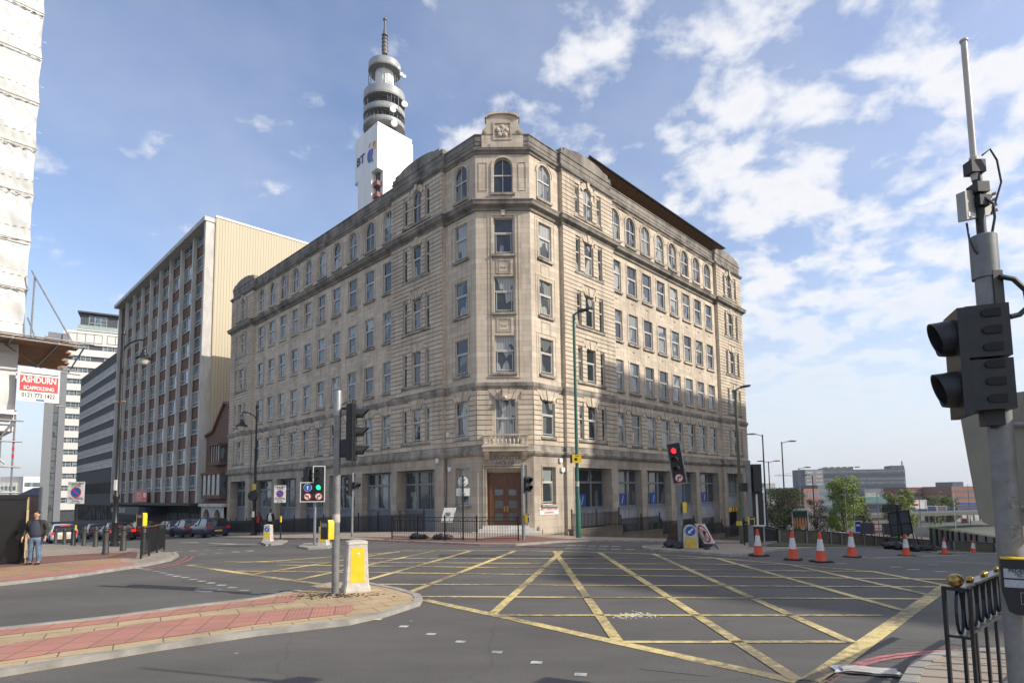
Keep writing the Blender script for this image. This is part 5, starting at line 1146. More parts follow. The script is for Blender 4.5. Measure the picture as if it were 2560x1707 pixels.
tb_((-6, 1.2, 7.45), (1.75, 1.2, 7.45)); tb_((-6, 1.2, 7.30), (1.5, 1.2, 7.30)); tb_((1.45, 1.35, 7.30), (2.0, -4.2, 7.30)); tb_((.75, 1.3, 7.30), (.9, -4.2, 7.30), .03); tb_((-.45, 1.3, 7.30), (-.3, -4.2, 7.30), .035); tb_((-2.2, 1.3, 7.30), (-2.1, -4.2, 7.30), .035)
tb_((.12, .35, 7.4), (.14, .35, 9.7)); tb_((.05, .3, 9.9), (1.15, 1.1, 7.45)); tb_((.35, .2, 7.4), (.05, .1, 8.3)); tb_((-.5, 0, 7.3), (.9, -.5, 6.5), .02)
for u_, o_ in ((-.12, .05), (-.55, .05), (-.32, -1.2), (-.9, .1), (-1.6, -.4), (-1.3, .3)): tb_((u_, o_, zg(-17, 20)+.0), (u_, o_, 5.1))
for z in (4.75, 4.05, 3.2, 2.35): tb_((-3.5, .1, z), (.1, .1, z)); tb_((-3.5, -1.2, z+.1), (-.2, -1.2, z+.1))
tb_((-1.5, .08, 2.4), (-.1, .08, 4.8)); tb_((-1.6, 0, 4.6), (-.3, 0, 3.3))
for z in (6.62, 6.5, 5.32): tb_((.9, .38, z), (1.55, .42, z-.03), .022)
mesh('scaffold_poles', mb, M['metal_grey'], SB, True)
mb = MB(FS); 
for z in (4.0, 3.75, 3.5): mb.tube([(-.12, .05, z), (-.12, .05, z+.12)], .034, 8)
mesh('red_tape', mb, M['red_sign'], SB, True)
SG = thing('scaffold_sign', 'red and white scaffolding firm board hanging from the timber scaffold platform', 'sign', tuple(FS @ Vector((.4, .4, 5.4))))
mb = MB(FS); mb.box(-.16, .98, .38, .41, 5.40, 6.55); mesh('board', mb, M['white'], SG, True, smooth=False)
mb = MB(FS); mb.box(-.10, .93, .41, .414, 5.74, 6.27); mesh('red_panel', mb, mat('sign_red', (.60, .06, .07), .5), SG, True, smooth=False)
mb = MB(FS @ Matrix.Translation((.415, .416, 6.13))); mb.text('ASHDURN', .285, .002, bold=.009, sx=.70); mb.T = FS @ Matrix.Translation((.415, .416, 5.85)); mb.text('SCAFFOLDING', .17, .002, bold=.006, sx=.74); mesh('lettering', mb, M['white'], SG, True, smooth=False)
mb = MB(FS @ Matrix.Translation((.41, .413, 5.60))); mb.text('0121 772 1422', .19, .002, bold=.003, sx=.78); mb.T = FS; mb.box(-.1, .93, .41, .413, 6.33, 6.36); mesh('number', mb, M['black_paint'], SG, True, smooth=False)
mb = MB(FS); mb.box(.35, .58, .41, .413, 5.43, 5.48); mesh('blue_strip', mb, M['blue_sign'], SG, True, smooth=False)
HB = thing('hoarding', 'tall glossy black site hoarding with a bare timber edge at the left pavement', 'hoarding', tuple(FS @ Vector((0, .6, 0))))
mb = MB(FS); mb.box(-5, .25, .55, .60, .08, 2.2); mb.box(-5, .27, .52, .66, .0, .22); mb.box(-5, .27, .5, .66, 2.14, 2.28); mesh('panel', mb, mat('gloss_black_board', (.012, .012, .014), .18), HB, True, smooth=False)
mb = MB(FS); mb.box(.25, .31, .54, .62, .02, 2.2); mesh('timber_edge', mb, M['buff'], HB, True, smooth=False)
# ---------- retaining wall along the right hand road ----------
def polywall(mb, pts, zb, zt, th):
    for i in range(len(pts)-1):
        a, b = pts[i].to_2d(), pts[i+1].to_2d(); d = (b-a).normalized(); n = Vector((-d.y, d.x))*th
        for q in [(a, b)]:
            vs = [(*a, zb[i]), (*b, zb[i+1]), (*(b+n), zb[i+1]), (*(a+n), zb[i]), (*a, zt[i]), (*b, zt[i+1]), (*(b+n), zt[i+1]), (*(a+n), zt[i])]
            mb.add(vs, [[3, 2, 1, 0], [4, 5, 6, 7], [0, 1, 5, 4], [1, 2, 6, 5], [2, 3, 7, 6], [3, 0, 4, 7]])
wb = [(1948, 1357, 1325), (2050, 1361, 1329), (2130, 1364, 1335), (2218, 1367, 1344), (2330, 1375, 1358), (2487, 1382, 1371), (2620, 1386, 1378)]
wp = [at(x, y) for x, y, _ in wb]; wz = [max(atd(x, t, p.y).z, p.z+.7) for (x, y, t), p in zip(wb, wp)]
RW_ = thing('retaining_wall', 'low brown retaining wall with steel posts along the far edge of the road on the right', 'wall', tuple(wp[0]))
mb = MB(); polywall(mb, wp, [p.z-.5 for p in wp], wz, .25); mesh('wall', mb, M['dark_stone'], RW_, True, smooth=False)
mb = MB(); polywall(mb, [p+Vector((0, -.04, 0)) for p in wp], [z for z in wz], [z+.08 for z in wz], .33); mesh('coping', mb, M['concrete_d'], RW_, True, smooth=False)
for (x, y, t), (x2, y2, t2) in zip(wb, wb[1:]):
    for k in range(3):
        s_ = k/3; px_, py_ = x+(x2-x)*s_, y+(y2-y)*s_; p = at(px_, py_); z = wz[wb.index((x, y, t))]*(1-s_)+wz[wb.index((x2, y2, t2))]*s_
        mb = MB(); mb.box(p.x-.06, p.x+.06, p.y-.16, p.y-.03, p.z-.1, z+.02); mesh('steel_post', mb, M['metal_grey'], RW_, True, smooth=False)
# ---------- guard rails ----------
def guardrail(name, label, pts, h, cat='railing', bars=.11, hoops=True, mt='black_paint', finial=None, group=None, top=None):
    P = [Vector((p[0], p[1], zg(p[0], p[1])+.10)) for p in pts]; t = thing(name, label, cat, tuple(P[0]), group=group)
    for i in range(len(P)-1):
        a, b = P[i], P[i+1]; d = (b-a); L_ = d.length; n = max(2, int(L_/bars)); mb = MB(); rl = MB()
        for k in range(1, n):
            q = a+d*k/n; hh = h-.16 if hoops else h-.04; mb.tube([q+Vector((0, 0, .08)), q+Vector((0, 0, hh))], .009, 5, False)
        if hoops:
            for k in range(0, n-1, 2):
                q0, q1 = a+d*k/n, a+d*(k+2)/n; qm = (q0+q1)/2
                mb.tube([q0+Vector((0, 0, h-.16)), q0*.8+qm*.2+Vector((0, 0, h-.07)), qm+Vector((0, 0, h-.03)), q1*.8+qm*.2+Vector((0, 0, h-.07)), q1+Vector((0, 0, h-.16))], .008, 5, False)
        for z in (.08, h-.16, h): rl.tube([a+Vector((0, 0, z)), b+Vector((0, 0, z))], .018, 6)
        mesh('bars', mb, M[mt], t, True); mesh('rails', rl, M[mt], t, True)
        if finial:
            q = MB()
            for k in range(0, n, 2): c = a+d*(k+.5)/n; q.ball((c.x, c.y, c.z+h+.03), .022, 8, 5)
            mesh('finials', q, M[finial], t, True)
    for p in P:
        mb = MB(Matrix.Translation(p)); mb.lathe([(.035, -.05), (.035, h+.03), (.05, h+.05), (.015, h+.10)], 8); mesh('post', mb, M[mt], t, True)
    return t
guardrail('guard_rail', 'low black guard rail with looped top round the pavement corner in front of the entrance', A2([(980,1349.5),(1044,1352),(1112,1355),(1192,1356.5),(1296,1355.5)]), 1.0)
guardrail('guard_rail', 'black looped guard rail between the grey signal pole cluster and the brown retaining wall', A2([(1862,1366),(1905,1361),(1948,1356)]), 1.15)
guardrail('guard_rail', 'short ornate black guard rail with brass balls on the left pavement corner', A2([(352,1401),(372,1394),(392,1386),(410,1378)]), .98, finial='brass', bars=.09)
# near right rail
def near_rail():
    a = Vector((3.74, 5.15, 0)); d = Vector((.76, .65, 0)); t = thing('guard_rail', 'heavy black guard rail with a big brass ball at the near right', 'railing', tuple(a)); z0 = .10; z1 = 1.27
    mb = MB(); n = Vector((-d.y, d.x, 0))
    L_ = 4.6
    def bar(s_, w=.05, zt=z1-.2, dd=0): 
        q = a+d*s_+n*dd; T_ = Matrix.Translation(q) @ Matrix.Rotation(atan2(d.y, d.x), 4, 'Z'); mb.T = T_; mb.box(-w/2, w/2, -.006, .006, z0, zt); mb.T = Matrix()
    T_ = Matrix.Translation(a) @ Matrix.Rotation(atan2(d.y, d.x), 4, 'Z')
    p = MB(T_); 
    for y in (-.09, .09): p.box(-.025, .025, y-.012, y+.012, 0, z1)
    p.box(-.025, .025, -.09, .09, z1-.03, z1); p.box(-.02, .02, -.09, .09, z1-.42, z1-.40); p.box(-.02, .02, -.09, .09, .30, .40); mesh('end_post', p, M['black_paint'], t, True)
    p = MB(T_); p.box(0, L_, -.05, .05, z1-.02, z1+.0); p.box(0.02, L_, -.045, .045, z1-.42, z1-.40); p.box(0, L_, -.05, .05, .12, .14); mesh('rails', p, mat('worn_black_rail', (.05, .05, .052), .35, var=.3, scale=8), t, True)
    p = MB(T_)
    for k in range(12): 
        x = .12+k*.38; p.box(x-.022, x+.022, -.012, .012, .14, z1-.42)
    mesh('uprights', p, M['black_paint'], t, True)
    p = MB(T_)
    for k in range(20):
        x = .05+k*.23; pts = [(x+.10*cos(t_)*1, 0, z1-.21+.19*sin(t_)) for t_ in [2*pi*i/14 for i in range(15)]]
        for y in (0,): 
            for i in range(14):
                (x1, _, q1), (x2, _, q2) = pts[i], pts[i+1]; p.add([(x1, -.012, q1), (x2, -.012, q2), (x2, .012, q2), (x1, .012, q1)], [[0, 1, 2, 3]])
    mesh('ring_frieze', p, M['black_paint'], t, True)
    p = MB(T_); p.ball((0.0, -.0, z1+.055), .062, 20, 14, (1.25, 1, .9)); mesh('ball_finial', p, M['brass'], t, True)
    p = MB(T_)
    for k in range(8):
        for dx in (0, .07): p.ball((.40+k*.52+dx, 0, z1+.02), .026, 12, 8)
    mesh('studs', p, M['brass'], t, True)
near_rail()
# ---------- traffic cones ----------
def make_cone():
    t = thing('traffic_cone', '', 'traffic cone', (0, 0, 0), group='traffic cones across the closed lane')
    H_ = .86
    mb = MB(); mb.prism([(sx_*.24*(1 if i else 1), sy_*.24) for i, (sx_, sy_) in enumerate(((-1, -1), (1, -1), (1, 1), (-1, 1)))], 0, .035); mb.prism([(-.19, -.24), (.19, -.24), (.24, -.19), (.24, .19), (.19, .24), (-.19, .24), (-.24, .19), (-.24, -.19)], .035, .045); mesh('base', mb, M['rubber'], t)
    R_ = lambda z: .155-(.155-.035)*z/H_
    org = mat('cone_orange', (.62, .075, .02), .55, var=.12, scale=9) if 'cone_orange' not in bpy.data.materials else bpy.data.materials['cone_orange']
    mb = MB(); mb.lathe([(.175, .04), (R_(.06), .07), (R_(.34), .34)], 20); mb.lathe([(R_(.66), .66), (R_(H_), H_), (R_(H_)*.7, H_+.01)], 20); mesh('cone_body', mb, org, t)
    mb = MB(); mb.lathe([(R_(.34)+.004, .335), (R_(.66)+.004, .665)], 20); mesh('reflective_sleeve', mb, mat('reflective_sleeve', (.60, .60, .62), .4, var=.1, scale=12), t)
    return t
cone = make_cone()
for i, (x, y, lab) in enumerate([(1742, 1276, 'orange and white cone at the left end of the row, beside the signal cluster'), (1822, 1285, 'orange and white cone second from the left in the row'), (1886, 1290, 'orange and white cone standing nearest the camera, third from the left'), (1957, 1279, 'orange and white cone fourth from the left, set back from the third'), (2082, 1276, 'orange and white cone in front of the black sandbags by the wall'), (2170, 1272, 'small far cone between the sandbags and the last cone'), (2236, 1271, 'smallest and farthest cone, last on the right of the row')]):
    p = atD(x, y)
    if i == 0: cone.location = p; cone['label'] = lab; cone.rotation_euler.z = .3
    else: dup(cone, p, .3+i*.7, lab)
# ---------- sandbags ----------
def sandbag(px, py, sc, rz, label, group, tall=1.0):
    p = at(px, py); t = thing('sandbag', label, 'sandbag', tuple(p), rz, group); rr = random.Random(int(px*3)); mb = MB(); n, m_ = 16, 9; vs = []
    for i in range(m_+1):
        ph = pi*i/m_
        for j in range(n):
            a = 2*pi*j/n; k = 1+.16*sin(3*a+ph*4+px)+.1*rr.uniform(-1, 1); vs.append((sc*.36*k*sin(ph)*cos(a), sc*.22*k*sin(ph)*sin(a), max(0, sc*tall*.17*(1+cos(ph)*k))))
    mb.add(vs, [[i*n+j, (i+1)*n+j, (i+1)*n+(j+1) % n, i*n+(j+1) % n] for i in range(m_) for j in range(n)]); mesh('bag', mb, M['black_plastic'], t)
    mb = MB(); mb.tube([(sc*.30, 0, sc*.12*tall), (sc*.42, .03, sc*.2*tall), (sc*.46, -.02, sc*.14*tall)], [.03, .05, .02], 6); mesh('tied_neck', mb, M['black_plastic'], t)
SBG = 'black sandbags weighing down the signs'
for i, (x, y, s_, r_, l_, tl_) in enumerate([(1678, 1372, .8, .3, 'slumped black sandbag leaning on the brown sign frame, left of the round bollard', 1.3), (1695, 1374, .9, 1.5, 'small black sandbag flat on the kerb just left of the round bollard', .9), (1742, 1373, 1.0, .9, 'tall slumped black sandbag between the round bollard and the white sign', 1.6), (1757, 1373, .8, -.2, 'small black sandbag under the white no right turn sign', 1.1), (1768, 1377, .5, 1.2, 'little loose black bag at the foot of the white sign leg', .8)]): sandbag(x, y, s_, r_, l_, SBG, tl_)
for i, (x, y, s_, l_) in enumerate([(2226, 1372, 1.5, 'bulky black sandbag at the left end of the heap by the retaining wall'), (2243, 1374, 1.6, 'large black sandbag second from the left by the retaining wall'), (2262, 1375, 1.2, 'black sandbag just behind the middle distance cone'), (2285, 1378, 1.3, 'flat black sandbag right of the middle distance cone'), (2305, 1379, 1.2, 'black sandbag second from the right in the heap by the wall'), (2324, 1380, 1.3, 'last black sandbag at the right end of the heap by the wall')]): sandbag(x, y, s_, i*.6, l_, 'black sandbags along the retaining wall')
for i, (x, y, s_) in enumerate([(1040, 1350, .8), (1058, 1350.5, .7), (1090, 1351, .7), (1103, 1352, .8), (1118, 1352, .7)]): sandbag(x, y, s_, i*.8, ['small dark bag under the left leg of the white easel sign', 'second small dark bag under the white easel sign', 'dark bag at the foot of the round white sign post', 'dark bag just right of the white easel sign', 'rightmost small dark bag inside the corner guard rail'][i], 'small bags behind the corner guard rail', 1.2)
# ---------- lamp posts on the right ----------
def solve_d(px, pytop, H_):
    lo, hi = 8., 400.
    f = lambda d: (lambda p: p.z-zg(p.x, p.y)-H_)(atd(px, pytop, d))
    for _ in range(50):
        m_ = (lo+hi)/2
        if f(m_) < 0: lo = m_
        else: hi = m_
    return (lo+hi)/2
def lamp(px, pytop, H_, mt, arm, label, px2=None, double=False, r=.075, cat='street lamp', d=None):
    d = d or solve_d(px, pytop, H_); p = atd(px, pytop, d); zb = zg(p.x, p.y); H_ = p.z-zb
    t = thing('street_lamp', label, 'street lamp', (p.x, p.y, zb)); mb = MB(); mb.lathe([(r*1.6, -.4), (r*1.6, 1.4), (r*1.1, 1.5), (r*.75, H_), (r*.5, H_+.05)], 10); mesh('post', mb, M[mt], t)
    for sg in ((1, -1) if double else (arm,)):
        if sg == 0: continue
        mb = MB(); mb.tube([(0, 0, H_-.1), (sg*.5, 0, H_+.05), (sg*.8, 0, H_+.07)], .035, 6); mesh('arm', mb, M[mt], t)
        mb = MB(Matrix.Translation((sg*1.05, 0, H_+.08))); mb.prismo([(-.38, -.05), (.38, -.05), (.34, .07), (-.1, .10), (-.38, .05)] if sg > 0 else [(-.38, -.05), (.38, -.05), (.38, .05), (.1, .10), (-.34, .07)], -.13, .13); mesh('lamp_head', mb, M['metal_grey'], t)
    return t
lamp(1906, 1087, 10, 'black_paint', -1, 'tallest black lamp post just right of the corner building')
lamp(1921, 1154, 10, 'black_paint', 0, 'black twin headed lamp post just right of the tallest one', double=True)
lamp(1954, 1105, 10, 'olive_paint', 1, 'tall olive lamp post rising out of the blossom tree')
lamp(1997, 1170, 9, 'metal_grey', 1, 'pale grey lamp post beside the poster shelter')
lamp(2031, 1189, 8, 'black_paint', -1, 'black lamp post in front of the bare brown tree')
lamp(2110, 1205, 9, 'olive_paint', 1, 'thin olive lamp post in front of the bright green tree')
lamp(2130, 1220, 8, 'black_paint', -1, 'black lamp post at the right edge of the bright green tree')
lamp(2192, 1232, 9, 'olive_paint', 1, 'olive lamp post behind the dark sign frame')
lamp(2238, 1240, 9, 'olive_paint', 1, 'short olive lamp post in the middle of the yellow green bushes')
lamp(2283, 1234, 10, 'olive_paint', 1, 'thin lamp post in front of the white billboard')
lamp(2297, 1233, 9, 'olive_paint', 0, 'bare thin post just right of the white billboard')
lamp(2344, 1230, 10, 'olive_paint', 1, 'thin lamp post in front of the low red brick range')
lamp(2381, 1216, 10, 'metal_grey', 0, 'thin mast left of the red brick block with the roof lantern')
lamp(2419, 1210, 12, 'black_paint', 0, 'tall thin black mast before the orange brick range')
lamp(2452, 1288, 6, 'black_paint', 0, 'short black post beside the sunken road')
# ---------- trees ----------
def tree(label, px0, px1, pytop, d, leaf, ls, n, seed, bare=False, group=None, trunkm=None, low=.18, blossom=None):
    c = (px0+px1)/2; pt = atd(c, pytop, d); wd_ = (px1-px0)/FPX*d; zb = zg(pt.x, pt.y); H_ = pt.z-zb; rr = random.Random(seed)
    t = thing('tree', label, 'tree', (pt.x, pt.y, zb), group=group)
    cl = []
    zc0 = H_*low; nc = 70
    for i in range(nc):
        v = rr.random(); z = zc0+(H_-zc0)*v; rad = wd_/2*sqrt(max(.06, 1-((v-.45)/.62)**2))*sqrt(rr.uniform(.02, 1))*.95; a = rr.uniform(0, 2*pi); rad *= 1+.15*sin(a*3+seed); cl.append((rad*cos(a), rad*sin(a), z*.97, wd_*rr.uniform(.06, .13)))
    mb = MB(); mb.tube([(0, 0, -.5), (.05*wd_*.2, 0, H_*.2), (-.04, .03, H_*.5), (.02, 0, H_*.85)], [H_*.028, H_*.022, H_*.014, H_*.004], 8)
    for (x, y, z, r_) in cl[:18]:
        z0_ = min(z*.7, H_*.6); mb.tube([(0, 0, z0_*.8), (x*.5, y*.5, z0_+(z-z0_)*.6), (x, y, z)], [H_*.010, H_*.006, H_*.002], 5)
    if bare:
        for _ in range(240):
            x, y, z, r_ = rr.choice(cl); a = rr.uniform(0, 2*pi); q = (x+r_*1.6*cos(a), y+r_*1.6*sin(a), z+rr.uniform(-.3, 1)*r_); mb.tube([(x*.7, y*.7, z-r_), q], [.02, .006], 3, False)
    mesh('trunk', mb, mat('bark', (.09, .07, .05), .9) if 'bark' not in bpy.data.materials else bpy.data.materials['bark'], t)
    for key, m_, frac in ([('crown', leaf, 1.)] + ([('blossom', blossom, .45)] if blossom else [])):
        mb = MB(); vs = []; fs = []; uvs = []
        for _ in range(int(n*frac*1.9)):
            x, y, z, r_ = rr.choice(cl); u_, v_, w_ = rr.gauss(0, .62), rr.gauss(0, .62), rr.gauss(0, .55); k = r_*1.15
            cx2, cy2, cz2 = x+u_*k, y+v_*k, z+w_*k
            if cz2 > H_*1.0: continue
            a1_, a2_ = Vector((rr.gauss(0, 1), rr.gauss(0, 1), rr.gauss(0, .6))).normalized(), Vector((rr.gauss(0, 1), rr.gauss(0, 1), rr.gauss(0, 1))); a2_ = (a2_-a1_*a2_.dot(a1_)).normalized()
            s_ = ls*rr.uniform(.6, 1.3)*(.8 if key == 'blossom' else 1); C_ = Vector((cx2, cy2, cz2)); b = len(vs)
            vs += [C_-a1_*s_, C_-a2_*s_*.55, C_+a1_*s_, C_+a2_*s_*.55]; fs.append([b, b+1, b+2, b+3])
        mb.add(vs, fs); mesh(key, mb, m_, t, smooth=False)
lf1 = mat('leaf_dark', (.15, .19, .06), .7, var=.35, scale=.7); lf2 = mat('leaf_bright', (.26, .34, .07), .7, var=.3, scale=.5, col2=(.14, .20, .04)); lf3 = mat('leaf_yellow_green', (.24, .27, .06), .7, var=.3, scale=.4, col2=(.08, .10, .02)); lfb = mat('blossom_white', (.52, .50, .38), .8, var=.2)
lf4 = mat('twig_brown', (.14, .115, .07), .8, var=.3, scale=.6)
tree('dark green hawthorn with white blossom behind the guard rail', 1898, 2018, 1219, 62, lf1, .085, 6500, 2, blossom=lfb, low=.02)
tree('sparse brown tree barely in leaf beside the poster shelter', 2005, 2072, 1246, 70, lf4, .06, 2200, 5, bare=True, low=.1)
tree('large bright green tree in front of the far grey slab block', 2058, 2146, 1188, 100, lf2, .12, 9000, 8, low=.22)
tree('rounded yellow green tree behind the dark sign frame', 2205, 2262, 1230, 130, lf3, .16, 5000, 9, low=.1)
tree('narrow fresh green tree just left of the white billboard', 2240, 2285, 1222, 140, lf2, .16, 4500, 12, low=.1)
tree('low dark green bush clump right of the white billboard', 2312, 2352, 1238, 190, lf1, .2, 2500, 14, low=.05)
tree('wide low green bushes in front of the red brick range', 2345, 2392, 1239, 200, lf1, .2, 2500, 15, low=.05)
tree('small green tree behind the bright tree near the glazed hall', 2140, 2172, 1243, 150, lf1, .16, 1800, 17, low=.1)
# ---------- distant right buildings ----------
M['far_grey'] = mat('far_grey_panel', (.20, .20, .205), .8, var=.1, scale=.2); M['far_light'] = mat('far_light_panel', (.36, .37, .36), .7, var=.2, scale=.5); M['far_blue'] = mat('far_blue_glass', (.10, .14, .19), .3)
M['far_green'] = mat('far_green_glass', (.10, .22, .20), .3)
def dblock(*a, **k): return block(*a, **k)
t, T_, L_, zt_, a_ = dblock('slab_block', 'far long grey hotel like slab block with a grid of windows behind the green trees', 'building', 2012, 2058, 1173, 450, 452, 16, -10, 'far_grey', 9, 'far_light', cols=2, bh=.4)
b_ = atd(2058, 1173, 452); c_ = atd(2262, 1170, 440); dv = (c_.to_2d()-b_.to_2d()); LL_ = dv.length; dv.normalize(); T2 = frame(b_.to_2d(), dv, Vector((dv.y, -dv.x)))
mb = MB(T2); mb.box(0, LL_, -16, 0, -10, zt_-.6); mb.box(0, LL_*.38, -14, -1, zt_-.6, zt_+1.0); mb.box(LL_*.84, LL_, -14, -1, zt_-.6, zt_+1.8)
for k in range(6): mb.box(2+k*4.4, 4.4+k*4.4, -8, -4, zt_+1.0, zt_+1.8)
mb.tube([(LL_*.99, -3, zt_+1.5), (LL_*.99, -3, zt_+5)], .5, 5)
mesh('wing', mb, M['far_grey'], t, True, smooth=False)
for k in range(9):
    q = MB(T2); z = zt_-3.0-k*2.75
    for j in range(34): q.box(j*LL_/34+.25, (j+1)*LL_/34-.35, 0, .15, z, z+1.5)
    mesh('window_row', q, M['far_light'] if k % 3 != 1 else M['far_blue'], t, True, smooth=False)
dblock('brick_flats', 'far red brick flats at the left foot of the grey slab block', 'building', 2008, 2046, 1221, 230, 235, 12, -12, 'brick_r', 4, 'far_blue', cols=5)
dblock('glazed_flats', 'far blue grey glazed block between the brick flats and the bright green tree', 'building', 2044, 2078, 1212, 250, 252, 12, -12, 'far_blue', 5, 'far_grey', cols=8)
dblock('tower_block', 'tiny pale tower block on the horizon right of the corner building', 'building', 1912, 1938, 1207, 700, 705, 14, -10, 'far_light', 7, 'far_grey', cols=5)
dblock('low_range', 'low pale range on the horizon behind the blossom tree', 'building', 1902, 1912, 1218, 500, 505, 30, -10, 'far_green', 2, 'far_light')
dblock('low_range', 'long thin dark roofed range on the horizon behind the lamp posts', 'building', 1936, 2012, 1220, 520, 525, 30, -10, 'far_grey', 2, 'far_light')
dblock('glazed_hall', 'green glazed hall below the far grey slab block', 'building', 2145, 2218, 1241, 260, 262, 20, -12, 'far_green', 2, 'far_grey', cols=16)
dblock('white_pavilion', 'small white roofed pavilion in front of the grey slab block', 'building', 2160, 2200, 1222, 320, 320, 20, -12, 'far_grey', 3, 'far_light')
dblock('navy_shed', 'long navy shed under the glazed hall', 'building', 2145, 2290, 1259, 240, 240, 20, -14, mat('navy_shed', (.025, .03, .045), .7), 0)
dblock('brick_range', 'far dark red brick range right of the grey slab block', 'building', 2266, 2382, 1217, 350, 352, 20, -12, mat('far_brick', (.22, .075, .055), .8), 4, 'far_light', cols=22, bh=.35)
dblock('brick_range', 'far orange brick range at the right edge beside the big sign', 'building', 2378, 2446, 1215, 330, 332, 20, -12, mat('far_orange_brick', (.27, .13, .09), .8), 4, 'far_blue', cols=10, bh=.35)
dblock('roof_lantern_block', 'far brick block topped by a dark roof lantern', 'building', 2381, 2408, 1204, 345, 345, 14, -12, 'far_blue', 0)
dblock('blue_hoarding', 'bright blue site hoarding below the orange brick range', 'building', 2400, 2460, 1256, 230, 230, 2, -12, 'blue_board', 0)
dblock('depot', 'dark low depot with pale posters beyond the flyover', 'building', 2385, 2462, 1262, 200, 202, 12, -12, mat('depot_dark', (.05, .05, .055), .7), 1, 'far_light', cols=5, bh=.45)
t = thing('crane', 'thin tower crane jib on the horizon left of the grey slab block', 'crane', tuple(atd(1996, 1240, 520))); mb = MB(); a_, b_ = atd(1937, 1188, 520), atd(2018, 1188, 520); mb.tube([a_, b_], .35, 4); c_ = atd(1996, 1187, 520); mb.tube([c_+Vector((0, 0, 3)), Vector((c_.x, c_.y, -10))], .5, 4); mb.tube([a_, c_+Vector((0, 0, 3)), b_], .15, 4); mesh('lattice', mb, M['far_light'], t, True)
# hills
for (nm, x0_, x1_, d, h, sd_) in (('hills', -2600, 4600, 3600, 24, 1), ('hills', -1400, 4200, 2300, 6, 2)):
    mb = MB(); n = 120; vs = []
    for i in range(n+1):
        x = x0_+(x1_-x0_)*i/n; hh = h*(.45+.3*sin(i*.13+sd_)+.2*sin(i*.31+sd_*2)+.08*sin(i*1.1)); vs += [(x, d-500, -14), (x, d, -12+hh), (x, d+500, -14)]
    mb.add(vs, [[i*3+k, (i+1)*3+k, (i+1)*3+k+1, i*3+k+1] for i in range(n) for k in (0, 1)]); o = mesh(nm, mb, M['city'], smooth=False); prop(o, kind='structure', label='low wooded hills on the horizon')
# city roofs: many small plain houses in the valley
rc = random.Random(21)
for i in range(34):
    d = rc.uniform(420, 1300); px_ = rc.uniform(1905, 2450); p = atd(px_, 1217, d); w_ = rc.uniform(12, 34); dp_ = rc.uniform(8, 16); h = rc.uniform(4, 11)*(1 if d < 800 else 1.3); zb = zg(p.x, p.y)
    t = thing('far_house', 'plain %s roofed building in the hazy valley on the right' % rc.choice(['grey', 'brown', 'slate']), 'building', (p.x, p.y, zb), rc.uniform(-.5, .5), 'hazy roofs in the valley'); t['label'] = 'one of the small plain buildings massed in the hazy valley on the right'
    mb = MB(); mb.box(-w_/2, w_/2, -dp_/2, dp_/2, 0, h); mesh('wall', mb, M[rc.choice(['far_grey', 'far_light', 'brick_r', 'concrete'])], t, smooth=False)
    mb = MB(); mb.add([(-w_/2-.4, -dp_/2-.4, h), (w_/2+.4, -dp_/2-.4, h), (w_/2+.4, dp_/2+.4, h), (-w_/2-.4, dp_/2+.4, h), (-w_/2, 0, h+2.5), (w_/2, 0, h+2.5)], [[0, 1, 5, 4], [2, 3, 4, 5], [0, 4, 3], [1, 2, 5]]); mesh('roof', mb, M[rc.choice(['concrete_d', 'dark_clad'])], t, smooth=False)
# flyover
p0, p1 = atd(2145, 1294, 150), atd(2480, 1299, 165); dv = (p1-p0).to_2d(); LL_ = dv.length; dv.normalize(); T3 = frame(p0.to_2d(), dv, Vector((dv.y, -dv.x)))
t = thing('flyover', 'concrete flyover with a blue railing crossing the valley on the right', 'bridge', tuple(p0))
mb = MB(T3); mb.box(-10, LL_+14, -9, 0, p0.z-.1, p0.z+.65); mesh('deck', mb, mat('flyover_concrete', (.10, .095, .085), .85), t, True, smooth=False)
mb = MB(T3); 
for k in range(60): mb.box(-10+k*1., -9.93+k*1., -.1, -.05, p0.z+.65, p0.z+1.9)
mb.box(-10, LL_+14, -.1, -.04, p0.z+1.85, p0.z+1.95); mb.box(-10, LL_+14, -.1, -.04, p0.z+1.2, p0.z+1.28); mesh('railing', mb, mat('flyover_blue', (.06, .10, .28), .5), t, True, smooth=False)
for x in (17, 24.5):
    mb = MB(T3); mb.box(x, x+1.1, -5, -3.5, -14, p0.z-.1); mesh('pier', mb, M['concrete'], t, True, smooth=False)
# billboards and shelters
def panel(name, label, cat, pxs, d, mt, frame_m='white', th=.12, post=True, art=None, tilt=0):
    (x0_, y0_), (x1_, y1_) = pxs; a = atd(x0_, y1_, d); b = atd(x1_, y1_, d); zt_ = atd(x0_, y0_, d).z; dv = (b-a).to_2d(); L_ = dv.length; dv.normalize(); T_ = frame(a.to_2d(), dv, Vector((dv.y, -dv.x))); zb = zg(a.x, a.y)
    t = thing(name, label, cat, (a.x, a.y, zb)); f = .05*max(1, d/60)
    mb = MB(T_); mb.box(0, L_, -th, 0, a.z, zt_); mesh('face', mb, M[mt] if isinstance(mt, str) else mt, t, True, smooth=False)
    if frame_m: mb = MB(T_); border(mb, 0, L_, a.z, zt_, -.02, f*1.6, .1); mesh('frame', mb, M[frame_m], t, True, smooth=False)
    if post:
        for x in (L_*.12, L_*.88): mb = MB(T_); mb.box(x-.06, x+.06, -th-.1, -th, min(zb, a.z-.3)-.3, a.z+.3); mesh('post', mb, M['metal_grey'], t, True, smooth=False)
    return t, T_, L_, a.z, zt_
t, T_, L_, z0_, z1_ = panel('poster_shelter', 'white framed poster shelter with tall orange and green posters by the pale lamp post', 'shelter', ((1983, 1277), (2020, 1326)), 60, mat('poster_green', (.02, .05, .035), .4))
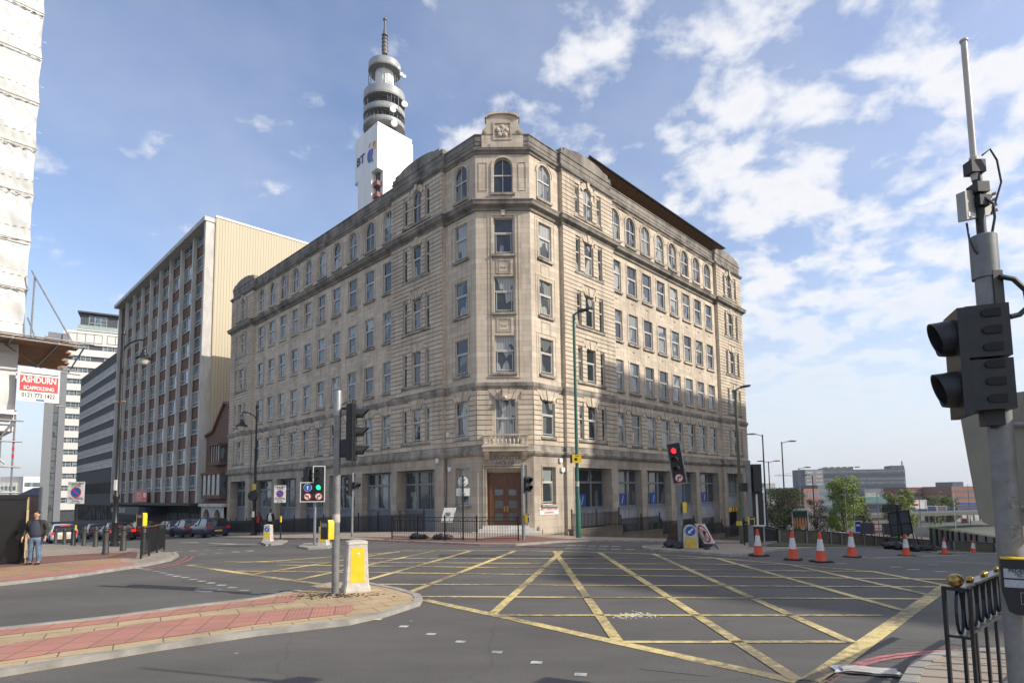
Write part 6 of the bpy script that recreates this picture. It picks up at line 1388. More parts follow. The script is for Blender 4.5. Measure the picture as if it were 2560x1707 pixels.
mb = MB(T_); mb.box(-.3, L_+.4, -1.6, .2, z1_+.1, z1_+.2); mesh('canopy', mb, M['white'], t, True, smooth=False); mb = MB(T_)
for k in range(5): mb.ball((L_*(.12+.19*k), .02, z0_+.75), .12, 8, 6, (1, .2, 5)); 
mesh('poster_art', mb, mat('poster_orange', (.55, .25, .10), .5), t, True); mb = MB(T_); mb.box(L_*.55, L_*.8, 0, .03, z0_+.1, z0_+.55); mesh('poster_art', mb, mat('poster_tan', (.55, .38, .15), .5), t, True)
t, T_, L_, z0_, z1_ = panel('billboard', 'bright blue poster panel in a white frame left of the dark site panels', 'billboard', ((2138, 1303), (2154, 1329)), 62, 'blue_board'); mb = MB(T_); mb.box(L_*.2, L_*.95, 0, .03, z0_+.55*(z1_-z0_), z0_+.72*(z1_-z0_)); mesh('poster_mark', mb, M['white'], t, True)
t, T_, L_, z0_, z1_ = panel('billboard', 'large white billboard with a red shape, beyond the flyover', 'billboard', ((2277, 1251), (2315, 1270)), 175, 'white'); mb = MB(T_); mb.ball((L_*.35, .05, z0_+.5*(z1_-z0_)), .5, 10, 6, (1.9, .15, .7)); mesh('poster_mark', mb, M['red_sign'], t, True)
panel('billboard', 'dark navy billboard right of the white one', 'billboard', ((2320, 1266), (2340, 1281)), 178, mat('navy_poster', (.02, .03, .08), .4), 'far_light')
panel('billboard', 'grey brown framed billboard next to the navy one', 'billboard', ((2345, 1266), (2365, 1284)), 178, mat('brown_poster', (.20, .13, .10), .4), 'far_light')
# dark site panels and sign backs behind the retaining wall
for (x0_, y0_, x1_, y1_, l_, mt_) in ((2153, 1306, 2186, 1334, 'dark grey site panel left of the red frame behind the wall', 'dark_clad'), (2208, 1308, 2232, 1336, 'dark grey site panel right of the red frame behind the wall', 'dark_clad')):
    panel('site_panel', l_, 'site hoarding', ((x0_, y0_), (x1_, y1_)), at((x0_+x1_)/2, 1367).y+7, mt_, None)
p = at(2197, 1366); a = atd(2187, 1332, p.y+6); b = atd(2208, 1308, p.y+6)
t = thing('tubular_barrier', 'bright red tubular frame standing behind the retaining wall', 'frame', tuple(a)); mb = MB(); w_ = b.x-a.x
for x in (0, .5, 1.0): mb.tube([(a.x+w_*x, a.y, a.z-2.5), (a.x+w_*x, a.y, b.z)], .035, 6)
for z in (b.z, a.z*.5+b.z*.5, b.z-.08): mb.tube([(a.x, a.y, z), (b.x, a.y, z)], .035, 6)
mesh('tubes', mb, M['red_sign'], t, True)
dk = at(2255, 1370).y+4; a, b = atd(2230, 1340, dk), atd(2278, 1279, dk); w_, h_ = b.x-a.x, b.z-a.z
t = thing('road_sign', 'large dark sign seen from behind, leaning in a bolted frame beyond the wall', 'sign', (a.x, a.y, a.z-2)); mb = MB(Matrix.Translation(a) @ Matrix.Rotation(-.12, 4, 'Y')); mb.box(0, w_, 0, .06, 0, h_); mesh('back', mb, M['dark_clad'], t, True, smooth=False)
mb = MB(Matrix.Translation(a) @ Matrix.Rotation(-.12, 4, 'Y'))
for x in (0, w_*.5, w_): mb.box(x-.03, x+.03, -.08, 0, -2.4, h_)
for z in (0, h_*.45, h_*.95): mb.box(0, w_, -.1, -.02, z, z+.06)
mesh('frame', mb, M['black_paint'], t, True, smooth=False)
dk = at(2300, 1374).y+3; A4 = [atd(x, y, dk) for x, y in ((2284, 1316), (2322, 1317), (2325, 1343), (2289, 1341))]
t = thing('trapezoid_sign', 'pale blank sign back with slanting sides just right of the big dark frame', 'sign', tuple(A4[3])); mb = MB(); mb.add([tuple(p) for p in A4]+[(p.x, p.y+.05, p.z) for p in A4], [[3, 2, 1, 0], [4, 5, 6, 7], [0, 1, 5, 4], [1, 2, 6, 5], [2, 3, 7, 6], [3, 0, 4, 7]]); mesh('plate', mb, M['dirty_white'], t, True, smooth=False)
mb = MB(); mb.tube([A4[3]+Vector((.05, -.03, 0)), (A4[3].x+.3, A4[3].y, zg(A4[3].x, A4[3].y)-.2)], .03, 5); mb.tube([A4[2]+Vector((-.05, -.03, 0)), (A4[2].x+.1, A4[2].y, zg(A4[2].x, A4[2].y)-.2)], .03, 5); mesh('leg', mb, M['black_paint'], t, True)
t = thing('ribbed_panel', 'black ribbed mesh panel sticking up above the big dark sign frame', 'panel', tuple(atd(2205, 1278, dk))); mb = MB(); a, b = atd(2206, 1278, dk+1), atd(2254, 1262, dk+1)
for k in range(9): x = a.x+(b.x-a.x)*k/9; mb.add([(x, a.y, a.z), (x+.09, a.y, a.z), (x+.2, a.y, b.z), (x+.11, a.y, b.z), (x, a.y+.1, a.z), (x+.09, a.y+.1, a.z), (x+.2, a.y+.1, b.z), (x+.11, a.y+.1, b.z)], [[0, 1, 2, 3], [7, 6, 5, 4], [1, 5, 6, 2], [0, 3, 7, 4]])
for z in (a.z, (a.z+b.z)/2, b.z): mb.tube([(a.x, a.y-.02, z), (b.x, a.y-.02, z)], .04, 5)
mb.tube([(b.x-.4, a.y, a.z-4), (b.x-.4, a.y, b.z)], .05, 5); mesh('slats', mb, M['black_paint'], t, True)
# dark fence descending behind the wall on the right
fp = [(2326, 1320, 1346), (2380, 1327, 1353), (2440, 1336, 1360), (2520, 1348, 1371)]; base_d = [at(x, 1378).y+4 for x, _, _ in fp]
FN = thing('panel_fence', 'dark grey panel fence with weeds along the top, dropping away behind the retaining wall', 'fence', tuple(atd(2326, 1346, base_d[0]))); mb = MB()
P_ = [atd(x, yt, d) for (x, yt, yb), d in zip(fp, base_d)]; polywall(mb, P_, [p.z-1.6 for p in P_], [p.z for p in P_], .08); mesh('panels', mb, M['dark_clad'], FN, True, smooth=False)
for i in range(len(P_)-1):
    for k in range(4):
        q = P_[i].lerp(P_[i+1], k/4); mb = MB(); mb.box(q.x-.05, q.x+.05, q.y-.12, q.y-.02, q.z-2.2, q.z+.02); mesh('post', mb, M['black_paint'], FN, True, smooth=False)
mb = MB(); rr = random.Random(3)
for i in range(900): 
    k = rr.random()*(len(P_)-1); q = P_[int(k)].lerp(P_[int(k)+1], k-int(k)); x, y, z = q.x+rr.gauss(0, .08), q.y+.3+rr.gauss(0, .15), q.z+rr.uniform(-.1, .16); s_ = .06; mb.add([(x-s_, y, z), (x, y+s_, z+s_*.3), (x+s_, y, z+s_*.5), (x, y-s_, z)], [[0, 1, 2, 3]])
prop(mesh('weeds', mb, lf3, smooth=False), kind='stuff', label='yellow flowering weeds along the top of the dark fence')
def Tz(p, rz=0): return Matrix.Translation(Vector(p)) @ Matrix.Rotation(rz, 4, 'Z')
def cyl(mb, r, z0, z1, n=16): mb.lathe([(r, z0), (r, z1)], n)
lensd = mat('dark_lens', (.02, .02, .022), .15); M['lens'] = lensd
def lit(name, c, s): 
    m_ = mat(name, c, .3, emit=c, es=s); return m_
M['green_lit'] = lit('green_light', (.02, .8, .35), 1.6); M['red_lit'] = lit('red_light', (1., .02, .03), 1.6); M['car_red'] = lit('brake_light', (.8, .015, .01), .9)
def visor(mb, T_, r, L_, n=16):
    # open tunnel visor pointing -y in T_
    mb.T = T_; vs = []; fs = []
    for i in range(n+1):
        a = -pi*.20+(pi*1.40)*i/n; sl = L_*(.55+.45*max(0, sin(a)))
        for rr in (r, r-.008): vs += [(rr*cos(a), 0, rr*sin(a)), (rr*cos(a)*.97, -sl, rr*sin(a)*.97)]
    for i in range(n):
        b = i*4; fs += [[b, b+4, b+5, b+1], [b+2, b+3, b+7, b+6], [b+1, b+5, b+7, b+3]]
    mb.add(vs, fs); mb.T = Matrix()
def head(t, M0, n=3, lit_i=None, lit_m=None, board=True, white=False, r=.105, world=True, prefix='signal_head', sp_=.34, bw=.21, vis=.24):
    """signal head facing -y of M0; origin at centre bottom"""
    H_ = n*sp_; mb = MB(M0)
    mb.box(-.15, .15, -.02, .16, .0, H_)
    for k in range(n): mb.box(-.155, .155, -.035, .0, k*sp_+.012, (k+1)*sp_-.012)
    hd = mesh(prefix, mb, M['black_plastic'], t, world)
    if board:
        mb = MB(M0); mb.box(-bw, bw, .0, .02, -.09, H_+.09); mesh('backing_board', mb, M['black_plastic'], t, world)
        if white: mb = MB(M0); border(mb, -bw, bw, -.09, H_+.09, -.002, .035, .024); mesh('white_border', mb, M['white'], t, world, smooth=False)
    for k in range(n):
        c = (k+.5)*sp_; q = MB(M0); q.disc((0, -.05, c), r*.95, .02, 18); mesh('lens', q, M[lit_m] if lit_i == k else lensd, hd, world)
        q = MB(); visor(q, M0 @ Matrix.Translation((0, -.035, c)), r, vis); mesh('visor', q, M['black_plastic'], hd, world)
    return hd
def pbu(t, M0, s=1.0, name='push_button_unit'):
    mb = MB(M0); mb.box(-.09*s, .09*s, -.06*s, .04*s, 0, .30*s); o_ = mesh(name, mb, M['black_plastic'], t, True); mb = MB(M0); mb.prismo([(.09*s, 0), (.11*s, 0), (.11*s, .26*s), (.09*s, .30*s)], -.06*s, .045*s); mb.prismo([(-.11*s, 0), (-.09*s, 0), (-.09*s, .30*s), (-.11*s, .26*s)], -.06*s, .045*s); mesh('yellow_side', mb, M['yellow'], o_, True)
    mb = MB(M0); mb.box(-.07*s, .07*s, -.064*s, -.06*s, .19*s, .25*s); mesh('instruction_plate', mb, M['metal_grey'], o_, True); return o_
# ---- near signal with the white bollard ----
p = at(838, 1491); t = thing('traffic_signal', 'tall grey signal pole on the foreground island with its black head turned to the right', 'traffic signal', tuple(p))
mb = MB(Tz(p)); cyl(mb, .078, -.05, 3.85, 20); mesh('pole', mb, M['post_grey'], t, True); mb = MB(Tz(p)); mb.lathe([(.086, 3.82), (.086, 4.33), (.08, 4.36), (.02, 4.37)], 20); mesh('pole_cap', mb, M['metal_grey'], t, True)
M0 = Tz((p.x+.36, p.y+.05, p.z+2.86), radians(96)); hd = head(t, M0, 3, sp_=.40, r=.12, bw=.25, vis=.28)
mb = MB(); 
for z in (2.92, 3.95): mb.box(p.x+.06, p.x+.34, p.y-.03, p.y+.03, p.z+z, p.z+z+.05)
mb.tube([(p.x+.07, p.y, p.z+4.05), (p.x+.2, p.y-.02, p.z+4.12), (p.x+.32, p.y, p.z+4.0)], .012, 6); mb.box(p.x+.1, p.x+.24, p.y-.08, p.y+.08, p.z+2.95, p.z+3.3); mesh('bracket', mb, M['black_plastic'], t, True)
pbu(t, Tz((p.x-.17, p.y-.03, p.z+1.20), radians(-38)), 1.35)
q = MB(Tz(p)); q.T = Tz(p); q.lathe([(.081, 1.55), (.081, 1.72)], 20); mesh('sticker_band', q, M['dirty_white'], t, True)
# ---- bollards ----
def box_bollard(px, py, label, rz, H_=1.12, w=.5, arrow=True, s=1.0):
    p = at(px, py); t = thing('lit_bollard', label, 'bollard', tuple(p), rz, 'square white and yellow island bollards'); w2 = w/2*s; w1 = w2*.86; d2, d1 = .16*s*1.1, .14*s*1.1
    def ring4(wx, dy, z, c=.03): return [(-wx+c, -dy, z), (wx-c, -dy, z), (wx, -dy+c, z), (wx, dy-c, z), (wx-c, dy, z), (-wx+c, dy, z), (-wx, dy-c, z), (-wx, -dy+c, z)]
    def loft(mb, rings):
        vs = [v for r_ in rings for v in r_]; n = 8; mb.add(vs, [[i*n+j, i*n+(j+1) % n, (i+1)*n+(j+1) % n, (i+1)*n+j] for i in range(len(rings)-1) for j in range(n)]+[[(len(rings)-1)*n+j for j in range(n)], list(range(n))[::-1]])
    mb = MB(); loft(mb, [ring4(w2*1.12, d2*1.2, 0), ring4(w2*1.12, d2*1.2, .14*s), ring4(w2, d2, .22*s), ring4(w1, d1, H_-.10*s), ring4(w1*1.05, d1*1.08, H_-.09*s), ring4(w1*1.0, d1, H_-.03*s), ring4(w1*.35, d1*.3, H_)]); mesh('body', mb, M['dirty_white'], t, ang=30)
    for sg in (-1, 1):
        mb = MB(); zt = H_*(.86 if not arrow else .56); f = lambda z: d2+(d1-d2)*(z-.22*s)/(H_-.32*s); a, b = .26*s, zt
        mb.add([(-w2*.62, sg*(f(a)+.004), a), (w2*.62, sg*(f(a)+.004), a), (w2*.56, sg*(f(b)+.004), b), (-w2*.56, sg*(f(b)+.004), b)], [[0, 1, 2, 3] if sg < 0 else [3, 2, 1, 0]]); mesh('yellow_panel', mb, M['yellow'], t, smooth=False)
    if arrow:
        z = H_*.73; y = -(d1+.012)
        mb = MB(); mb.disc((0, y, z), .135*s, .012, 22); mesh('arrow_disc', mb, M['blue_sign'], t); mb = MB(Matrix.Translation((0, y-.003, z)) @ Matrix.Rotation(radians(45), 4, 'Y')); mb.box(-.02*s, .02*s, 0, .004, -.03*s, .09*s); mb.prismo([(-.055*s, -.03*s), (.055*s, -.03*s), (0, -.095*s)], 0, .004); mesh('arrow', mb, M['white'], t)
    else:
        mb = MB(); mb.ball((.02, -(d1+.006), H_*.75), .035, 12, 6, (1, .15, .8)); mesh('badge', mb, M['white'], t)
    return t
box_bollard(889, 1484, 'large white bollard with a plain yellow panel on the foreground island', radians(27), 1.16, .50, False, 1.0)
box_bollard(670, 1356, 'small white bollard with a blue arrow at the far left, below the walking couple', radians(-4), .88, .48, True, .85)
box_bollard(809, 1366, 'white arrow bollard half hidden by the tall grey pole', radians(-8), .86, .48, True, .85)
p = at(1727, 1374); t = thing('round_bollard', 'round topped white bollard with a blue arrow and faded yellow base on the right island', 'bollard', tuple(p), radians(-12))
mb = MB(); pts = [(-.26, 0), (.26, 0), (.25, .62)]+[(.25*cos(a), .67+.25*sin(a)) for a in [pi*i/12 for i in range(13)]]+[(-.25, .62)]; mb.prismo(pts, -.17, .17); mesh('body', mb, M['dirty_white'], t)
for sg in (-1, 1): mb = MB(); mb.box(-.2, .2, sg*.175-.003, sg*.175+.003, .08, .46); mesh('yellow_panel', mb, M['yellow_d'], t)
mb = MB(); mb.box(-.265, -.255, -.12, .12, .08, .46); mb.box(.255, .265, -.12, .12, .08, .46); mesh('yellow_side', mb, M['yellow_d'], t)
mb = MB(); mb.disc((0, -.185, .70), .17, .012, 22); mesh('arrow_disc', mb, M['blue_sign'], t); mb = MB(Matrix.Translation((0, -.19, .70)) @ Matrix.Rotation(radians(45), 4, 'Y')); mb.box(-.025, .025, 0, .005, -.04, .12); mb.prismo([(-.07, -.04), (.07, -.04), (0, -.125)], 0, .005); mesh('arrow', mb, M['white'], t)
# ---- turning sign faces ----
def roundel(t, M0, kind, r=.14):
    mb = MB(M0); mb.disc((0, 0, 0), r, .012, 24); mesh('sign_disc', mb, M['blue_sign'] if kind == 'up' else M['red_sign'], t, True)
    if kind == 'up':
        mb = MB(M0); mb.disc((0, .004, 0), r*1.10, .006, 24); mesh('sign_rim', mb, M['white'], t, True)
        mb = MB(M0); mb.box(-.02, .02, -.006, 0, -.09, .03); mb.prismo([(-.055, .02), (.055, .02), (0, .095)], -.006, 0); mesh('arrow', mb, M['white'], t, True)
    else:
        mb = MB(M0); mb.disc((0, -.006, 0), r*.80, .006, 24); mesh('sign_face', mb, M['white'], t, True); s = -1 if kind == 'left' else 1
        mb = MB(M0 @ Matrix.Diagonal((s, 1, 1, 1)) @ Matrix.Scale(r/.14, 4)); mb.box(-.045, -.015, -.012, -.006, -.08, .02); mb.box(-.045, .03, -.012, -.006, .01, .04); mb.prismo([(.03, -.025), (.03, .075), (.085, .025)], -.012, -.006); mesh('arrow', mb, M['black_paint'], t, True, smooth=False)
        mb = MB(M0 @ Matrix.Rotation(radians(45*s), 4, 'Y')); mb.box(-.009, .009, -.016, -.012, -r*.85, r*.85); mesh('bar', mb, M['red_sign'], t, True)
# ---- far signal with green light ----
p = at(786, 1364); t = thing('traffic_signal', 'small island signal showing green, with three round turn signs', 'traffic signal', tuple(p)); zt = atd(786, 1163, p.y).z
mb = MB(Tz(p)); cyl(mb, .06, -.05, 2.6, 12); mesh('pole', mb, M['metal_grey'], t, True)
M0 = Tz((p.x+.20, p.y-.15, zt-1.12), radians(8)); hd = head(t, M0, 3, 0, 'green_lit', board=False, sp_=.335, r=.11)
mb = MB(M0); o3 = [(-.22, -.03), (.22, -.03), (.22, 1.05), (-.22, 1.05)]; mb.prismo([(-.74, -.42), (.22, -.42), (.22, 1.06), (-.22, 1.06), (-.22, .36), (-.74, .36)], .0, .02); mesh('backing_board', mb, M['black_plastic'], t, True, smooth=False)
mb = MB(M0); w_ = .035
for a, b, c, d in ((-.74, .22, -.455, -.42), (.22, .255, -.455, 1.095), (-.22, .22, 1.06, 1.095), (-.255, -.22, .36, 1.095), (-.74, -.255, .36, .395), (-.775, -.74, -.455, .395)): mb.box(a, b, -.004, .022, c, d)
mesh('white_border', mb, M['white'], t, True, smooth=False)
for k, (x, z) in {'up': (-.46, .16), 'left': (-.46, -.22), 'right': (0.0, -.22)}.items(): roundel(t, M0 @ Matrix.Translation((x, -.03, z)), k, .155)
M1 = Tz((p.x-.32, p.y+.05, zt-1.15), radians(150)); head(t, M1, 3, sp_=.335, r=.11, prefix='rear_signal_head')
# ---- thin pole with side on head ----
p = at(880, 1345); t = thing('traffic_signal', 'slim pale signal pole seen side on, right of the tall grey pole', 'traffic signal', tuple(p)); zt = atd(879, 1181, p.y).z; mb = MB(Tz(p)); cyl(mb, .06, -.05, zt-p.z, 12); mesh('pole', mb, M['metal_grey'], t, True)
head(t, Tz((p.x-.22, p.y, zt-1.2), radians(-75)), 3, sp_=.36, r=.11); head(t, Tz((p.x+.2, p.y, zt-.85), radians(60)), 1, sp_=.36, r=.11, board=False, prefix='small_head')
# ---- corner pole ----
p = at(1309, 1354); t = thing('traffic_signal', 'grey signal pole on the corner pavement right of the wooden doors', 'traffic signal', tuple(p)); zt = atd(1309, 1159, p.y).z; mb = MB(Tz(p)); cyl(mb, .075, -.05, zt-p.z, 14); mesh('pole', mb, M['metal_grey'], t, True)
M0 = Tz((p.x+.24, p.y, zt-1.25), radians(35)); head(t, M0, 2, sp_=.34, r=.12, board=False); pbu(t, Tz((p.x+.16, p.y-.02, p.z+.85), radians(60)), 1.2)
# ---- leaning signal on right island ----
p = at(1703, 1373); t = thing('traffic_signal', 'leaning signal showing red above the right island with a turn ban roundel', 'traffic signal', tuple(p))
zt = atd(1705, 1212, p.y).z; mb = MB(Tz(p)); cyl(mb, .10, -.05, zt-p.z, 14); mesh('pole', mb, M['post_grey'], t, True)
zb = atd(1710, 1205, p.y).z; M0 = Matrix.Translation((p.x+.0, p.y-.16, zb)) @ Matrix.Rotation(radians(-8), 4, 'Y') @ Matrix.Rotation(radians(-30), 4, 'Z')
Mh = M0 @ Matrix.Translation((0, 0, .34)); head(t, Mh, 3, 2, 'red_lit', board=False, sp_=.34, r=.11, vis=.28)
mb = MB(M0); mb.box(-.23, .23, 0, .02, -.02, 1.45); mesh('backing_board', mb, M['black_plastic'], t, True); mb = MB(M0); border(mb, -.23, .23, -.02, 1.45, -.002, .035, .024); mesh('white_border', mb, M['metal_grey'], t, True, smooth=False)
roundel(t, M0 @ Matrix.Translation((0, -.02, .16)), 'right', .16); pbu(t, Tz((p.x+.16, p.y-.1, p.z+1.35), radians(70)), 1.3)
# ---- signal cluster pole 1735 ----
p = at(1879, 1371); t = thing('traffic_signal', 'thick grey pole by the far right end of the stone building with black heads', 'traffic signal', tuple(p)); zt = atd(1870, 1151, p.y).z; mb = MB(Tz(p)); cyl(mb, .11, -.05, zt-p.z, 16); mesh('pole', mb, M['post_grey'], t, True)
zh = atd(1888, 1229, p.y).z; head(t, Tz((p.x+.36, p.y+.1, zh), radians(176)), 3, sp_=.36, r=.11, bw=.24); head(t, Tz((p.x-.22, p.y+.05, zh+.02), radians(200)), 1, sp_=.36, r=.1, board=False, prefix='small_head'); pbu(t, Tz((p.x-.02, p.y-.16, atd(1870, 1310, p.y).z), 0), 1.1)
a = atd(1877, 1312, p.y+.4); b = atd(1908, 1233, p.y+.4)
t = thing('framed_sign', 'white framed sign with dark panels behind the thick grey pole', 'sign', (a.x, a.y, p.z)); mb = MB(); w_ = b.x-a.x; Tm = Matrix.Translation((a.x, a.y, 0)); mb.T = Tm; 
for x0_, x1_ in ((.02, .26), (.36, .58)): mb.box(w_*x0_/.6, w_*x1_/.6, 0, .03, a.z, b.z)
mesh('dark_panel', mb, M['black_paint'], t, True); mb = MB(Tm); border(mb, 0, w_, a.z, b.z, 0, .05, .05); mb.box(w_*.44, w_*.58, .0, .04, a.z, b.z); mesh('frame', mb, M['white'], t, True, smooth=False)
mb = MB(Tm); mb.box(.02, .08, .03, .08, p.z-.1, a.z); mb.box(w_-.05, w_, .03, .08, p.z-.1, a.z); mesh('leg', mb, M['metal_grey'], t, True)
# ---- signs on posts ----
def zone_sign(pxb, sx0, sx1, sy0, sy1, label, rz=0):
    p = at(*pxb); w_ = (sx1-sx0)/FPX*p.y; zt, zb_ = atd(sx0, sy0, p.y).z, atd(sx0, sy1, p.y).z; h_ = zt-zb_; cxp = atd((sx0+sx1)/2, sy0, p.y).x
    t = thing('zone_sign', label, 'sign', tuple(p), group='controlled zone signs'); mb = MB(Tz(p)); cyl(mb, .035, -.05, zt-p.z+.05, 8); mesh('post', mb, M['black_paint'], t, True); mb = MB(Tz(p)); cyl(mb, .045, .95, 1.25, 8); mesh('yellow_band', mb, M['yellow'], t, True)
    M0 = Tz((cxp, p.y-.06, zb_), rz); mb = MB(M0); mb.box(-w_/2, w_/2, 0, .02, 0, h_); mesh('plate', mb, M['white'], t, True)
    r_ = w_*.32; c = h_*.52
    mb = MB(M0); mb.disc((0, -.004, c), r_, .006, 28); mesh('red_ring', mb, M['red_sign'], t, True); mb = MB(M0); mb.disc((0, -.007, c), r_*.84, .006, 28); mesh('blue_disc', mb, M['blue_sign'], t, True)
    mb = MB(M0 @ Matrix.Translation((0, 0, c)) @ Matrix.Rotation(radians(-45), 4, 'Y')); mb.box(-r_*.10, r_*.10, -.010, -.006, -r_*.9, r_*.9); mesh('red_bar', mb, M['red_sign'], t, True)
    mb = MB(M0); 
    for s_, z, sz in (('Controlled', .925, .16), ('ZONE', .82, .17), ('No loading', .26, .15), ('Everyday', .13, .09), ('8 am - 6 pm', .055, .09)): mb.T = M0 @ Matrix.Translation((0, -.004, h_*z)); mb.text(s_, w_*sz*1.25, .001, bold=.001)
    mb.T = M0; mb.box(-w_/2, w_/2, -.003, 0, h_*.185, h_*.195); mesh('lettering', mb, M['black_paint'], t, True, smooth=False)
zone_sign((187, 1367), 172, 214, 1204, 1259, 'white controlled zone plate on a thin post above the pavement bollards')
zone_sign((701, 1352), 687, 716, 1213, 1256, 'dimmer controlled zone plate in front of the left wing shop windows')
p = at(1158, 1354); t = thing('sign_post', 'black post carrying the pale backs of a round and a square sign', 'sign', tuple(p)); mb = MB(Tz(p)); cyl(mb, .04, -.05, 2.95, 8); mesh('post', mb, M['black_paint'], t, True)
zc = atd(1158, 1203, p.y).z; mb = MB(Tz((p.x, p.y+.05, 0))); mb.disc((0, 0, zc), .23, .015, 24); mesh('round_back', mb, M['white'], t, True); za, zb_ = atd(1158, 1239, p.y).z, atd(1158, 1220, p.y).z; mb = MB(Tz((p.x, p.y+.05, 0))); mb.box(-.30, .30, 0, .015, za, zb_); mesh('square_back', mb, M['white'], t, True)
mb = MB(Tz((p.x, p.y-.045, 0)));
for z in (zc-.1, zc+.1, za+.1): mb.box(-.12, .12, 0, .08, z-.015, z+.015)
mesh('clip', mb, M['metal_grey'], t, True)
# easel sign
p = at(1130, 1352); t = thing('easel_sign', 'white sign board tilted on a thin metal easel behind the corner guard rail', 'sign', tuple(p)); Q = [atd(x, y, p.y) for x, y in ((1110, 1269), (1140, 1268), (1130, 1305), (1102, 1304))]
mb = MB(); mb.add([tuple(q) for q in Q]+[(q.x+.01, q.y+.03, q.z) for q in Q], [[3, 2, 1, 0], [4, 5, 6, 7], [0, 1, 5, 4], [1, 2, 6, 5], [2, 3, 7, 6], [3, 0, 4, 7]]); mesh('board', mb, M['white'], t, True, smooth=False)
mb = MB(); 
for a, b in (((1112, 1295), (1124, 1352)), ((1136, 1295), (1158, 1352)), ((1110, 1300), (1095, 1352))): mb.tube([atd(*a, p.y+.1), atd(b[0], b[1], p.y+.1)], .014, 6)
mesh('leg', mb, M['metal_grey'], t, True)
mb = MB(); q0 = (Q[0]+Q[1]+Q[2]+Q[3])/4
for k, (s_, w_) in enumerate(((.10, .22), (.04, .26), (-.02, .18))): mb.box(q0.x-w_/2, q0.x+w_/2, q0.y-.02, q0.y-.008, q0.z+s_-.008, q0.z+s_+.012)
mesh('printed_lines', mb, M['black_paint'], t, True, smooth=False)
# no right turn A-frame on the right island
p = at(1768, 1375); Q = [atd(x, y, p.y+dy) for x, y, dy in ((1736, 1308.5, .5), (1760, 1309, .1), (1786.5, 1357.7, -.3), (1760.7, 1358.3, .1))]
t = thing('turn_sign', 'white no right turn board leaning on black legs beside the round bollard', 'sign', tuple(p)); mb = MB(); nrm = (Q[1]-Q[0]).cross(Q[3]-Q[0]).normalized(); nrm = nrm if nrm.y < 0 else -nrm
ex = (Q[1]-Q[0]).normalized(); ez = (Q[0]-Q[3]); hz_ = ez.length; ez = (ez-ex*ez.dot(ex)).normalized(); wq = (Q[1]-Q[0]).length
mb.add([tuple(q) for q in Q]+[tuple(q-nrm*.03) for q in Q], [[3, 2, 1, 0], [4, 5, 6, 7], [0, 1, 5, 4], [1, 2, 6, 5], [2, 3, 7, 6], [3, 0, 4, 7]]); mesh('board', mb, M['white'], t, True, smooth=False)
def onb(u_, v_): 
    a = Q[0].lerp(Q[1], u_); b = Q[3].lerp(Q[2], u_); return a.lerp(b, v_)+nrm*.006
def flatpoly(pts, off=0): 
    q = MB(); vs = [onb(u_, v_)+nrm*off for u_, v_ in pts]; q.add(vs+[v-nrm*.004 for v in vs], [list(range(len(vs)))]+[[i, (i+1) % len(vs), len(vs)+(i+1) % len(vs), len(vs)+i] for i in range(len(vs))]); return q
circ = lambda r_, n=28: [(.5+r_*cos(2*pi*i/n), .5+r_*sin(2*pi*i/n)) for i in range(n)]
mesh('red_ring', flatpoly(circ(.45)), M['red_sign'], t, True, smooth=False); mesh('white_disc', flatpoly(circ(.36), .003), M['white'], t, True, smooth=False)
mesh('arrow', flatpoly([(.40, .78), (.40, .38), (.58, .38), (.58, .28), (.78, .43), (.58, .58), (.58, .48), (.50, .48), (.50, .78)], .006), M['black_paint'], t, True, smooth=False); mesh('bar', flatpoly([(.22, .20), (.28, .15), (.80, .80), (.74, .85)], .009), M['red_sign'], t, True, smooth=False)
mb = MB(); mb.tube([Q[3]-nrm*.02, atd(1773, 1379, p.y-.2)], .018, 6); mb.tube([Q[2]-nrm*.02, atd(1799, 1378, p.y-.4)], .018, 6); mb.tube([Q[0]-nrm*.03, atd(1790, 1368, p.y+.7)], .018, 6); mesh('leg', mb, M['black_paint'], t, True)
# dark A-frame left
p = at(1672, 1371); Q = [atd(x, y, p.y+dy) for x, y, dy in ((1681, 1309, .1), (1710, 1309, .3), (1700, 1356, -.1), (1665, 1357, -.2))]
t = thing('road_sign', 'rusty brown back of a road sign standing on legs, left of the round bollard', 'sign', tuple(p)); mb = MB(); mb.add([tuple(q) for q in Q]+[(q.x, q.y+.03, q.z) for q in Q], [[3, 2, 1, 0], [4, 5, 6, 7], [0, 1, 5, 4], [1, 2, 6, 5], [2, 3, 7, 6], [3, 0, 4, 7]]); mesh('plate', mb, mat('rusty_plate', (.07, .045, .025), .8, var=.3, scale=5), t, True, smooth=False)
mb = MB(); mb.tube([Q[0], Q[3], atd(1651, 1375, p.y-.2)], .018, 6); mb.tube([Q[1], Q[2], atd(1697, 1377, p.y-.2)], .018, 6); mb.tube([Q[0]+Vector((0, .05, 0)), atd(1690, 1372, p.y+.5)], .015, 6); mesh('leg', mb, M['black_paint'], t, True)
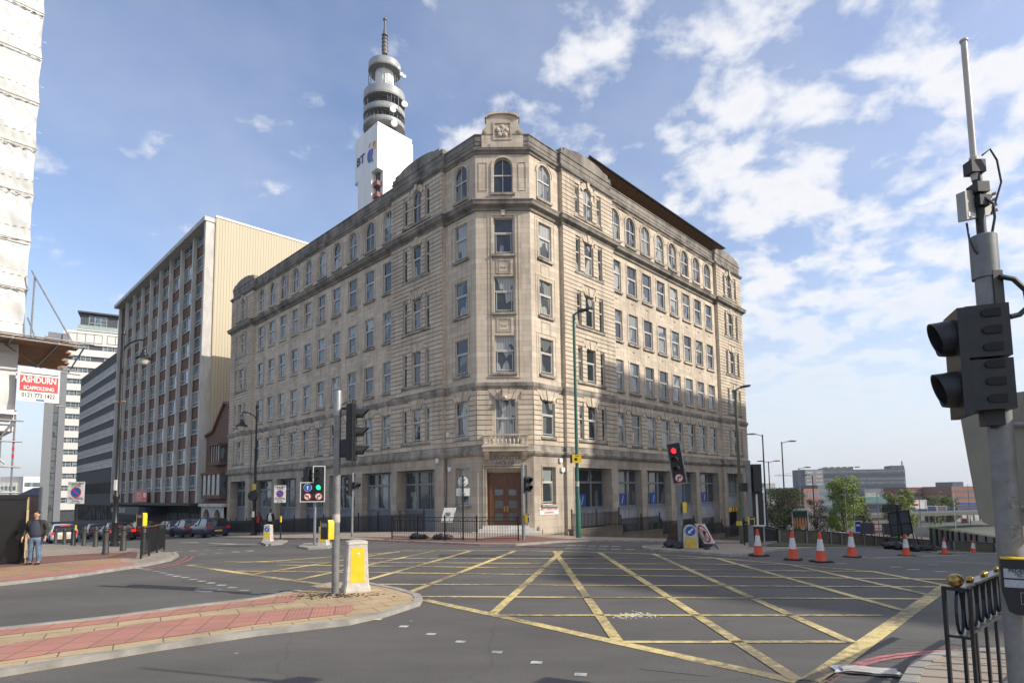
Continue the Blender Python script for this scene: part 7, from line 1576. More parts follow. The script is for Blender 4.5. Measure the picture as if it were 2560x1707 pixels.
# ---- cast bollards on left pavement ----
def cast_bollard():
    t = thing('cast_bollard', '', 'bollard', (0, 0, 0), group='black cast bollards on the left pavement'); mb = MB(); mb.lathe([(.12, 0), (.12, .08), (.105, .11), (.095, .80), (.115, .82), (.115, .87), (.10, .90), (.11, .93), (.09, .98), (.02, 1.0)], 14); mesh('shaft', mb, mat('cast_iron', (.045, .045, .042), .55, var=.2, scale=8), t); mb = MB(); mb.lathe([(.122, .83), (.122, .855)], 14); mesh('ring', mb, M['black_paint'], t); return t
cb = cast_bollard(); first = True
for x, y, l_ in [(138, 1362, 'black bollard in front of the silver hatchback, leftmost of the row'), (160, 1364, 'black bollard just right of the silver hatchback, second of the row'), (181, 1367, 'black bollard touching the post of the nearer zone sign'), (209, 1368, 'black bollard right of the zone sign post, fourth of the row'), (238, 1371, 'black bollard left of the dark saloon, fifth of the row'), (263, 1391, 'nearest and darkest black bollard, standing forward of the row by the tall lamp'), (307, 1382, 'black bollard between the tall lamp base and the ornate guard rail')]:
    p = at(x, y)+Vector((0, 0, .1))
    if first: cb.location = p; cb['label'] = l_; first = False
    else: dup(cb, p, 0, l_)
# ---- heritage lamps ----
def heritage(pb, pytop, side, label, pl):
    p = at(*pb)+Vector((0, 0, .05)); H_ = atd(pb[0], pytop, p.y).z-p.z; t = thing('heritage_lamp', label, 'street lamp', tuple(p)); k = H_/10.
    mb = MB(); mb.lathe([(.24, 0), (.24, .12), (.17, .2), (.15, 1.1), (.19, 1.2), (.13, 1.3), (.115, 2.4), (.17, 2.5), (.17, 2.62), (.10, 2.75), (.085, 6), (.11, 6.1), (.07, 6.25), (.06, H_-.35), (.10, H_-.3), (.10, H_-.2), (.03, H_-.1), (.02, H_+.1)], 14); mesh('post', mb, M['black_paint'], t)
    L_ = pl; s = side
    mb = MB(); pts = [(0, 0, H_-1.25)]+[(s*L_*q, 0, H_-1.05+.42*sin(q*pi*.62)) for q in (.15, .35, .55, .75, .9, 1.0)]+[(s*L_, 0, H_-1.0)]; mb.tube(pts, .04, 8); mb.tube([(0, 0, H_-2.0), (s*L_*.3, 0, H_-1.3), (s*L_*.5, 0, H_-.68)], .02, 6) if False else None; mesh('arm', mb, M['black_paint'], t)
    z = H_-1.1; mb = MB(Matrix.Translation((s*L_, 0, z))); mb.lathe([(.03, 0), (.12, -.10), (.13, -.22), (.18, -.28), (.20, -.36), (.40, -.50), (.42, -.55), (.18, -.55)], 16); l_ = mesh('lamp_shade', mb, M['black_paint'], t); mb = MB(Matrix.Translation((s*L_, 0, z-.55))); mb.lathe([(.26, 0), (.25, -.14), (.16, -.30), (.03, -.36)], 14); mesh('lamp_glass', mb, mat('lamp_glass', (.55, .55, .5), .15) if 'lamp_glass' not in bpy.data.materials else bpy.data.materials['lamp_glass'], l_)
    return t, p
t, p = heritage((285, 1367), 822, 1, 'very tall black heritage lamp post on the left pavement with its arm reaching right', 1.15)
mb = MB(Tz((p.x+.02, p.y-.14, p.z+2.9))); mb.box(-.07, .07, -.03, .03, 0, .55); mesh('control_box', mb, M['white'], t, True)
mb = MB(Tz((p.x, p.y, p.z+7.6))); mb.tube([(-.3, 0, 0), (.25, 0, .02)], .04, 6); mesh('cross_bracket', mb, mat('copper', (.5, .25, .15), .5), t, True)
t, p = heritage((634, 1340), 1008, -1, 'black heritage lamp post by the left wing with its lantern reaching left', 1.05)
mb = MB(Tz((p.x, p.y-.1, 0))); z1_ = atd(634, 1224, p.y).z; mb.box(-.13, .13, -.02, .02, z1_, z1_+.42); mesh('yellow_plate', mb, M['yellow_d'], t, True); mb = MB(Tz((p.x-.12, p.y-.05, 0))); mb.disc((0, 0, z1_-.42), .36, .03, 22); mesh('round_sign_back', mb, M['black_plastic'], t, True)
mb = MB(Tz((p.x, p.y-.16, p.z+1.3))); mb.box(-.09, .09, -.01, .01, 0, .4); mesh('notice', mb, M['white'], t, True)
# ---- green lamp and olive lamp beside the right wing ----
def arm_lamp(pb, ptop, mt, label, headl=1.05, low=None):
    p = at(*pb)+Vector((0, 0, .05)); H_ = atd(ptop[0], ptop[1], p.y).z-p.z; t = thing('street_lamp', label, 'street lamp', tuple(p)); mb = MB(); mb.lathe([(.135, -.05), (.135, 1.95), (.09, 2.1), (.085, 4), (.07, H_)], 14); mesh('post', mb, M[mt], t)
    mb = MB(); mb.tube([(0, 0, H_-.05), (.12, -.05, H_+.05), (.3, -.15, H_+.12)], .045, 8); mesh('arm', mb, M[low or mt], t)
    mb = MB(Matrix.Translation((.3, -.15, H_+.12)) @ Matrix.Rotation(radians(-12), 4, 'Z') @ Matrix.Rotation(radians(-8), 4, 'Y')); mb.prismo([(-.1, -.03), (0, -.05), (.42, -.05), (.50, 0), (.4, .05), (.1, .07), (-.1, .03)], -.12, .12); mesh('lamp_head', mb, M['black_plastic'], t); return t, p
t, p = arm_lamp((1446.5, 1347), (1432, 786), 'green_paint', 'tall green lamp post standing before the right wing, with a yellow plate')
mb = MB(Tz((p.x-.05, p.y-.12, atd(1446, 1157, p.y).z))); mb.box(-.20, .26, -.02, .02, 0, .42); mesh('yellow_plate', mb, M['yellow'], t, True); mb = MB(Tz((p.x-.05, p.y-.1, atd(1446, 1157, p.y).z))); mb.box(-.30, -.20, -.02, .02, 0, .42); mb.box(-.08, .06, -.045, -.04, .12, .26); mb.box(-.04, .16, -.045, -.04, .34, .37); mesh('plate_print', mb, M['black_paint'], t, True, smooth=False)
mb = MB(Tz(p)); mb.lathe([(.092, 2.6), (.092, 2.85)], 14); mesh('label_band', mb, M['dirty_white'], t, True)
t, p = arm_lamp((1856, 1362), (1850, 974), 'olive_paint', 'tall olive lamp post at the far right corner of the stone building', low='metal_grey')
mb = MB(Tz((p.x-.12, p.y-.12, atd(1850, 1313, p.y).z))); mb.box(-.2, .1, -.02, .02, 0, .25); mesh('yellow_plate', mb, M['yellow_d'], t, True)
# ---- left push button post ----
p = at(359, 1373); t = thing('push_button_post', 'short post with a black and yellow push button box behind the ornate guard rail', 'push button', tuple(p)); mb = MB(Tz(p)); cyl(mb, .06, 0, 1.6, 12); mesh('post', mb, M['post_grey'], t, True); pbu(t, Tz((p.x-.05, p.y-.12, p.z+1.05), radians(-20)), 1.9)
# ---- near right signal ----
PX, PY = 4.02, 4.90; p = Vector((PX, PY, KH)); t = thing('traffic_signal', 'big grey pole at the near right with black heads and a pale aerial', 'traffic signal', tuple(p))
zz = lambda y: atd(2460, y*DK, PY).z
mb = MB(Tz((PX, PY, 0))); cyl(mb, .087, -.1, zz(640), 32); mesh('pole', mb, mat('stickered_pole', (.25, .25, .24), .5, .1, col2=(.16, .16, .155), scale=6, det=8), t, True)
mb = MB(Tz((PX-.01, PY, 0))); mb.lathe([(.098, zz(640)), (.098, zz(545)), (.09, zz(543)), (.03, zz(542))], 28); mesh('pole_cap', mb, M['post_grey'], t, True)
mb = MB(Tz((PX-.015, PY, 0))); cyl(mb, .035, zz(545), zz(395), 14); mesh('aerial_mast', mb, M['black_plastic'], t, True)
mb = MB(Tz((PX-.03, PY, 0))); mb.lathe([(.028, zz(415)), (.034, zz(400)), (.034, zz(362)), (.024, zz(360)), (.024, zz(97)), (.032, zz(96)), (.032, zz(92)), (.012, zz(91))], 16); mesh('aerial', mb, mat('aerial_cream', (.52, .48, .42), .45), t, True)
mb = MB(Tz((PX-.02, PY, 0))); mb.box(-.07, .05, -.05, .05, zz(400), zz(372)); mb.box(-.05, .05, -.07, .06, zz(448), zz(425)); mb.box(-.04, .05, -.07, .05, zz(478), zz(455)); mesh('clamp', mb, M['black_plastic'], t, True)
mb = MB(Tz((PX+.03, PY-.02, zz(510)), radians(24))); mb.prismo([(-.20, 0), (.20, .12), (.20, .34), (-.20, .25)], .05, .12); 
for k in range(4): mb.box(.2, .22, .02, .14, .14+.05*k, .16+.05*k)
mesh('radio_box', mb, mat('radio_box_grey', (.36, .35, .32), .5), t, True); mb = MB(Tz((PX+.03, PY-.02, zz(510)), radians(24))); mb.box(-.18, -.08, .045, .05, .03, .07); mesh('label', mb, M['white'], t, True)
C3 = lambda pts, r_, nm='cable': mesh(nm, (lambda q: (q.tube([(PX+x, PY+y, zz(z)) for x, y, z in pts], r_, 8), q)[1])(MB()), M['black_plastic'], t, True)
C3([(.0, -.05, 365), (.05, -.08, 355), (.10, -.08, 380), (.12, -.08, 430), (.07, -.06, 475), (.03, -.06, 500)], .008); C3([(-.02, -.06, 460), (.03, -.09, 480), (.04, -.08, 510), (.02, -.06, 545)], .010); C3([(-.12, .02, 510), (-.14, -.02, 550), (-.12, -.04, 580), (-.08, -.04, 592)], .008)
C3([(.02, -.10, 645), (.10, -.14, 655), (.19, -.14, 680), (.21, -.13, 715), (.15, -.11, 732), (.08, -.10, 736)], .022, 'conduit')
mb = MB(Tz((PX, PY, 0))); mb.box(-.03, .05, -.10, -.085, zz(705), zz(630)); mesh('bracket', mb, M['black_plastic'], t, True)
zb_ = zz(952); zt_ = zz(716); H2 = zt_-zb_; Mh = Tz((PX-.17, PY-.03, zb_), radians(-112))
# head facing left: body box with ribbed vents, two deep visors
mb = MB(Mh); mb.box(-.17, .17, -.10, .19, .02, H2*.5-.01); mb.box(-.17, .17, -.10, .19, H2*.5+.01, H2); mb.box(-.19, .19, -.16, -.10, -.02, H2-.01); hd = mesh('signal_head', mb, mat('signal_plastic', (.018, .019, .021), .45, var=.2, scale=12, bump=.04), t, True)
vb_ = mat('vent_black', (.006, .006, .007), .7)
for k in range(6):
    mb = MB(Mh)
    z = (.08+.155*k)*H2/ .97*1.0; h_ = .075*H2; pts = [(-.0, 0), (.13, 0), (.13, h_), (-.0, h_)]
    zc_ = z+h_/2
    mb.T = Mh @ Matrix(((0, 1, 0, .165), (1, 0, 0, -.0), (0, 0, 1, z), (0, 0, 0, 1)))
    mb.prismo([(.13, 0), (.13, h_)]+[(.04+.04*cos(a), h_/2+h_/2*sin(a)) for a in [pi/2+pi*i/8 for i in range(9)]], 0, .02)
    mesh('vent', mb, vb_, hd, True)
mb = MB(); 
for k in (0, 1):
    zc_ = H2*(.25+.5*k); T_ = Mh @ Matrix.Translation((0, -.15, zc_)); n = 28; R_ = .150
    mb.T = T_; prof = [(R_*1.02, .02), (R_, -.06), (R_*.95, -.10), (R_*.92, -.17)]
    vs = []; fs = []
    for r_, y in prof+[(R_*.86, -.165), (R_*.86, .0)]:
        for j in range(n): a = 2*pi*j/n; cut = (.09*(1-sin(a))*.5 if y < -.15 else 0); vs.append((r_*cos(a), y+cut, r_*sin(a)))
    kk = 6; fs = [[i*n+j, i*n+(j+1) % n, (i+1)*n+(j+1) % n, (i+1)*n+j] for i in range(kk-1) for j in range(n)]; mb.add(vs, fs)
mesh('visor', mb, M['black_plastic'], hd, True, ang=50)
mb = MB(Mh); mb.box(-.06, .06, .0, .14, -.10, .02); mb.tube([(0, .08, -.12), (0, .08, -.04)], .025, 8); mesh('bracket', mb, M['black_plastic'], t, True)
pz0, pz1 = zz(1393), zz(1272); Mp = Tz((PX-.09, PY-.27, pz0-.02), radians(-36)); s_ = (pz1-pz0)
mb = MB(Mp); mb.prismo([(-.14, .05*s_), (-.10, 0), (.17, -.04*s_), (.17, s_), (-.17, s_), (-.17, .4*s_)], 0, .16); o_ = mesh('push_button_unit', mb, mat('unit_black', (.018, .02, .024), .35, bump=.05, bscale=80), t, True)
mb = MB(Mp); mb.box(-.165, .17, .01, .15, s_, s_+.008); mb.box(-.05, .12, .01, .15, -.05*s_, -.01*s_); mesh('yellow_side', mb, M['yellow'], o_, True)
mb = MB(Mp); mb.box(-.155, .17, -.004, 0, .66*s_, .83*s_); mb.box(-.155, .17, -.004, 0, .49*s_, .63*s_); mesh('instruction_plate', mb, mat('plate_grey', (.42, .43, .46), .4), o_, True)
mb = MB(Mp @ Matrix.Translation((-.01, -.006, .795*s_))); mb.text('PEDESTRIANS', .038, .001, bold=.0006); mb.T = Mp @ Matrix.Translation((.02, -.006, .745*s_)); mb.text('push button and wait', .025, .001); mb.T = Mp @ Matrix.Translation((.02, -.006, .70*s_)); mb.text('for signal opposite', .025, .001); mesh('lettering', mb, M['black_paint'], o_, True, smooth=False)
mb = MB(Mp @ Matrix.Translation((-.01, -.006, .56*s_))); mb.text('WAIT', .07, .001, sx=1.2); mesh('lettering', mb, mat('wait_pale', (.50, .52, .62), .4), o_, True, smooth=False)
mb = MB(Mp); border(mb, -.06, .0, .20*s_, .40*s_, -.004, .004, .006); border(mb, .05, .11, .20*s_, .40*s_, -.004, .004, .006); mb.disc((.03, -.012, .10*s_), .02, .014, 16); mb.disc((.0, -.006, .92*s_), .012, .008, 12); mesh('button', mb, M['metal_grey'], o_, True, smooth=False)
mb = MB(Mp); mb.ball((.08, -.004, .30*s_), .008, 8, 6, (1, .3, 1.6)); mb.box(.072, .088, -.006, -.002, .22*s_, .28*s_); mesh('green_figure', mb, M['green_lit'], o_, True)
for y0_, y1_, m_ in ((1140, 1168, 'dirty_white'), (1100, 1112, 'white'), (1205, 1240, 'dirty_white')):
    q = MB(Tz((PX, PY, 0))); a0 = -2.1; n_ = 7; vs = []
    for k in range(n_+1): a = a0+.9*k/n_; vs += [(.0885*cos(a), .0885*sin(a), zz(y1_)), (.0885*cos(a), .0885*sin(a), zz(y0_))]
    q.add(vs, [[2*k, 2*k+2, 2*k+3, 2*k+1] for k in range(n_)]); mesh('sticker', q, mat('old_sticker', (.30, .29, .27), .7, col2=(.10, .10, .09), scale=40, det=8) if 'old_sticker' not in bpy.data.materials else bpy.data.materials['old_sticker'], t, True)
# ---- big sign seen from behind at the right edge ----
Bp = [(2404, 1038), (2424, 1150), (2446, 1265), (2452, 1290), (2462, 1305), (2480, 1313), (2575, 1313), (2700, 1300), (2700, 965), (2560, 978), (2470, 990)]
def bd(x): return 5.75-(x-2404)/300*1.2
V = [atd(x, y, bd(x)) for x, y in Bp]; t = thing('direction_sign', 'large grey road sign seen from behind at the right edge on tall posts', 'sign', (V[5].x, V[5].y, 0))
mb = MB(); n = len(V); off = Vector((.03, .06, 0)); mb.add(V+[v+off for v in V], [list(range(n)), list(range(n, 2*n))[::-1]]+[[i, (i+1) % n, n+(i+1) % n, n+i] for i in range(n)]); mesh('plate', mb, mat('sign_back_grey', (.27, .25, .20), .5, .2, var=.1), t, True, smooth=False)
mb = MB()
for x in (2545, 2650): 
    q = atd(x, 1300, bd(x)+.10); q2 = atd(x-24, 990, bd(x)-.12); mb.tube([(q.x, q.y, 0), (q.x, q.y, q2.z)], .045, 10)
mesh('post', mb, M['metal_grey'], t, True); mb = MB()
for y in (1062, 1270): a, b = atd(2500, y, bd(2500)-.06), atd(2700, y-8, bd(2700)-.06); mb.tube([a, b], .022, 6)
mesh('rail', mb, M['metal_grey'], t, True)
# ---- unseen block across the street, added to shade the junction ----
def car(name, label, loc, heading, colour, style='hatch', brake=False, plate='yellow', group=None, L_=4.2, W=1.74, H_=1.46, rough=.25):
    rz = atan2(heading[1], heading[0]); t = thing(name, label, 'car', loc, rz, group)
    key = 'paint_%d_%d_%d' % tuple(int(c*1000) for c in colour)
    paint = bpy.data.materials.get(key) or mat(key, colour, .38, 0., var=.04, coat=.35)
    k = L_/4.2; w = W/2
    lower = [(-2.1, .66, .36, .70), (-2.04, .78, .30, .86), (-1.9, .84, .26, .94), (-1.5, .86, .22, .96), (-.5, .87, .20, .94), (.6, .87, .20, .92), (1.1, .86, .21, .90), (1.6, .83, .23, .82), (1.95, .75, .27, .72), (2.07, .66, .32, .60), (2.1, .55, .38, .5)]
    if style == 'saloon': lower[3] = (-1.5, .86, .22, 1.0); lower[2] = (-1.9, .84, .26, 1.0)
    mb = MB(); vs = []; n = 0
    for x, hw, zb, zt in lower:
        hw = hw/.87*w; pr = [(.0, zb), (.80*hw, zb), (.97*hw, zb+.10), (hw, zb+.26), (.985*hw, zt-.14), (.93*hw, zt-.03), (.55*hw, zt+.01), (0, zt+.02)]
        ring_ = [(x*k, y, z) for y, z in pr]+[(x*k, -y, z) for y, z in reversed(pr[1:-1])]; n = len(ring_); vs += ring_
    m_ = len(lower); mb.add(vs, [[i*n+j, i*n+(j+1) % n, (i+1)*n+(j+1) % n, (i+1)*n+j] for i in range(m_-1) for j in range(n)]+[list(range(n)), [(m_-1)*n+j for j in range(n)][::-1]]); mesh('body', mb, paint, t, ang=28)
    if style == 'hatch': gh = [(-2.02, .93, 0), (-1.82, 1.28, 1), (-1.6, 1.40, 1), (-.9, 1.46, 1), (-.2, 1.46, 1), (.25, 1.40, 1), (.5, 1.30, 1), (1.15, .90, 0)]
    else: gh = [(-1.75, .97, 0), (-1.35, 1.24, 1), (-1.05, 1.36, 1), (-.5, 1.41, 1), (.0, 1.40, 1), (.35, 1.33, 1), (.6, 1.22, 1), (1.15, .92, 0)]
    def gl(sc, zsc, zlo):
        vs = []
        for x, zt, f in gh:
            zt = .9+(zt-.9)*H_/1.46*zsc; f2 = (zt-.9)/.56; wb = w*.93*sc; wt = w*(.93-.24*f2)*sc
            pr = [(wb, .86), (wb*.995, .90), (wt+.02, max(.9, zt-.06)), (wt-.08, zt-.005), (0, zt+.01)]; vs += [(x*k, y, z) for y, z in pr]+[(x*k, -y, z) for y, z in reversed(pr[:-1])]
        return vs
    vs = gl(1, 1, 0); n = 9; m_ = len(gh); mb = MB(); mb.add(vs, [[i*n+j, i*n+j+1, (i+1)*n+j+1, (i+1)*n+j] for i in range(m_-1) for j in range(n-1)]+[[j for j in range(n)], [(m_-1)*n+j for j in range(n)][::-1]]); mesh('windows', mb, bpy.data.materials.get('car_glass') or mat('car_glass', (.015, .018, .02), .05, spec=.8), t, ang=40)
    vs = [(Vector(v)*1.0+Vector((0, 0, .008))) for v in gl(1.006, 1, 0)]; mb = MB(); a0, a1 = 2, m_-3
    mb.add(vs, [[i*n+j, i*n+j+1, (i+1)*n+j+1, (i+1)*n+j] for i in range(a0, a1) for j in (2, 3, 4, 5)]); mesh('roof', mb, paint, t, ang=60)
    mb = MB()
    G = lambda i, j: Vector(vs[i*n+j])+Vector((0, .004 if j < 4 else -.004, 0))
    for jj in ((1, 2), (7, 6)):
        for i0, i1 in ((0, 2), (m_-1, m_-3)): mb.tube([G(i0, jj[0]), G((i0+i1)//2, jj[1]), G(i1, jj[1])], [.05, .035, .03], 5)
        mb.tube([G(4, jj[0]), G(4, jj[1])], .035, 5)
    mesh('pillars', mb, paint, t)
    for x in (-1.28*k, 1.28*k):
        for s in (-1, 1):
            Tm = Matrix.Translation((x, s*(w-.10), .31)) @ Matrix.Rotation(pi/2, 4, 'X'); mb = MB(Tm); mb.lathe([(.20, -.11), (.30, -.11), (.315, -.07), (.315, .07), (.30, .11), (.20, .11)], 22); wh = mesh('wheel', mb, M['rubber'], t)
            mb = MB(Tm); mb.lathe([(.205, -.10), (.05, -.085), (.05, .085), (.205, .10)], 18); mesh('rim', mb, M['metal_grey'], wh)
            mb = MB(Matrix.Translation((x, s*(w-.005), .33))); mb.T = mb.T @ Matrix.Identity(4); mb.prismo([(.37*cos(a), .37*sin(a)) for a in [pi*i/12 for i in range(13)]], -.012, .012); mesh('wheel_arch', mb, M['black_paint'], t)
    for s in (-1, 1):
        mb = MB(); mb.box(-2.12*k, -1.86*k, s*w*.62, s*w*.93, .72, .90); mesh('tail_light', mb, M['car_red'] if brake else M['red_sign'], t); mb = MB(); mb.box(1.8*k, 2.03*k, s*w*.55, s*w*.86, .60, .74); mesh('headlight', mb, M['chrome'], t)
        mb = MB(); mb.ball((.75, s*(w+.07), .95), .09, 8, 6, (.7, 1, .7)); mesh('mirror', mb, paint, t)
    mb = MB(); mb.box(-2.135*k, -2.09*k, -.26, .26, .52, .63); mesh('number_plate', mb, M['yellow'], t); mb = MB(); mb.box(2.08*k, 2.125*k, -.26, .26, .40, .50); mesh('number_plate', mb, M['white'], t)
    mb = MB(); mb.box(-2.11*k, -1.95*k, -w*.8, w*.8, .28, .38); mb.box(1.9*k, 2.08*k, -w*.7, w*.7, .26, .36); mesh('bumper_trim', mb, M['black_plastic'], t)
    if brake: mb = MB(); mb.box(-1.9*k, -1.84*k, -.3, .3, 1.12 if style != 'hatch' else 1.36, 1.15 if style != 'hatch' else 1.39); mesh('high_brake_light', mb, M['car_red'], t)
    return t
def cpos(px, py, fwd, right, h=dL):
    p = at(px, py).to_2d()+h*fwd+Vector((h.y, -h.x))*right; return (p.x, p.y, zg(p.x, p.y)+.01)
CG = 'cars on the left street'
car('parked_car', 'dark blue hatchback parked nearest, tail towards the camera with a yellow plate', cpos(507, 1344, 1.3, .8), dL, (.012, .022, .07), group=CG)
car('parked_car', 'darker blue hatchback parked directly in front of the nearest one', cpos(454, 1343, 1.3, .8), dL, (.02, .03, .07), group=CG)
car('parked_car', 'black car parked beyond the two blue hatchbacks, facing the camera', cpos(412, 1341, 1.0, 1.2), -dL, (.01, .01, .012), 'saloon', group=CG)
car('parked_car', 'grey car parked farther back behind the ornate guard rail', cpos(372, 1340, 3, 3.0), -dL, (.10, .11, .12), group=CG)
car('waiting_car', 'dark saloon with glowing brake lights behind the tall heritage lamp', cpos(268, 1352, 1.3, .8), dL, (.02, .022, .03), 'saloon', brake=True, group=CG, L_=4.6, W=1.82)
car('waiting_car', 'red car just right of the dark braking saloon', cpos(345, 1347, 3.2, .9), dL, (.22, .012, .015), group=CG)
car('waiting_car', 'silver hatchback with red tail lights behind the left pavement bollards', cpos(129, 1358, 1.4, .8), Vector((-.66, .75)).normalized(), (.50, .50, .49), brake=True, group=CG)
car('waiting_car', 'dark car far behind the silver hatchback', cpos(215, 1349, 5, 1.5), dL, (.03, .03, .035), group=CG)
p = atd(2407, 1322, 130); car('moving_car', 'small dark red car driving away on the sunken road at the right', (p.x, p.y, zg(p.x, p.y)+.02), Vector((.6, .8)).normalized(), (.05, .01, .012), 'saloon', brake=True)
p = atd(2412, 1305, 190); car('moving_car', 'tiny car in the shadow under the flyover', (p.x, p.y, zg(p.x, p.y)+.02), Vector((.6, .8)).normalized(), (.08, .02, .02), brake=True)
for i, (x, l_) in enumerate(((2112, 'pale car roof behind the retaining wall under the thin olive lamp'), )): 
    p = atd(x, 1328, 80); car('parked_car', l_, (p.x, p.y, zg(p.x, p.y)+.02), Vector((1, .2)).normalized(), (.45, .47, .5))
# ---------- people ----------
def skin_mesh(name, V, E, R, mtl, parent, sub=2):
    me = bpy.data.meshes.new(name); me.from_pydata([tuple(v) for v in V], E, []); o = bpy.data.objects.new(name, me); COL.objects.link(o)
    md = o.modifiers.new('s', 'SKIN'); md.use_smooth_shade = True
    for i, r in enumerate(R): me.skin_vertices[0].data[i].radius = r if isinstance(r, tuple) else (r, r)
    me.skin_vertices[0].data[0].use_root = True
    if sub: ms = o.modifiers.new('b', 'SUBSURF'); ms.levels = ms.render_levels = sub
    dg = bpy.context.evaluated_depsgraph_get(); m2 = bpy.data.meshes.new_from_object(o.evaluated_get(dg)); bpy.data.objects.remove(o); m2.materials.clear(); m2.materials.append(mtl)
    ob = bpy.data.objects.new(name, m2); COL.objects.link(ob); ob.parent = parent; return ob
def person(label, loc, rz, H_=1.75, top='jacket', bottom='denim', inner='navy_cloth', skinm='skin', hairm='hair', stride=0., long_hair=False, arms=((.03, -.05), (.03, -.05)), wide=1.0, group=None, shirtonly=False, hairlen=0):
    t = thing('person', label, 'person', loc, rz, group); k = H_/1.75
    V = []; E = []; R = []
    def add(p, r, par=None): V.append(Vector(p)*k); R.append(r*k if not isinstance(r, tuple) else (r[0]*k, r[1]*k)); i = len(V)-1; (E.append((par, i)) if par is not None else None); return i
    wf = wide
    pel = add((0, 0, .94), (.085*wf, .065*wf)); ch0 = add((0, .0, 1.12), (.10*wf, .08*wf), pel); ch = add((0, .01, 1.30), (.125*wf, .09*wf), ch0); nk0 = add((0, .015, 1.43), (.07, .06), ch); nk = add((0, .005, 1.50), .052, nk0)
    h1 = add((0, -.01, 1.57), (.066, .075), nk); h2 = add((0, -.005, 1.65), (.078, .095), h1); h3 = add((0, .005, 1.72), (.066, .08), h2)
    add((0, -.112, 1.615), .012, h2)                      # nose
    for s in (-1, 1): add((s*.088, .01, 1.62), .012, h2)   # ears
    legs = []; armsj = []
    for s in (-1, 1):
        st = stride*s; hp = add((s*.085*wf, 0, .85), .05*wf, pel); kn = add((s*.10*wf, -.02-st*.18, .49), .062, hp); an_ = add((s*.115*wf, .02-st*.34, .10+max(0, -st)*.05), .042, kn); ft = add((s*.125*wf, -.13-st*.34, .045), .035, an_); legs.append((hp, kn, an_, ft))
        ax, ay = arms[0 if s < 0 else 1]
        sh = add((s*.185*wf, .01, 1.40), .055, ch); el = add((s*(.245*wf+.02), .03+ax*.5, 1.12), .042, sh); wr = add((s*(.265*wf+.02), ay-.06, .89), .028, el); hd_ = add((s*(.27*wf+.02), ay-.09, .82), (.028, .018), wr)
        fr_ = []
        for f in range(4): a = add((s*(.27*wf+.02)+(f-1.5)*.008, ay-.085-(f-1.5)*.018, .775-.003*abs(f-1.5)), .0095, hd_); add((s*(.262*wf+.02)+(f-1.5)*.006, ay-.095-(f-1.5)*.016, .735+.006*abs(f-1.3)), .008, a)
        a = add((s*(.25*wf+.02), ay-.13, .815), .010, hd_); add((s*(.245*wf+.02), ay-.145, .785), .009, a); armsj.append((sh, el, wr))
    body = skin_mesh('body', V, E, R, M[skinm], t)
    P = lambda i: V[i]
    def sub_(idx, rad, par, name, m_, extra=[]):
        V2 = []; E2 = []; R2 = []; mp_ = {}
        for i, (p_, r_, pa) in enumerate(idx): V2.append(p_); R2.append(r_); (E2.append((pa, i)) if pa is not None else None)
        return skin_mesh(name, V2, E2, R2, M[m_], t)
    K_ = lambda *p: Vector(p)*k
    if inner: sub_([(K_(0, 0, .82), (.170*wf*k, .14*wf*k), None), (K_(0, -.01, 1.08), (.17*wf*k, .15*wf*k), 0), (K_(0, 0, 1.30), (.17*wf*k, .135*wf*k), 1), (K_(0, .01, 1.44), (.10*k, .08*k), 2), (K_(0, .01, 1.50), (.075*k, .075*k), 3)], 0, t, 'shirt', inner)
    jy = .045 if inner else 0
    T2 = [(K_(0, jy, .84), (.205*wf*k, .135*wf*k), None), (K_(0, jy, 1.10), (.205*wf*k, .14*wf*k), 0), (K_(0, jy, 1.30), (.21*wf*k, .14*wf*k), 1), (K_(0, .02, 1.42), (.12*k, .09*k), 2), (K_(0, .02, 1.475), (.072*k, .07*k), 3)]
    for (sh, el, wr) in armsj: b = len(T2); T2 += [(P(sh), .072*k, 2), (P(el), .060*k, b), (P(el).lerp(P(wr), .92), .044*k, b+1)]
    sub_(T2, 0, t, 'jacket' if not shirtonly else 'shirt', top)
    T3 = [(K_(0, 0, 1.0), (.13*wf*k, .12*wf*k), None), (K_(0, 0, .90), (.14*wf*k, .12*wf*k), 0)]
    for (hp, kn, an_, ft) in legs: b = len(T3); T3 += [(P(hp), .112*wf*k, 1), (P(kn), .080*k, b), (P(an_)+Vector((0, 0, -.03)), .075*k, b+1)]
    sub_(T3, 0, t, 'trousers', bottom)
    for (hp, kn, an_, ft) in legs: q = MB(); a = P(an_); f_ = P(ft); q.ball(((a.x+f_.x)/2, (a.y+f_.y)/2-.01, .045*k+max(0, a.z-.1*k)), .055*k, 12, 8, (1, 2.5, .85)); mesh('shoe', q, M['black_plastic'], t, ang=180)
    q = MB(); q.ball((0, .022*k, 1.685*k), .094*k, 16, 10, (.94, 1.08, .92)); 
    if long_hair: q.ball((0, .06*k, 1.56*k), .10*k, 12, 9, (1.05, .7, 1.7))
    mesh('hair', q, M[hairm], t, ang=180)
    for s in (-1, 1):
        q = MB(); q.ball((s*.032*k, -.096*k, 1.645*k), .010*k, 8, 6); mesh('eye', q, M['black_paint'], t)
    q = MB(); q.ball((0, -.098*k, 1.572*k), .02*k, 8, 5, (1.2, .3, .25)); mesh('mouth', q, mat('lip', (.30, .12, .10), .6) if 'lip' not in bpy.data.materials else bpy.data.materials['lip'], t)
    return t
p = at(85, 1416); person('stocky man in an open black jacket and jeans standing on the left pavement', (p.x, p.y, p.z+KH-.02), radians(14), 1.70, wide=1.16, arms=((.05, -.03), (.06, -.05)), stride=.12)
mid = at(655, 1338)
p = at(645, 1338); person('woman in a black jacket and red top walking by the left wing railings', (p.x, p.y, p.z+.1), radians(10), 1.62, 'jacket', 'suit', 'red_cloth', 'skin_d', long_hair=True, stride=.35, wide=.92)
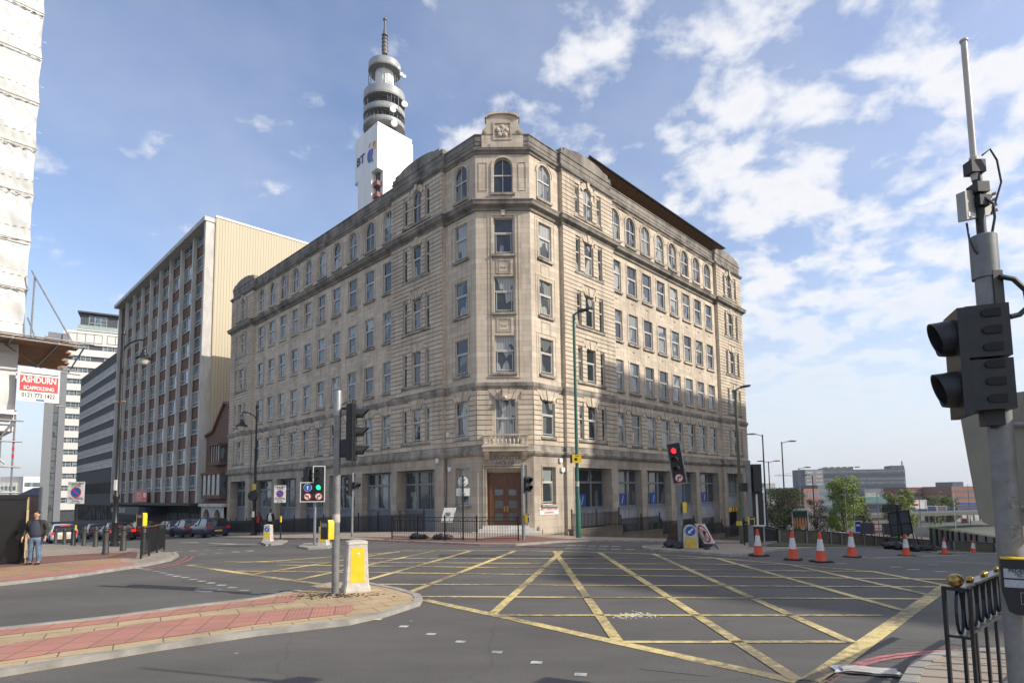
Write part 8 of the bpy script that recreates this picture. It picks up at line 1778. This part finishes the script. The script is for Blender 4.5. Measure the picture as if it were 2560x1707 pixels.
p = at(675, 1337); person('man in a dark suit and white shirt walking right of the woman in red', (p.x, p.y, p.z+.1), radians(-8), 1.78, 'suit', 'suit', 'white', 'skin_d', stride=-.3)
hp = FS @ Vector((.42, -.55, 0)); p = Vector((hp.x, hp.y, 0)); person('person mostly hidden behind the black hoarding, one bare forearm showing', (p.x-.18, p.y+.1, zg(p.x, p.y)+KH), radians(100), 1.72, 'navy_cloth', 'suit', None, shirtonly=True, arms=((.02, -.25), (.02, -.02)))
# ---------- unseen block across the right hand street, added to shade junction and right wing ----------
OB = thing('shade_block', 'unseen tall brick block across the right hand street, shaped to shade the junction', 'building', (70, 20, -4))
def shade_poly(pts, zt):
    mb = MB(); mb.prism(pts, -5, zt); mesh('wall', mb, M['brick'], OB, True, smooth=False)
shade_poly([(90, -30), (65.4, -5.6), (70, 18), (54.9, 26.1), (93, 64), (130, 30)], 45)
for a_, b_ in (((90, -30), (65.4, -5.6)), ((65.4, -5.6), (70, 18)), ((54.9, 26.1), (93, 64))):
    a_, b_ = Vector(a_), Vector(b_); dv = (b_-a_); L_ = dv.length; dv.normalize(); nv = Vector((-dv.y, dv.x)); T_ = frame(a_, dv, nv)
    for k in range(12):
        mb = MB(T_); z = 1.5+3.5*k
        for j in range(int(L_/3)): mb.box(.8+j*3, 2.4+j*3, .0, .08, z, z+1.9)
        mesh('window_row', mb, M['pane2'], OB, True, smooth=False)

# ---------- haze ----------
hm_ = bpy.data.materials.new('haze_air'); hm_.use_nodes = True; nt = hm_.node_tree; nt.nodes.clear()
pv = nt.nodes.new('ShaderNodeVolumePrincipled'); pv.inputs['Density'].default_value = .00012; pv.inputs['Color'].default_value = (.82, .88, .96, 1); pv.inputs['Anisotropy'].default_value = .2
mo = nt.nodes.new('ShaderNodeOutputMaterial'); nt.links.new(pv.outputs[0], mo.inputs['Volume'])
mb = MB(); mb.box(-3600, 5300, -350, 5300, -18, 165); h_ = mesh('haze', mb, hm_, smooth=False); prop(h_, kind='stuff', label='thin pale haze softening the far valley')
